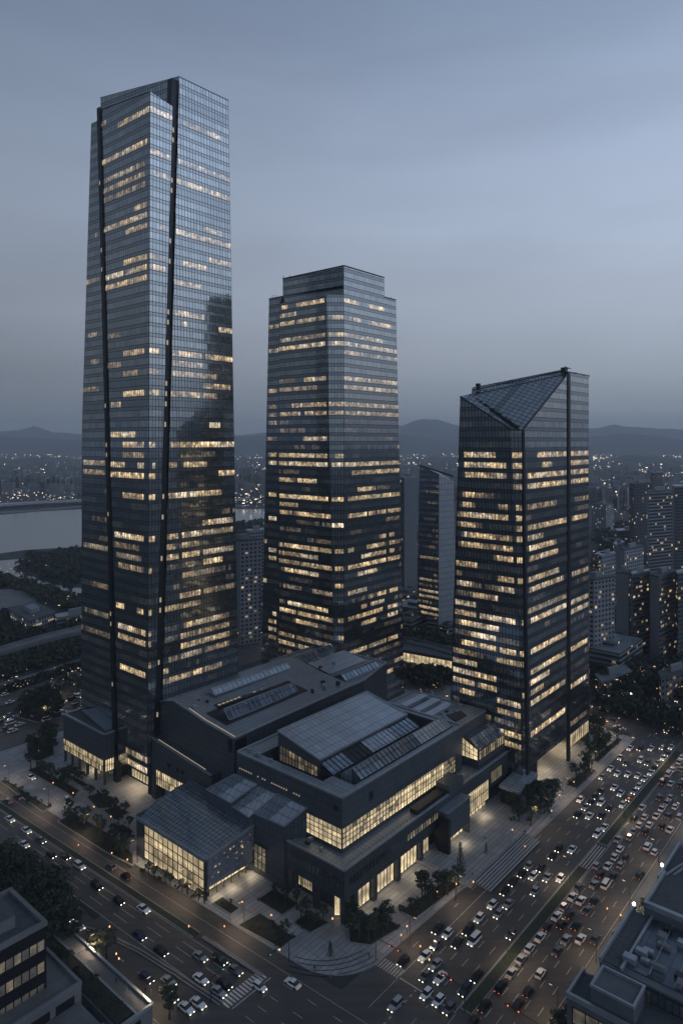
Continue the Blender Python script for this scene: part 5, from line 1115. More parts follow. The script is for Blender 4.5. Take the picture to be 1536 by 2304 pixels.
apt('apartment_tower', 'white apartment tower with small punched windows touching the right tower in the photo', 1300, 1336, 1382, 1307, 1514, 6, 10, 'white', 'white', seed=1, lits=14)
apt('apartment_tower', 'pale apartment tower with stepped roof behind the white punched tower', 1346, 1352, 1384, 1252, None, 4, 14, 'pale', 'white', t=520, seed=2)
apt('apartment_slab', 'narrow pale apartment slab with a tall blank end wall beside the white punched tower', 1385, 1413, 1421, 1292, 1476, 3, 12, 'gable', 'dark', seed=3, lits=4)
apt('apartment_slab', 'dark balconied apartment slab between the two slabs with blank end walls', 1418, 1422, 1461, 1294, 1482, 6, 12, 'gable', 'dark', seed=4, lits=16)
apt('apartment_slab', 'apartment slab with a broad grey blank end wall, second from the right edge', 1461, 1482, 1520, 1300, 1490, 8, 20, 'gable', 'dark', seed=5, lits=18)
apt('apartment_slab', 'apartment slab cut off by the right edge of the picture', 1519, 1524, 1580, 1292, 1486, 8, 20, 'dark', 'dark', seed=6, lits=10)
apt('apartment_tower', 'tall banded apartment tower with a dark cap, in front of the far spired tower', 1455, 1458, 1512, 1108, None, 20, 14, 'gable', 'pale', t=610, seed=7, lits=22)
apt('apartment_tower', 'tall striped apartment tower cut by the right edge', 1511, 1517, 1590, 1096, None, 20, 14, 'gable', 'dark', t=640, seed=8, lits=10)
apt('office_tower', 'dark distant office tower with a round roof cap right of the third tower', 1414, 1425, 1469, 1090, None, 20, 20, 'tower', 'tower', t=780, seed=9, lits=10, cat='tower')
apt('office_tower', 'faint far tower with a stubby crown behind the striped towers', 1462, 1470, 1490, 1064, None, 20, 20, 'tower', 'tower', t=1250, seed=10, lits=0, cat='tower')
apt('apartment_block', 'white gridded block of flats beside the right tower shoulder', 1330, 1362, 1379, 1138, 1206, 20, 30, 'grid', 'white', seed=11, lits=10)
apt('apartment_block', 'dim mid-rise block with a pale roof below the dark distant tower', 1382, 1390, 1449, 1196, None, 20, 20, 'dark', 'dark', t=820, seed=12, lits=12)
apt('apartment_block', 'mid-rise with white balconies and pale roof above the dark balconied slab', 1394, 1404, 1447, 1240, None, 14, 20, 'gable', 'white', t=560, seed=13, lits=8)
apt('apartment_block', 'pale low-topped block left of the mid-rise with white balconies', 1378, 1386, 1404, 1228, None, 14, 20, 'white', 'gable', t=640, seed=14, lits=3)
apt('apartment_tower', 'banded tower with small lit rows between the left and middle office towers', 500, 541, 586, 1218, 1452, 6, 8, 'gable', 'white', seed=15, lits=10)
apt('apartment_tower', 'second pale block rising behind the banded tower between the left and middle office towers', 552, 560, 600, 1196, None, 10, 10, 'pale', 'grid', t=620, seed=16, lits=6)
apt('apartment_tower', 'white speckled apartment tower squeezed between the middle tower and the slim glass tower', 900, 910, 938, 1150, None, 10, 14, 'grid', 'grid', t=610, seed=17, lits=16)
apt('pale_fronted_building', 'pale blank-fronted building left of the slim distant glass tower', 900, 909, 938, 1076, None, 8, 4, 'tower', 'gable', t=600, seed=18, lits=0)
apt('apartment_block', 'four-storey slab with lit stair windows on the left shore among trees', 22, 68, 124, 1399, 1426, 34, 26, 'white', 'grid', seed=19, lits=14)
apt('low_building', 'long low building with banded front beside the left tower edge behind the lit slab', 124, 130, 215, 1392, 1412, 10, 20, 'low', 'pale', seed=20, lits=3, cat='building')
r = random.Random(31)
# far slabs: across the river and in the haze on the right
far = []
for i, (x0, w, top, base) in enumerate([(4, 10, 1083, 1112), (17, 9, 1080, 1110), (30, 12, 1058, 1104), (43, 6, 1056, 1100), (52, 8, 1060, 1104), (62, 13, 1072, 1107), (77, 10, 1065, 1106), (89, 9, 1062, 1104), (101, 12, 1078, 1110), (115, 9, 1070, 1108), (126, 8, 1072, 1108), (136, 9, 1074, 1108), (147, 12, 1078, 1110), (161, 8, 1070, 1106), (170, 8, 1064, 1106), (-14, 12, 1070, 1108),
        (536, 7, 1052, 1098), (546, 8, 1056, 1100), (556, 9, 1050, 1100), (567, 8, 1058, 1102), (577, 8, 1054, 1100), (588, 8, 1060, 1104),
        (1340, 9, 1100, 1128), (1352, 8, 1104, 1130), (1366, 10, 1100, 1140), (1388, 9, 1096, 1150), (1399, 8, 1092, 1146), (1408, 7, 1098, 1146), (1492, 9, 1092, 1120), (1503, 8, 1088, 1118), (1527, 12, 1086, 1118), (912, 9, 1062, 1096), (1340, 12, 1162, 1200), (926, 8, 1070, 1098)]):
    w_ = x0 + w
    grp = 'distant riverside apartment slabs' if x0 < 600 else 'distant apartment slabs in the haze'
    lb = ('faint grey apartment slab in the row across the river' if x0 < 200 else 'faint grey apartment slab seen between the left and middle towers' if x0 < 600 else 'faint grey apartment slab in the haze right of the middle tower')
    apt('apartment_slab', lb, x0, x0 + w * .3, x0 + w, top, base + r.uniform(-3, 3), 30, 40, r.choice(('gable2', 'gable2', 'gable')), r.choice(('pale', 'dark', 'white')), group=grp, parts=False, seed=i)
# low blocks: single meshes with wall and roof, one thing each
def low_block(cx, cy_, w, d, h, rz, label, group, mat='low', roofm='roofl', name='low_building'):
    cs, sn = math.cos(rz), math.sin(rz); f = lambda a, bb, z: (cx + a * cs - bb * sn, cy_ + a * sn + bb * cs, z); b = MB(); b.prism([(-w / 2, -d / 2), (w / 2, -d / 2), (w / 2, d / 2), (-w / 2, d / 2)], 0, h, 0, f, 1)
    b.prism([(-w * .2, -d * .2), (w * .1, -d * .2), (w * .1, d * .15), (-w * .2, d * .15)], h, h + 2.2, 0, f, 1)
    o = b.build(name, [AW[mat], M[roofm]]); return tag(o, label, 'building', group)
GA = math.atan2(RY, RX)
n = 0
for i in range(900):
    if n >= 150: break
    px = r.choice((r.uniform(1340, 1600), r.uniform(1340, 1600), r.uniform(900, 1010), r.uniform(535, 600))); py = r.uniform(1120, 1560) if px > 1300 else r.uniform(1130, 1440)
    if px < 700 and 1135 < py < 1200: continue
    x, y = gxy(px, py); a, bb = x * RX + y * RY, x * LX + y * LY
    if 300 < y < 340: continue
    if a < 385 or (y < 470 and px > 1385): continue
    s = r.uniform(.8, 1.6); low_block(x, y, r.uniform(12, 30) * s, r.uniform(10, 18) * s, r.uniform(5, 16), GA + r.uniform(-.3, .3), 'small dim low-rise among the streets behind the three towers', 'low-rise buildings behind the towers', r.choice(('low', 'dark', 'pale')), r.choice(('gravel', 'roofl', 'gravel'))); n += 1
apt('low_building', 'low hall with a pale swooping roof right of the right tower foot', 1338, 1352, 1420, 1536, 1568, 12, 16, 'low', 'low', seed=40, lits=0, cat='building')
apt('low_building', 'flat low block with small windows at the right edge above the side road', 1480, 1486, 1560, 1528, 1585, 10, 16, 'dark', 'low', seed=41, lits=8, cat='building')
# station-like canopy glowing between the middle and right towers
st_ = thing('station_canopy', 'long lit canopy building between the middle and right towers', 'building', (*gxy(960, 1500), 0))
P_ = gxy(905, 1489, 0); Q_ = gxy(1020, 1511, 0); b = MB()
b.face([(*P_, 1), (*Q_, 1), (*Q_, 6.5), (*P_, 6.5)], [(0, 0), (40, 0), (40, 5), (0, 5)], at=.85); b.build('window_band', M['lhall'], st_)
b = MB(); b.prism([(P_[0], P_[1] - 2), (Q_[0], Q_[1] - 2), (Q_[0] + 4, Q_[1] + 22), (P_[0] + 4, P_[1] + 22)], 6.5, 8.2, w=lambda a, bb, z: (a, bb, z)); b.build('roof', M['gravel'], st_)
b = MB()
for i in range(14):
    t = i / 13; b.beam((P_[0] + (Q_[0] - P_[0]) * t, P_[1] + (Q_[1] - P_[1]) * t - .3, 1), (P_[0] + (Q_[0] - P_[0]) * t, P_[1] + (Q_[1] - P_[1]) * t - .3, 6.5), .3)
b.build('window_frame', M['frame'], st_)
viaduct('elevated_road', 'curving elevated road behind the lit canopy between the middle and right towers', [(880, 1432, 1442), (930, 1440, 1451), (980, 1452, 1464), (1030, 1466, 1479)], 8)
viaduct('elevated_road', 'elevated road winding past the foot of the apartment slabs on the right', [(1330, 1468, 1476), (1390, 1478, 1487), (1450, 1496, 1506), (1540, 1520, 1532)], 6)

# ================================================================== HILLS, FAR CITY
M['hill'] = plain('distant_hill', (.05, .06, .06), .95, 0, .3, .004)
def ridge(name, D, pts, zfun=None, depth=900, seed=0):
    r = random.Random(seed); b = MB(); P = []
    for (x, y), (x2, y2) in zip(pts, pts[1:]):
        n = max(2, int(abs(x2 - x) / 12))
        for i in range(n):
            t = i / n; P.append((x + (x2 - x) * t, y + (y2 - y) * (t * t * (3 - 2 * t)) + r.uniform(-.9, .9)))
    P.append(pts[-1]); F = [((px - CPX) / FPX * D, CAM_H - (py - HOR) * D / FPX) for px, py in P]
    rows = [(0, 0), (.35, .45), (.7, .8), (1.0, 1.0), (1.4, .55), (1.9, 0)]
    for (s0, h0), (s1, h1) in zip(rows, rows[1:]):
        for (xa, za), (xb, zb) in zip(F, F[1:]):
            w0 = 1 + .05 * math.sin(xa * .004); b.face([(xa, D + (s0 - 1) * depth, za * h0 - 2), (xb, D + (s0 - 1) * depth, zb * h0 - 2), (xb, D + (s1 - 1) * depth, zb * h1 - 2), (xa, D + (s1 - 1) * depth, za * h1 - 2)], sm=True)
    return struct(b.build(name, M['hill']))
ridge('far_hills', 10500, [(-900, 960), (-300, 972), (-100, 966), (0, 970), (40, 968), (62, 962), (78, 957), (95, 964), (120, 972), (180, 976), (400, 972), (540, 978), (590, 974), (700, 968), (860, 962), (905, 957), (925, 950), (950, 943), (985, 944), (1005, 950), (1030, 958), (1150, 966), (1300, 964), (1345, 962), (1380, 955), (1420, 960), (1480, 964), (1540, 966), (1700, 950), (2300, 960)], seed=1, depth=1000)
ridge('near_hills', 7400, [(-900, 986), (-200, 984), (0, 981), (60, 984), (180, 990), (540, 982), (590, 980), (760, 984), (900, 978), (940, 983), (1000, 991), (1100, 990), (1330, 982), (1400, 976), (1460, 979), (1540, 990), (1900, 980), (2300, 985)], seed=2, depth=1300)
ridge('wooded_rise', 4200, [(-400, 1034), (-50, 1030), (40, 1031), (100, 1027), (200, 1032), (500, 1034), (620, 1030), (900, 1034), (1000, 1028), (1150, 1032), (1340, 1036), (1420, 1022), (1470, 1024), (1540, 1032), (1800, 1030)], seed=3, depth=500)
M['dot'] = emitter('far_city_light', (1.0, .80, .60), 3.4); M['dot2'] = emitter('near_city_light', (1.0, .66, .38), .95)
def lights_cloud(name, regions, mat, size, seed):
    r = random.Random(seed); b = MB()
    for (x0, x1, y0, y1, n, streak) in regions:
        cl = [(r.uniform(x0, x1), r.uniform(y0, y1)) for _ in range(max(3, n // 9))]
        for _ in range(n):
            if r.random() < .6: c = r.choice(cl); px = c[0] + r.gauss(0, 26); py = c[1] + r.gauss(0, 4.5)
            else: px = r.uniform(x0, x1); py = r.uniform(y0, y1)
            py = min(max(py, y0 - 3), y1 + 8); px = min(max(px, x0), x1)
            z = r.uniform(4, 14); x, y = gxy(px, py, z)
            if y < 0 or y > 8600: continue
            s = size * y / FPX * r.choice((.5, .7, .7, 1.0, 1.5)) ; h = s * .7; w = s * (r.uniform(1, 3) if r.random() < streak else 1)
            b.face([(x - w / 2, y, z), (x + w / 2, y, z), (x + w / 2, y, z + h), (x - w / 2, y, z + h)]); b.face([(x - w / 2, y, z + h), (x + w / 2, y, z + h), (x + w / 2, y + s, z + h), (x - w / 2, y + s, z + h)])
    o = b.build(name, mat); o['kind'] = 'stuff'; o['label'] = 'scattered lights of the far city'; return o
lights_cloud('far_city_lights', [(-60, 182, 1008, 1052, 380, .1), (-60, 182, 1055, 1128, 220, .2), (530, 600, 1000, 1060, 170, .1), (530, 600, 1060, 1140, 150, .2), (900, 1030, 1008, 1045, 260, .1), (905, 1020, 1045, 1070, 60, .2), (1335, 1560, 1012, 1050, 480, .2), (1335, 1560, 1050, 1110, 330, .2)], M['dot'], 1.15, 3)
lights_cloud('street_lights', [(-60, 182, 1260, 1420, 40, .3), (-60, 182, 1500, 1560, 50, .5), (535, 592, 1190, 1430, 60, .3), (905, 1005, 1130, 1420, 110, .3), (1335, 1560, 1110, 1300, 150, .4), (1340, 1560, 1490, 1660, 90, .4), (905, 1005, 1515, 1590, 30, .4)], M['dot2'], 1.25, 4)
# hazy mass of low city far off, counted by nobody
M['farb'] = plain('far_block_walls', (.15, .155, .165), .9, 0, .3, .01)
b = MB(); r = random.Random(8)
for i in range(2600):
    px = r.uniform(-60, 1600); py = 1004 + 125 * r.random() ** 1.6; x, y = gxy(px, py)
    if px < 640 and 1118 < py: continue
    if y > 7000: continue
    w = r.uniform(14, 40); h = r.uniform(8, 34) if y < 4000 else r.uniform(8, 26); b.prism([(x, y), (x + w, y + 3), (x + w, y + 20), (x, y + 18)], -1, h, w=lambda a, bb, z: (a, bb, z), bottom=False)
o = b.build('far_city', M['farb']); o['kind'] = 'stuff'; o['label'] = 'hazy mass of the far city beyond the river'
# ================================================================== TREES AND PLANTING
def crown_mesh(mb, r, cx, cy_, cz, rx, rz, clumps, leaves, ls, flat=.55, mi=0):
    for _ in range(clumps):
        th = r.uniform(0, 2 * math.pi); ph = r.uniform(-.5, 1) ; rr = r.uniform(.35, .92)
        x = cx + rx * rr * math.cos(th) * math.sqrt(max(.05, 1 - ph * ph * .8)); y = cy_ + rx * rr * math.sin(th) * math.sqrt(max(.05, 1 - ph * ph * .8)); z = cz + rz * ph * .85
        cr = r.uniform(.26, .42) * rx
        for _ in range(leaves):
            d = Vector((r.gauss(0, 1), r.gauss(0, 1), r.gauss(0, 1)))
            if d.length < .01: continue
            d.normalize(); p = Vector((x, y, z)) + Vector((d.x, d.y, d.z * flat)) * cr * r.uniform(.6, 1.05)
            u = d.orthogonal().normalized(); v = d.cross(u); tilt = r.uniform(-.7, .7); u = (u * math.cos(tilt) + d * math.sin(tilt)); s = ls * r.uniform(.6, 1.3)
            mb.face([p - u * s - v * s * .6, p + u * s - v * s * .6, p + v * s], [(0, 0), (1, 0), (0, 1)], mi)
PROTO = {}
def make_tree(kind, seed):
    r = random.Random(seed); o = bpy.data.objects.new({'round': 'tree', 'small': 'tree', 'conifer': 'conifer', 'shrub': 'shrub', 'big': 'tree'}[kind], None); COL.objects.link(o)
    t = MB(); c = MB()
    if kind in ('round', 'small', 'big'):
        t.tube([(0, 0, -.2), (.05, 0, .9), (.02, .06, 2.0), (0, 0, 3.2)], [.22, .17, .13, .06], 7)
        for k in range(5):
            th = k * 1.3 + r.uniform(0, .5); z0 = 1.6 + .25 * k; t.tube([(0, 0, z0), (math.cos(th) * .6, math.sin(th) * .6, z0 + .7), (math.cos(th) * 1.1, math.sin(th) * 1.1, z0 + 1.2)], [.09, .06, .03], 5)
        if kind == 'big': crown_mesh(c, r, 0, 0, 3.7, 2.3, 2.0, 34, 34, .17)
        else: crown_mesh(c, r, 0, 0, 3.5, 1.9, 1.6, 20, 26, .19)
    elif kind == 'conifer':
        t.tube([(0, 0, -.2), (0, 0, 5.6)], [.16, .03], 6)
        for lv in range(11):
            z = 1.0 + lv * .45; rad = 1.25 * (1 - lv / 12)
            for k in range(34):
                th = r.uniform(0, 6.283); q = rad * r.uniform(.3, 1); p = Vector((q * math.cos(th), q * math.sin(th), z - q * .25 + r.uniform(-.1, .15))); d = Vector((math.cos(th), math.sin(th), -.3)); v = Vector((-math.sin(th), math.cos(th), 0)); s = .2
                c.face([p - v * s * .6, p + v * s * .6, p + d * s * 1.5], [(0, 0), (1, 0), (0, 1)])
    else:
        crown_mesh(c, r, 0, 0, .5, .85, .5, 9, 26, .12); 
    kids = []
    if t.f: kids.append(t.build('trunk', M['bark'])); 
    kids.append(c.build('crown' if kind != 'shrub' else 'foliage', M['leaf'] if seed % 2 else M['leaf2']))
    for k in kids: k.parent = o
    return o, kids
PROTO_OBJS = []
def proto(kind):
    if kind not in PROTO: PROTO[kind] = [make_tree(kind, 100 + i + len(kind) * 7) for i in range(3 if kind != 'conifer' else 1)]
    return PROTO[kind]
USED = set()
CATS = {'round': 'tree', 'small': 'tree', 'big': 'tree', 'conifer': 'conifer', 'shrub': 'shrub'}
def plant(kind, x, y, z, s, label, group, r):
    o, kids = r.choice(proto(kind)); rz = r.uniform(0, 6.28); sc = (s * r.uniform(.88, 1.12), s * r.uniform(.88, 1.12), s * r.uniform(.85, 1.15))
    if o.name not in USED:
        USED.add(o.name); o.location = (x, y, z); o.rotation_euler = (0, 0, rz); o.scale = sc; tag(o, label, CATS[kind], group); return o
    c, _ = copy_thing(o, (x, y, z), rz, label, group, sc, kids); c['category'] = CATS[kind]; return c
def ordw(n): return '%d%s' % (n, 'th' if 10 <= n % 100 <= 20 else {1: 'st', 2: 'nd', 3: 'rd'}.get(n % 10, 'th'))
def in_poly(p, poly):
    c = False
    for i in range(len(poly)):
        (x1, y1), (x2, y2) = poly[i], poly[i - 1]
        if (y1 > p[1]) != (y2 > p[1]) and p[0] < (x2 - x1) * (p[1] - y1) / (y2 - y1) + x1: c = not c
    return c
def fill(poly, n, r, mind=2.0):
    a0, a1 = min(p[0] for p in poly), max(p[0] for p in poly); b0, b1 = min(p[1] for p in poly), max(p[1] for p in poly); out = []
    for _ in range(n * 40):
        p = (r.uniform(a0, a1), r.uniform(b0, b1))
        if in_poly(p, poly) and all((p[0] - q[0]) ** 2 + (p[1] - q[1]) ** 2 > mind * mind for q in out): out.append(p)
        if len(out) >= n: break
    return sorted(out, key=lambda p: math.hypot(p[0] - 135, p[1] - 121))
r = random.Random(77)
def bed(where, poly, n, kinds=('small', 'shrub'), s=(1.0, 1.5), z=.16, edge=True, grass=False, mind=2.0, zz=None):
    """planting bed: kerbed soil that is a thing of its own, and each tree or shrub in it"""
    b = MB(); b.prism(poly, z - .1, z + .22); o = tag(b.build('planting_bed', M['grass'] if grass else M['soil']), 'dark planting bed ' + where, 'planting bed')
    if edge:
        k = MB()
        for p, q in zip(poly, poly[1:] + poly[:1]): k.beam(W3(p[0], p[1], z + .16), W3(q[0], q[1], z + .16), .35, .34)
        e = k.build('kerb', M['kerb'], o)
    cnt = {}
    for a, bb in fill(poly, n, r, mind):
        kd = r.choice(kinds); nm = {'small': 'leafy tree', 'round': 'bushy tree', 'big': 'big tree', 'shrub': 'low shrub', 'conifer': 'conifer'}[kd]; cnt[kd] = cnt.get(kd, 0) + 1
        x, y = W2(a, bb); plant(kd, x, y, z + .15, r.uniform(*s) * (1.0 if kd != 'shrub' else 1.1), '%s %s from the corner in the bed %s' % (ordw(cnt[kd]), nm, where), 'plants in the bed ' + where, r)
S2 = ('small', 'shrub', 'small')
bed('beside the avenue, left of the steps', [(167, 120.0), (189, 117.5), (189.4, 112.6), (167, 114.8)], 15, S2, (1.1, 1.6), mind=2.2)
bed('by the rounded street corner', [(151.5, 127.0), (162.0, 122.0), (162.0, 115.8), (150.5, 118.0), (147.5, 123.2)], 14, S2, (1.1, 1.5), mind=2.2)
bed('before the podium corner', [(133.5, 136), (139.6, 136), (139.6, 151), (131.8, 152)] , 10, ('shrub', 'small', 'shrub'), (.7, 1.1))
bed('between the small garden stairs', [(143, 134), (150, 132.6), (148.4, 140.4), (143, 140.6)], 7, ('shrub', 'small'), (.7, 1.1))
bed('behind the small garden stairs', [(143, 145.2), (150, 145.0), (150, 156), (143, 156)], 8, ('shrub', 'shrub', 'small'), (.7, 1.0))
bed('beside the pavilion shopfront', [(133.5, 157), (137, 157), (137, 165), (133.2, 165)], 3, ('shrub',), (.7, 1.0))
bed('right of the broad steps', [(232, 118.8), (233, 110), (248, 108.8), (262, 110.5), (258, 117), (240, 120.5)], 24, ('round', 'small', 'shrub'), (1.2, 1.7), mind=2.3)
bed('under the right tower entrance', [(272, 113), (272, 108.4), (292, 108.2), (292, 112)], 10, ('small', 'shrub'), (1.0, 1.5))
bed('nearest the avenue past the right tower', [(300, 113), (300, 110.4), (330, 110.0), (330, 112.6)], 9, ('small', 'shrub'), (1.1, 1.6))
bed('on the inner strip past right tower', [(303, 118), (303, 115.6), (332, 115.2), (332, 117.8)], 9, ('small', 'shrub'), (1.1, 1.6))
bed('at the corner behind the right tower', [(328, 124), (328, 120.6), (338, 120.6), (338, 130)], 7, ('round', 'small'), (1.2, 1.6))
def G4(*pts): return [gab(x, y) for x, y in pts]
bed('along the boulevard before the tallest tower', G4((130, 1850), (168, 1832), (262, 1888), (300, 1925), (300, 1950), (240, 1920)), 17, ('round', 'round', 'small'), (.85, 1.25), mind=2.6)
bed('at the tallest tower forecourt', G4((195, 1795), (225, 1785), (262, 1800), (252, 1820), (220, 1822)), 8, ('small', 'shrub'), (.8, 1.3))
bed('just left of the glass pavilion', G4((232, 1825), (262, 1816), (292, 1830), (258, 1848)), 6, ('shrub', 'small'), (.8, 1.1))
bed('touching the glass pavilion corner', G4((255, 1862), (278, 1858), (300, 1872), (292, 1886)), 5, ('shrub', 'small'), (.8, 1.2))
bed('of the left forecourt hedge', G4((0, 1760), (12, 1755), (112, 1818), (98, 1830)), 10, ('shrub',), (1.0, 1.4), grass=True)
bed('between the forecourt and the annex', G4((62, 1735), (82, 1728), (180, 1780), (165, 1795)), 14, ('small', 'shrub', 'round'), (1.0, 1.4))
bed('beside the annex colonnade', G4((140, 1745), (155, 1742), (200, 1768), (190, 1775)), 5, ('shrub', 'small'), (.8, 1.1))
bed('left of the annex', G4((60, 1680), (118, 1655), (122, 1700), (90, 1715), (65, 1705)), 15, ('round', 'small'), (1.2, 1.8), mind=2.8)
bed('on the round road island at left', G4((42, 1615), (60, 1580), (110, 1572), (142, 1592), (138, 1615), (90, 1628)), 34, ('round', 'big'), (1.1, 1.5), mind=3.4)
bed('of the wedge behind the road island', G4((100, 1560), (185, 1520), (185, 1560), (150, 1575)), 12, ('round',), (1.0, 1.4), mind=4)
x0 = 0
for i in range(12):      # young trees on the pavement in front of the glass pavilion
    t = i / 11; px, py = 322 + t * 138, 1962 + t * 72; x, y = gxy(px, py); plant('small' if i % 3 else 'shrub', x, y, .16, .75 if i % 3 else 1.1, '%s young tree from the left before the pavilion glass wall' % ordw(i + 1), 'young pavement trees', r)
# big park trees in the lower left and by the bottom buildings
k = 0
for px, py in [(8, 1985), (38, 2000), (5, 2030), (40, 2035), (70, 2010), (62, 2050), (92, 2030), (98, 2065), (122, 2052), (130, 2085), (148, 2070), (156, 2095), (120, 2100), (20, 1965), (50, 1975), (80, 1995), (110, 2025), (-14, 1960), (-10, 2010)]:
    k += 1; x, y = gxy(px, py + 35); plant('big', x, y, .1, r.uniform(1.9, 2.5), '%s big dark tree in the grove behind the bottom left block' % ordw(k), 'dark grove trees', r)
for i, (a, bb) in enumerate([(89.5, 145), (89.8, 149), (89.4, 153), (90, 157), (89.6, 161), (89.9, 165), (89.5, 169), (90, 173), (89.6, 177), (88.4, 147), (88.5, 155), (88.3, 163), (88.6, 171)]):
    plant('shrub' if i % 3 else 'small', *W2(a, bb), 5.1, 1.2 if i % 3 else .7, '%s roof garden plant on the low terrace building' % ordw(i + 1), 'roof garden plants', r)
for i, (px, py) in enumerate([(225, 2165), (240, 2150), (382, 2285), (380, 2262), (212, 2140)]):
    x, y = gxy(px, py + 8); plant('round', x, y, .15, 1.35, '%s street tree from the left beside the low terrace building' % ordw(i + 1), 'street trees at bottom left', r)
for i, (a, bb) in enumerate([(152, 64.5), (155, 66), (158.5, 64.8), (161, 63), (164.5, 65), (181, 62), (186, 61.5), (190, 63.5), (196, 62), (204, 63.8), (211, 63), (150, 63)]):
    plant('round' if i % 2 else 'small', *W2(a, bb), .15, 1.4, '%s kerbside tree from the bottom edge beside the stepped corner building' % ordw(i + 1), 'kerbside trees at bottom right', r)
plant('conifer', *gxy(1035, 1962), .2, 1.5, 'tall thin conifer at the steps end of the avenue bed', None, r)
plant('conifer', *gxy(743, 2153), .2, .8, 'small cone-shaped evergreen on the rounded corner paving', None, r)
plant('conifer', *gxy(1093, 1925), .2, .7, 'small cone-shaped evergreen on the paving before the steps', None, r)
# woods: masses nobody would count
def woods(name, label, pxpoly, n, h, rad, seed, ls=1.5):
    r = random.Random(seed); b = MB(); x0, x1 = min(p[0] for p in pxpoly), max(p[0] for p in pxpoly); y0, y1 = min(p[1] for p in pxpoly), max(p[1] for p in pxpoly); P = [gxy(*p) for p in pxpoly]; k = 0
    ax0, ax1 = min(p[0] for p in P), max(p[0] for p in P); ay0, ay1 = min(p[1] for p in P), max(p[1] for p in P)
    for _ in range(n * 30):
        p = (r.uniform(ax0, ax1), r.uniform(ay0, ay1))
        if not in_poly(p, P): continue
        k += 1; H = h * r.uniform(.6, 1.25); R = rad * r.uniform(.7, 1.3); crown_mesh(b, r, p[0], p[1], H * .6, R, H * .45, 5, 11, ls)
        if k >= n: break
    o = b.build(name, M['leaf'] if seed % 2 else M['leaf2']); o['kind'] = 'stuff'; o['label'] = label; return o
woods('riverside_wood', 'dark wood on the river spit left of the tall tower', [(30, 1278), (62, 1262), (60, 1248), (100, 1252), (182, 1240), (330, 1235), (330, 1370), (182, 1320), (100, 1300)], 420, 6.5, 6, 1, 1.5)
woods('riverside_wood', 'band of trees along the inlet bank', [(-60, 1306), (0, 1300), (60, 1312), (110, 1330), (182, 1352), (330, 1395), (330, 1410), (182, 1378), (110, 1360), (60, 1340), (40, 1324), (-60, 1325)], 240, 6, 5, 2, 1.4)
woods('roadside_wood', 'trees around the left shore slab', [(-60, 1385), (20, 1385), (60, 1428), (124, 1425), (182, 1400), (182, 1412), (60, 1438), (-60, 1478)], 150, 6, 4.5, 3, 1.2)
woods('roadside_wood', 'dark trees between the two left expressways', [(-60, 1512), (0, 1497), (182, 1447), (330, 1410), (330, 1440), (182, 1478), (90, 1506), (0, 1530), (-60, 1545)], 190, 5, 4, 4, 1.1)
woods('roadside_wood', 'hedge of trees between the lower left roads', [(0, 1558), (90, 1530), (182, 1498), (182, 1502), (90, 1534), (0, 1564)], 70, 3.5, 2.6, 5, .8)
woods('far_wood', 'tree line on the far river bank', [(535, 1186), (600, 1180), (600, 1215), (535, 1225)], 60, 11, 9, 7, 2.4)
woods('street_wood', 'dark trees between the middle and right towers', [(900, 1425), (1010, 1450), (1010, 1475), (900, 1470), (900, 1510), (1010, 1530), (1010, 1560), (900, 1550)], 120, 8, 5, 8, 1.3)
woods('street_wood', 'dark trees at the foot of the apartment slabs', [(1335, 1515), (1390, 1490), (1470, 1510), (1540, 1500), (1560, 1590), (1480, 1560), (1420, 1575), (1345, 1560)], 210, 8, 5, 9, 1.2)
woods('street_wood', 'dark trees along the side road on the right', [(1340, 1580), (1420, 1585), (1560, 1640), (1560, 1668), (1430, 1622), (1345, 1605)], 110, 7, 4.2, 11, 1.0)
woods('street_wood', 'greenery between the distant apartment towers', [(1340, 1210), (1400, 1180), (1460, 1220), (1450, 1290), (1340, 1290)], 110, 10, 9, 13, 2.0)

# ================================================================== VEHICLES
M['cwhite'] = plain('white_car_paint', (.80, .79, .77), .25, 0, .04); M['csilver'] = plain('silver_car_paint', (.42, .43, .45), .25, .4, .04); M['cgrey'] = plain('grey_car_paint', (.16, .17, .19), .25, .4, .04)
M['cblack'] = plain('black_car_paint', (.015, .016, .018), .2, .1, .04); M['cred'] = plain('red_car_paint', (.28, .03, .02), .25, .1, .04); M['cblue'] = plain('navy_car_paint', (.03, .05, .11), .25, .2, .04); M['corange'] = plain('orange_taxi_paint', (.45, .16, .04), .3, 0, .04)
M['cglass'] = plain('car_window_glass', (.012, .014, .017), .08, 0, .02); M['tyre'] = plain('tyre_rubber', (.018, .018, .018), .8)
M['head'] = emitter('headlight_lens', (1.0, .84, .62), 5.5); M['tail'] = emitter('tail_light_lens', (1.0, .24, .08), .9)
IDW = lambda a, bb, z: (a, bb, z)
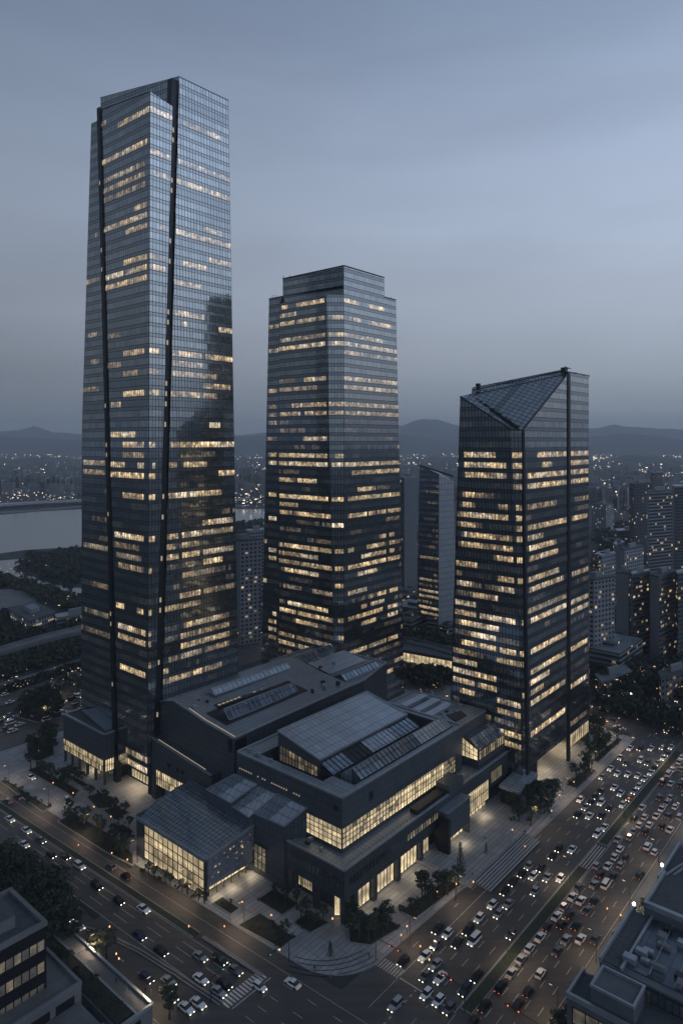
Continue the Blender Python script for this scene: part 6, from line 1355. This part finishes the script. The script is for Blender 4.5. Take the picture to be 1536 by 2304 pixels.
def make_car(kind):
    L, Wd, Hh = {'saloon': (4.7, 1.84, 1.44), 'hatchback': (4.0, 1.74, 1.5), 'estate car': (4.7, 1.88, 1.68), 'van': (5.1, 1.92, 1.95), 'bus': (11.0, 2.5, 3.1)}[kind]
    o = bpy.data.objects.new({'estate car': 'estate_car'}.get(kind, kind), None); COL.objects.link(o); hw = Wd / 2; zb = .26; zs = .62 * Hh if kind != 'bus' else 1.3
    st = {'saloon': [(-.5, .62, .86), (-.47, .80, .95), (-.28, .84, 1), (.0, .84, 1), (.22, .82, 1), (.44, .70, .95), (.5, .50, .82)],
          'hatchback': [(-.5, .70, .88), (-.47, .86, .96), (.0, .86, 1), (.24, .84, 1), (.45, .70, .94), (.5, .52, .82)],
          'estate car': [(-.5, .80, .9), (-.48, .96, .97), (.0, .96, 1), (.24, .94, 1), (.45, .84, .95), (.5, .60, .85)],
          'van': [(-.5, .95, .95), (-.49, 1.05, .98), (.0, 1.05, 1), (.3, 1.0, 1), (.46, .9, .95), (.5, .62, .88)], 'bus': [(-.5, 1.2, .97), (-.49, 1.3, 1), (0, 1.3, 1), (.49, 1.3, 1), (.5, 1.1, .97)]}[kind]
    cb = {'saloon': (-.36, .20, -.20, .06), 'hatchback': (-.46, .24, -.36, .08), 'estate car': (-.47, .22, -.42, .08), 'van': (-.485, .36, -.47, .22), 'bus': (-.495, .495, -.49, .48)}[kind]
    b = MB(); rings = [[(x * L, -hw * w, zb), (x * L, hw * w, zb), (x * L, hw * w, zt * .72), (x * L, hw * w * .93, zt), (x * L, -hw * w * .93, zt), (x * L, -hw * w, zt * .72)] for x, zt, w in st]
    for A, B in zip(rings, rings[1:]):
        for i in range(6): j = (i + 1) % 6; b.face([A[i], B[i], B[j], A[j]])
    b.face(rings[0]); b.face(rings[-1][::-1]); zt = max(s[1] for s in st) - .01
    x0, x1, x2, x3 = [q * L for q in cb]; wr = hw * .74; wl = hw * .92
    b.face([(x2, -wr, Hh), (x3, -wr, Hh), (x3, wr, Hh), (x2, wr, Hh)])
    for s in (-1, 1): b.face([(x2, s * wr, Hh), (x3, s * wr, Hh), (x3, s * wr * 1.04, Hh - .06), (x2, s * wr * 1.04, Hh - .06)][::s])
    body = b.build('body', M['cwhite']); body.parent = o; body.material_slots[0].link = 'OBJECT'; body.material_slots[0].material = M['cwhite']
    b = MB(); lo = [(x0, -wl, zt), (x1, -wl, zt), (x1, wl, zt), (x0, wl, zt)]; hi = [(x2, -wr, Hh - .012), (x3, -wr, Hh - .012), (x3, wr, Hh - .012), (x2, wr, Hh - .012)]
    for i in range(4): j = (i + 1) % 4; b.face([lo[i], lo[j], hi[j], hi[i]])
    g = b.build('cabin_glass', M['cglass']); g.parent = o; kids = [body, g]
    for sx in ((-.31, .31) if kind != 'bus' else (-.3, .34)):
        for s in (-1, 1):
            rw = .33 if kind != 'bus' else .5; b = MB(); b.tube([(sx * L, s * (hw - .2), rw), (sx * L, s * (hw + .01), rw)], [rw, rw], 12); w = b.build('wheel', M['tyre']); w.parent = o; kids.append(w)
    zh = st[-1][1] * .78
    for s in (-1, 1):
        y0, y1 = sorted((s * hw * .42, s * hw * .80)); xf = L / 2 + .015; b = MB(); b.face([(xf, y0, zh - .12), (xf, y1, zh - .12), (xf, y1, zh + .07), (xf, y0, zh + .07)]); b.face([(xf, y0, zh + .07), (xf, y1, zh + .07), (xf - .2, y1, zh + .16), (xf - .2, y0, zh + .16)]); w = b.build('headlight', M['head']); w.parent = o; kids.append(w)
        xb = -L / 2 - .015; b = MB(); b.face([(xb, y1, zh - .08), (xb, y0, zh - .08), (xb, y0, zh + .12), (xb, y1, zh + .12)]); w = b.build('tail_light', M['tail']); w.parent = o; kids.append(w)
    return o, kids
CARS = {}; CUSED = set(); CARLIST = []
COLS = {'white': 'cwhite', 'silver': 'csilver', 'grey': 'cgrey', 'black': 'cblack', 'red': 'cred', 'navy': 'cblue', 'orange': 'corange'}
def put_car(kind, col, x, y, ang, label, group, z=.05):
    if kind not in CARS: CARS[kind] = make_car(kind)
    o, kids = CARS[kind]
    if kind not in CUSED:
        CUSED.add(kind); o.location = (x, y, z); o.rotation_euler = (0, 0, ang); tag(o, label, 'car' if kind not in ('van', 'bus') else kind, group); kids[0].material_slots[0].material = M[COLS[col]]; return
    c, cs = copy_thing(o, (x, y, z), ang, label, group, 1.0, kids); c['category'] = 'car' if kind not in ('van', 'bus') else kind; cs[0].material_slots[0].material = M[COLS[col]]
# measured car positions (photo pixels, colour, kind)
def zp(ox, oy, k, rows): return [(ox + x / k, oy + y / k, c, kd) for x, y, c, kd in rows]
W_, S_, G_c, K_, R_, N_, O_ = 'white', 'silver', 'grey', 'black', 'black', 'navy', 'orange'
sa, ha, es_, va = 'saloon', 'hatchback', 'estate car', 'van'
AV = zp(700, 1850, 2.56, [(665,765,W_,sa),(745,885,W_,sa),(720,810,S_,sa),(655,875,G_c,ha),(603,830,G_c,sa),(500,1050,S_,es_),(675,985,W_,ha),(738,1020,W_,ha),(805,650,W_,ha),(860,690,K_,sa),(885,600,K_,es_),(970,685,W_,va),(968,542,W_,ha),(1042,465,W_,ha),(1112,450,S_,sa),(1100,530,S_,ha),(1130,625,G_c,ha),(1268,380,S_,ha),(1110,385,K_,ha),(1150,350,K_,sa),(1205,325,K_,ha),(1265,295,W_,ha),(1262,258,S_,ha),(1315,270,K_,sa),(1355,305,S_,sa),(1432,312,W_,ha),(1375,175,K_,sa),(1400,200,K_,ha),(1495,143,W_,sa),(690,580,K_,sa),(545,797,R_,ha),
    (940,985,N_,es_),(1045,910,K_,es_),(1100,970,S_,sa),(1158,895,S_,sa),(1125,835,W_,ha),(1160,765,W_,sa),(1215,790,K_,ha),(1220,700,W_,sa),(1250,660,S_,ha),(1310,675,W_,sa),(1370,625,G_c,sa),(1420,565,R_,es_),(1465,530,K_,ha),(1430,735,G_c,sa),(1380,790,S_,sa),(1320,860,W_,ha),(1185,1030,K_,ha),(1525,580,K_,sa),(790,1060,G_c,ha),(840,1090,K_,sa),(890,1110,K_,ha),(940,1140,K_,sa)])
AV += zp(1100, 1800, 3.523, [(830,245,W_,es_),(895,290,W_,sa),(945,265,S_,sa),(1105,275,S_,ha),(1060,315,S_,ha),(1020,365,W_,ha),(970,425,W_,ha),(1020,455,W_,ha),(1005,485,S_,ha),(880,515,S_,ha),(915,585,K_,ha),(835,655,S_,sa),(780,715,W_,sa),(715,775,W_,sa),(965,670,W_,va),(1250,350,W_,es_),(1310,395,W_,ha),(1250,125,W_,ha),(1335,115,W_,sa),(1390,60,W_,sa),(1440,15,S_,sa),(1270,180,W_,ha),(1235,230,K_,ha),(1160,565,K_,es_),(785,860,G_c,sa),(735,910,K_,sa),(690,960,K_,sa),(675,1025,K_,ha),(755,1100,W_,sa),(1090,105,K_,sa),(215,1600,K_,ha),(1045,1180,G_c,sa)])
AV += zp(900, 1400, 2.415, [(1165,888,W_,sa),(1200,920,W_,sa),(1110,990,R_,ha),(1035,1045,W_,sa),(1080,1035,K_,sa),(1295,915,S_,sa),(1250,950,O_,ha),(1215,985,W_,ha),(1285,820,W_,sa),(1335,800,W_,sa),(1425,805,W_,va),(1360,850,W_,sa),(1455,735,W_,sa),(1275,875,W_,ha),(1320,885,K_,ha),(1070,940,K_,ha),(1090,920,R_,sa),(995,990,S_,sa),(950,1030,K_,sa),(960,1028,R_,ha),(1525,915,W_,ha),(1500,940,W_,sa),(1470,985,W_,ha),(1435,1010,S_,ha),(1385,760,S_,sa),(1520,750,W_,sa),(1480,795,W_,ha),(1515,870,R_,ha),(1420,745,G_c,sa),(1490,770,W_,ha),(1532,790,S_,ha)])
LANES_A = [107.6, 104.2, 100.6, 97.1, 93.6, 90.2, 83.9, 81.1, 78.0, 74.7, 71.6]
LN_A = ['the lane beside the plaza kerb', 'the plaza-side lane by the solid line', 'the second lane from the solid line', 'the third lane from the solid line', 'the fourth lane from the solid line', 'the lane just plaza-side of the grassy median',
        'the lane just beyond the grassy median', 'the second lane beyond the median', 'the third lane beyond the median', 'the fourth lane beyond the median', 'the lane by the right kerb']
placed = {i: [] for i in range(11)}; r = random.Random(15)
for px, py, c, kd in AV:
    a, bb = gab(px, py + 4, .6)
    i = min(range(11), key=lambda q: abs(LANES_A[q] - bb))
    L = 5.2 if kd in (va, es_, sa) else 4.6
    if a < 112: continue
    while any(abs(a - q[0]) < L + .4 for q in placed[i]): a += .5
    placed[i].append((a, c, kd))
for i in range(11):      # farther traffic up the avenue
    a = 262 + r.uniform(0, 8) if i > 0 else 400
    while a < 425:
        if all(abs(a - q[0]) > 6 for q in placed[i]) and not (338 < a < 366 and r.random() < .5): placed[i].append((a, r.choice((W_, W_, S_, W_, G_c, K_)), r.choice((sa, ha, sa, es_))))
        a += r.uniform(8, 26)
ANG_R = math.atan2(RY, RX); ANG_L = math.atan2(LY, LX)
for i in range(11):
    for n, (a, c, kd) in enumerate(sorted(placed[i])):
        x, y = W2(a, LANES_A[i] + r.uniform(-.25, .25)); ang = ANG_R + (math.pi if i <= 5 else 0) + r.uniform(-.03, .03)
        put_car(kd, c, x, y, ang, '%s %s, %s from the junction in %s' % (c, kd, ordw(n + 1), LN_A[i]), 'cars on the right avenue')
LV = zp(0, 1550, 3.072, [(60,890,W_,sa),(180,965,W_,sa),(160,1065,W_,sa),(35,770,G_c,ha),(340,1005,G_c,sa),(550,1210,W_,es_),(430,1155,K_,ha),(375,1125,K_,ha),(245,1225,S_,sa),(150,1215,S_,sa),(165,1240,W_,ha),(685,1340,K_,es_),(825,1305,K_,ha),(725,1235,G_c,ha),(985,1510,W_,sa),(985,1675,N_,sa),(510,1640,W_,sa),(590,1625,W_,sa),(625,1660,W_,ha)])
LV += zp(0, 1900, 2.194, [(808,505,K_,sa),(1000,535,S_,sa),(1175,598,G_c,sa),(1180,645,K_,es_),(1110,675,K_,sa),(1085,712,S_,sa),(995,650,W_,sa),(745,632,N_,sa),(812,680,S_,sa),(865,722,S_,sa),(1000,755,W_,sa),(935,785,W_,sa),(1305,672,W_,ha),(1435,682,W_,sa),(600,262,R_,ha),(365,405,W_,ha)])
LANES_L = [101.2, 104.4, 107.2, 112.7, 115.3, 117.8, 120.2, 126.2, 130.3]
LN_L = ['the kerb lane of the slip road', 'the middle lane of the slip road', 'the inner lane of the slip road', 'the main lane next to the slip road', 'the second main lane from the slip road', 'the third main lane from the slip road', 'the main lane beside the dark median', 'the lane just beyond the dark median', 'the lane at the plaza kerb']
pl = {i: [] for i in range(9)}
for px, py, c, kd in LV:
    a, bb = gab(px, py + 4, .6); a0 = a + .05 * (bb - 137)
    i = min(range(9), key=lambda q: abs(LANES_L[q] - a0))
    while any(abs(bb - q[0]) < 5.6 for q in pl[i]): bb += .5
    pl[i].append((bb, c, kd))
for i in range(3, 9):
    bb = 262 + r.uniform(0, 20)
    while bb < 318:
        if all(abs(bb - q[0]) > 8 for q in pl[i]): pl[i].append((bb, r.choice((W_, S_, G_c, K_)), sa))
        bb += r.uniform(14, 34)
for i in range(9):
    for n, (bb, c, kd) in enumerate(sorted(pl[i])):
        x, y = W2(la(LANES_L[i], bb), bb); ang = ANG_L + (math.pi if i < 7 else 0) + (.05 if i < 9 else 0)
        put_car(kd, c, x, y, ang, '%s %s, %s from the junction in %s' % (c, kd, ordw(n + 1), LN_L[i]), 'cars on the left boulevard')
for n, (px, py, c, kd, w) in enumerate([(152, 1805, W_, es_, 'parked at the near end of the paved forecourt before the annex'), (70, 1752, W_, sa, 'parked at the far end of the paved forecourt left of the annex'), (175, 1570, W_, va, 'stopped beside the left foot of the tallest tower')]):
    x, y = gxy(px, py); put_car(kd, c, x, y, ANG_L + .3 * n + 2.9, '%s %s %s' % (c, kd, w), None, .18)
# cross road, side road and expressway traffic
def run(lanes, s0, s1, fn, names, grp, gap=(8, 22), z=.05, p=.8):
    for i, ln in enumerate(lanes):
        s = s0 + r.uniform(0, 8); n = 0
        while s < s1:
            if r.random() < p:
                n += 1; x, y, ang = fn(s, ln, i); c = r.choice((W_, W_, S_, W_, G_c, K_)); kd = r.choice((sa, ha, sa, es_, va))
                put_car(kd, c, x, y, ang, '%s %s, %s in %s' % (c, kd, ordw(n), names[i]), grp, z)
            s += r.uniform(*gap)
run([333.5, 338.5, 343.5, 348.5, 353.5], 118, 255, lambda s, l, i: (*W2(s, l + (s - 110) * .045), ANG_R + .045 + (math.pi if i > 2 else 0)), ['the %s lane of the crowded cross road at left' % ordw(k + 1) for k in range(5)], 'cars on the left cross road', (6.5, 13))
run([342.5, 348, 353.5, 359], 115, 175, lambda s, l, i: (*W2(l + (s - 110) * .04, s), ANG_L + (math.pi if i > 1 else 0)), ['the %s lane of the side road past the right tower' % ordw(k + 1) for k in range(4)], 'cars on the side road', (7, 14))
run([342.5, 348, 353.5, 359], 185, 300, lambda s, l, i: (*W2(l + (s - 110) * .04, s), ANG_L + (math.pi if i > 1 else 0)), ['the %s lane of the side road between two towers' % ordw(k + 1) for k in range(4)], 'cars on the side road', (9, 26))
for n, (px, py, c) in enumerate([(24, 1583, W_), (70, 1562, S_), (112, 1549, W_), (150, 1530, K_), (40, 1545, S_), (95, 1518, W_), (140, 1503, G_c), (12, 1566, W_)]):
    x, y = gxy(px, py); x2, y2 = gxy(px + 10, py - 3); put_car('hatchback' if n % 2 else 'saloon', c, x, y, math.atan2(y2 - y, x2 - x), '%s car alone on the left expressway, %s by distance' % (c, ordw(n + 1)), 'cars on the left expressways', .4)

# ================================================================== STREET LAMPS
M['lamp'] = emitter('lamp_glass', (1.0, .70, .38), 2.5); M['lampw'] = emitter('white_lamp_globe', (1.0, .88, .70), 10.0); M['signal'] = emitter('signal_lamp', (1.0, .40, .14), 3.0)
def make_lamp():
    o = bpy.data.objects.new('street_lamp', None); COL.objects.link(o); b = MB(); b.tube([(0, 0, 0), (0, 0, 7.6), (0.3, 0, 8.1), (1.6, 0, 8.4)], [.11, .08, .06, .05], 6); p = b.build('pole', M['frame']); p.parent = o
    b = MB(); b.box(1.3, 2.2, -.16, .16, 8.32, 8.46, w=IDW); h = b.build('lamp_housing', M['frame']); h.parent = o; b = MB(); b.box(1.35, 2.15, -.14, .14, 8.22, 8.318, w=IDW); g = b.build('lamp_glass', M['lamp']); g.parent = o; return o, [p, h, g]
LAMP = make_lamp(); first = True
def put_lamp(x, y, ang, label, e, group='street lamps'):
    global first
    if first: first = False; LAMP[0].location = (x, y, .1); LAMP[0].rotation_euler = (0, 0, ang); tag(LAMP[0], label, 'street lamp', group)
    else: c, _ = copy_thing(LAMP[0], (x, y, .1), ang, label, group, 1.0, LAMP[1]); c['category'] = 'street lamp'
    if e: lamp_light('lamp_light', (x + 1.75 * math.cos(ang), y + 1.75 * math.sin(ang), 8.0), e, (1.0, .74, .48), .25)
k = 0
for a in (158, 182, 234, 262, 292, 322): k += 1; put_lamp(*W2(a, 110.2), ANG_L + math.pi, '%s street lamp from the junction on the plaza kerb of the avenue' % ordw(k), 620)
k = 0
for a in (170, 212, 262, 316): k += 1; put_lamp(*W2(a, 86.9), ANG_L + math.pi * (k % 2), '%s street lamp from the junction on the grassy avenue median' % ordw(k), 800)
k = 0
for a in (160, 185, 212, 240, 270): k += 1; put_lamp(*W2(a, 68.6), ANG_L, '%s street lamp from the junction on the right kerb of the avenue' % ordw(k), 620)
k = 0
for bb in (150, 175, 200, 226, 255, 285): k += 1; put_lamp(*W2(la(133.2, bb), bb), ANG_R + math.pi, '%s street lamp from the junction on the plaza kerb of the boulevard' % ordw(k), 800)
k = 0
for bb in (146, 170, 196, 225): k += 1; put_lamp(*W2(la(96.8, bb), bb), ANG_R, '%s street lamp from the junction on the near pavement of the boulevard' % ordw(k), 800)
k = 0
for a, bb in ((130, 331), (165, 332), (200, 334), (235, 336), (150, 360), (190, 362)): k += 1; put_lamp(*W2(a, bb), ANG_L, '%s street lamp from the left along the crowded cross road' % ordw(k), 600)
k = 0
for a, bb in ((340, 125), (342, 150), (346, 190), (350, 225), (370, 120), (372, 160)): k += 1; put_lamp(*W2(a, bb), ANG_R, '%s street lamp along the side road beyond the right tower' % ordw(k), 1500)
# small orange garden and crossing lamps
def make_bollard():
    o = bpy.data.objects.new('path_light', None); COL.objects.link(o); b = MB(); b.tube([(0, 0, 0), (0, 0, 2.6)], [.07, .05], 6); p = b.build('pole', M['frame']); p.parent = o; b = MB(); b.tube([(0, 0, 2.5), (0, 0, 2.62), (0, 0, 2.9), (0, 0, 3.0)], [.08, .16, .16, .06], 8); g = b.build('lamp_glass', M['signal']); g.parent = o; return o, [p, g]
BL = make_bollard(); seen = 0
for px, py, wh in [(425,2085,0),(478,1937,0),(287,1935,0),(212,1816,0),(250,1838,0),(252,1920,0),(177,1902,0),(350,1948,0),(385,1968,0),(629,2138,0),(1064,1985,0),(945,2130,0),(902,2105,0),(983,2008,0),(1026,1990,0),(1258,1790,0),(1290,1760,0),(1330,1735,0),(1240,1825,0),(1228,1798,0),(965,2160,0),(915,2085,0),(1365,2045,0),(1395,2060,0),(1388,2250,0),(247,2086,0),(262,2147,0),(268,2158,0),(165,1785,0),(120,1762,0),(60,1700,0),(88,1690,0),(545,2030,0),(1180,1905,0),(1152,1868,0),(505,2085,0),(610,2060,0),(748,2068,0)]:
    x, y = gxy(px, py, 2.7); seen += 1; a, bb = x * RX + y * RY, x * LX + y * LY; near = 'the boulevard edge' if a < 135 and bb > 140 else 'the avenue gardens' if bb < 130 else 'the plaza gardens'
    lb = '%s small orange lamp in and around %s' % (ordw(seen), near)
    if seen == 1: BL[0].location = (x, y, .1); tag(BL[0], lb, 'lamp', 'small orange lamps')
    else: c, _ = copy_thing(BL[0], (x, y, .1), 0, lb, 'small orange lamps', 1.0, BL[1]); c['category'] = 'lamp'
for px, py, wd in ((1488, 1946, 'upper'), (1425, 2034, 'lower')):
    x, y = gxy(px, py, 9.0); o = thing('globe_lamp', 'bright white globe lamp on a mast, %s of the two beside the stepped corner building' % wd, 'lamp', (x, y, 0)); b = MB(); b.tube([(x, y, 0), (x, y, 8.6)], [.14, .1], 8); b.build('pole', M['frame'], o)
    b = MB(); b.tube([(x, y, 8.5), (x, y, 8.7), (x, y, 9.0), (x, y, 9.3), (x, y, 9.5)], [.15, .32, .42, .32, .1], 12); b.build('lamp_glass', M['lampw'], o); lamp_light('lamp_light', (x, y - .9, 9.2), 1500, (1, .88, .7), .5)

# traffic signals over the junction
M['red'] = emitter('red_signal', (1.0, .12, .05), 4.0); M['green'] = emitter('green_signal', (.15, 1.0, .55), 1.0)
for a, bb, ang, L_, wd, cm in ((131.6, 131, ANG_R + math.pi, 7.5, 'at the boulevard zebra beside the plaza', 'green'), (147.5, 114.0, ANG_L + math.pi, 8, 'at the avenue zebra beside the plaza', 'red'), (109.6, 136.5, ANG_R, 6.5, 'on the slip road island by the boulevard zebra', 'green'), (148.0, 87.0, ANG_L, 6.5, 'on the nose of the grassy median', 'red'), (150, 69.0, ANG_L, 8, 'on the right kerb of the avenue', 'red')):
    x, y = W2(a, bb); t = thing('traffic_signal', 'traffic signal mast ' + wd, 'traffic signal', (x, y, .1)); ex, ey = x + L_ * math.cos(ang), y + L_ * math.sin(ang)
    b = MB(); b.tube([(x, y, .1), (x, y, 6.2)], [.13, .1], 8); b.beam((x, y, 6.0), (ex, ey, 6.3), .14); b.build('mast', M['frame'], t)
    for q in (.62, .96):
        hx, hy = x + (ex - x) * q, y + (ey - y) * q; h = MB(); h.beam((hx - .55 * math.cos(ang), hy - .55 * math.sin(ang), 6.2), (hx + .55 * math.cos(ang), hy + .55 * math.sin(ang), 6.2), .3, .42); hd = h.build('signal_head', M['dark'], t)
        g = MB(); g.beam((hx - .34 * math.cos(ang), hy - .34 * math.sin(ang), 6.2), (hx - .08 * math.cos(ang), hy - .08 * math.sin(ang), 6.2), .36, .26); g.build('signal_light', M[cm], hd)

# ================================================================== PEOPLE
def make_person(seed):
    r = random.Random(seed); me = bpy.data.meshes.new('person'); h = 1.72
    st = .16 + .1 * r.random()
    V = [(0, 0, .95), (0, 0, 1.15), (.01, 0, 1.42), (.02, 0, 1.52), (.03, 0, 1.64), (.02, .18, 1.42), (-.02, .24, 1.15), (.08, .24, .92), (.02, -.18, 1.42), (.05, -.24, 1.15), (.14, -.23, .93), (.0, .10, .90), (st * .6, .10, .50), (st * .2, .10, .07), (st * .2 + .16, .10, .03), (.0, -.10, .90), (-st * .2, -.10, .48), (-st, -.10, .08), (-st + .16, -.10, .03)]
    E = [(0, 1), (1, 2), (2, 3), (3, 4), (2, 5), (5, 6), (6, 7), (2, 8), (8, 9), (9, 10), (0, 11), (11, 12), (12, 13), (13, 14), (0, 15), (15, 16), (16, 17), (17, 18)]
    R = [.15, .15, .17, .06, .105, .07, .055, .04, .07, .055, .04, .10, .065, .045, .04, .10, .065, .045, .04]
    me.from_pydata(V, E, []); o = bpy.data.objects.new('person', me); COL.objects.link(o)
    m = o.modifiers.new('skin', 'SKIN'); 
    if not me.skin_vertices: 
        import bmesh; bm = bmesh.new(); bm.from_mesh(me); bm.verts.layers.skin.verify(); bm.to_mesh(me); bm.free()
    for i, sv in enumerate(me.skin_vertices[0].data): sv.radius = (R[i], R[i]); sv.use_root = (i == 0)
    s = o.modifiers.new('sub', 'SUBSURF'); s.levels = 1; s.render_levels = 1; return o
M['cloth'] = plain('dark_clothing', (.03, .032, .04), .9); M['cloth2'] = plain('pale_clothing', (.3, .29, .27), .9)
PEO = [make_person(i) for i in range(2)]
for q, p in enumerate(PEO): p.data.materials.append(M['cloth'] if q == 0 else M['cloth2'])
PL = [(1062, 1974, 'standing by the near end of the broad steps'), (1148, 1898, 'walking on the paving above the broad steps'), (1090, 1893, 'standing near the cone-shaped evergreen before the steps'), (818, 2150, 'walking at the rounded corner near the zebra stripes'), (830, 2158, 'waiting at the avenue kerb by the zebra stripes'), (815, 2168, 'at the kerb of the rounded corner'), (708, 2186, 'at the outer kerb of the rounded corner'), (743, 2200, 'standing alone at the tip of the rounded corner'), (1180, 1878, 'by the planting right of the steps'), (520, 2075, 'on the path before the pavilion shopfront'), (262, 2215, 'on the low roof terrace, nearer the building'), (286, 2232, 'on the low roof terrace, nearer the street corner'), (328, 2235, 'on the pavement beside the slip road, left one'), (340, 2240, 'on the pavement beside the slip road, right one'), (355, 1838, 'crossing the forecourt beside the tall tower foot'), (366, 1835, 'second figure crossing the forecourt beside the tall tower foot')]
for n, (px, py, wh) in enumerate(PL):
    z = 4.96 if 'roof terrace' in wh else 1.0 if 'above the broad' in wh else .16; x, y = gxy(px, py, z); src = PEO[n % 2]; lb = ('person in dark clothes ' if n % 2 == 0 else 'person in pale clothes ') + wh
    if n < 2: src.location = (x, y, z); src.rotation_euler = (0, 0, n * 2.1); tag(src, lb, 'person', 'people on foot')
    else: c = src.copy(); COL.objects.link(c); c.location = (x, y, z); c.rotation_euler = (0, 0, n * 1.7); tag(c, lb, 'person', 'people on foot')

# unused prototypes go
for kd, lst in PROTO.items():
    for o, kids in lst:
        if o.name not in USED:
            for q in kids: bpy.data.objects.remove(q)
            bpy.data.objects.remove(o)

# ================================================================== HAZE
b = MB(); b.prism([(-12500, -3400), (12500, -3400), (12500, 13000), (-12500, 13000)], -1.5, 470, w=IDW)
hz = newmat('evening_haze'); T = hz[1]; pv = T.n('ShaderNodeVolumePrincipled'); pv.inputs['Color'].default_value = (.84, .91, 1.0, 1); pv.inputs['Density'].default_value = .00011; pv.inputs['Anisotropy'].default_value = 0.1
ou = T.n('ShaderNodeOutputMaterial'); T.l(pv.outputs[0], ou.inputs['Volume'])
o = b.build('haze', hz[0]); o['kind'] = 'stuff'; o['label'] = 'thin blue evening haze over the city'
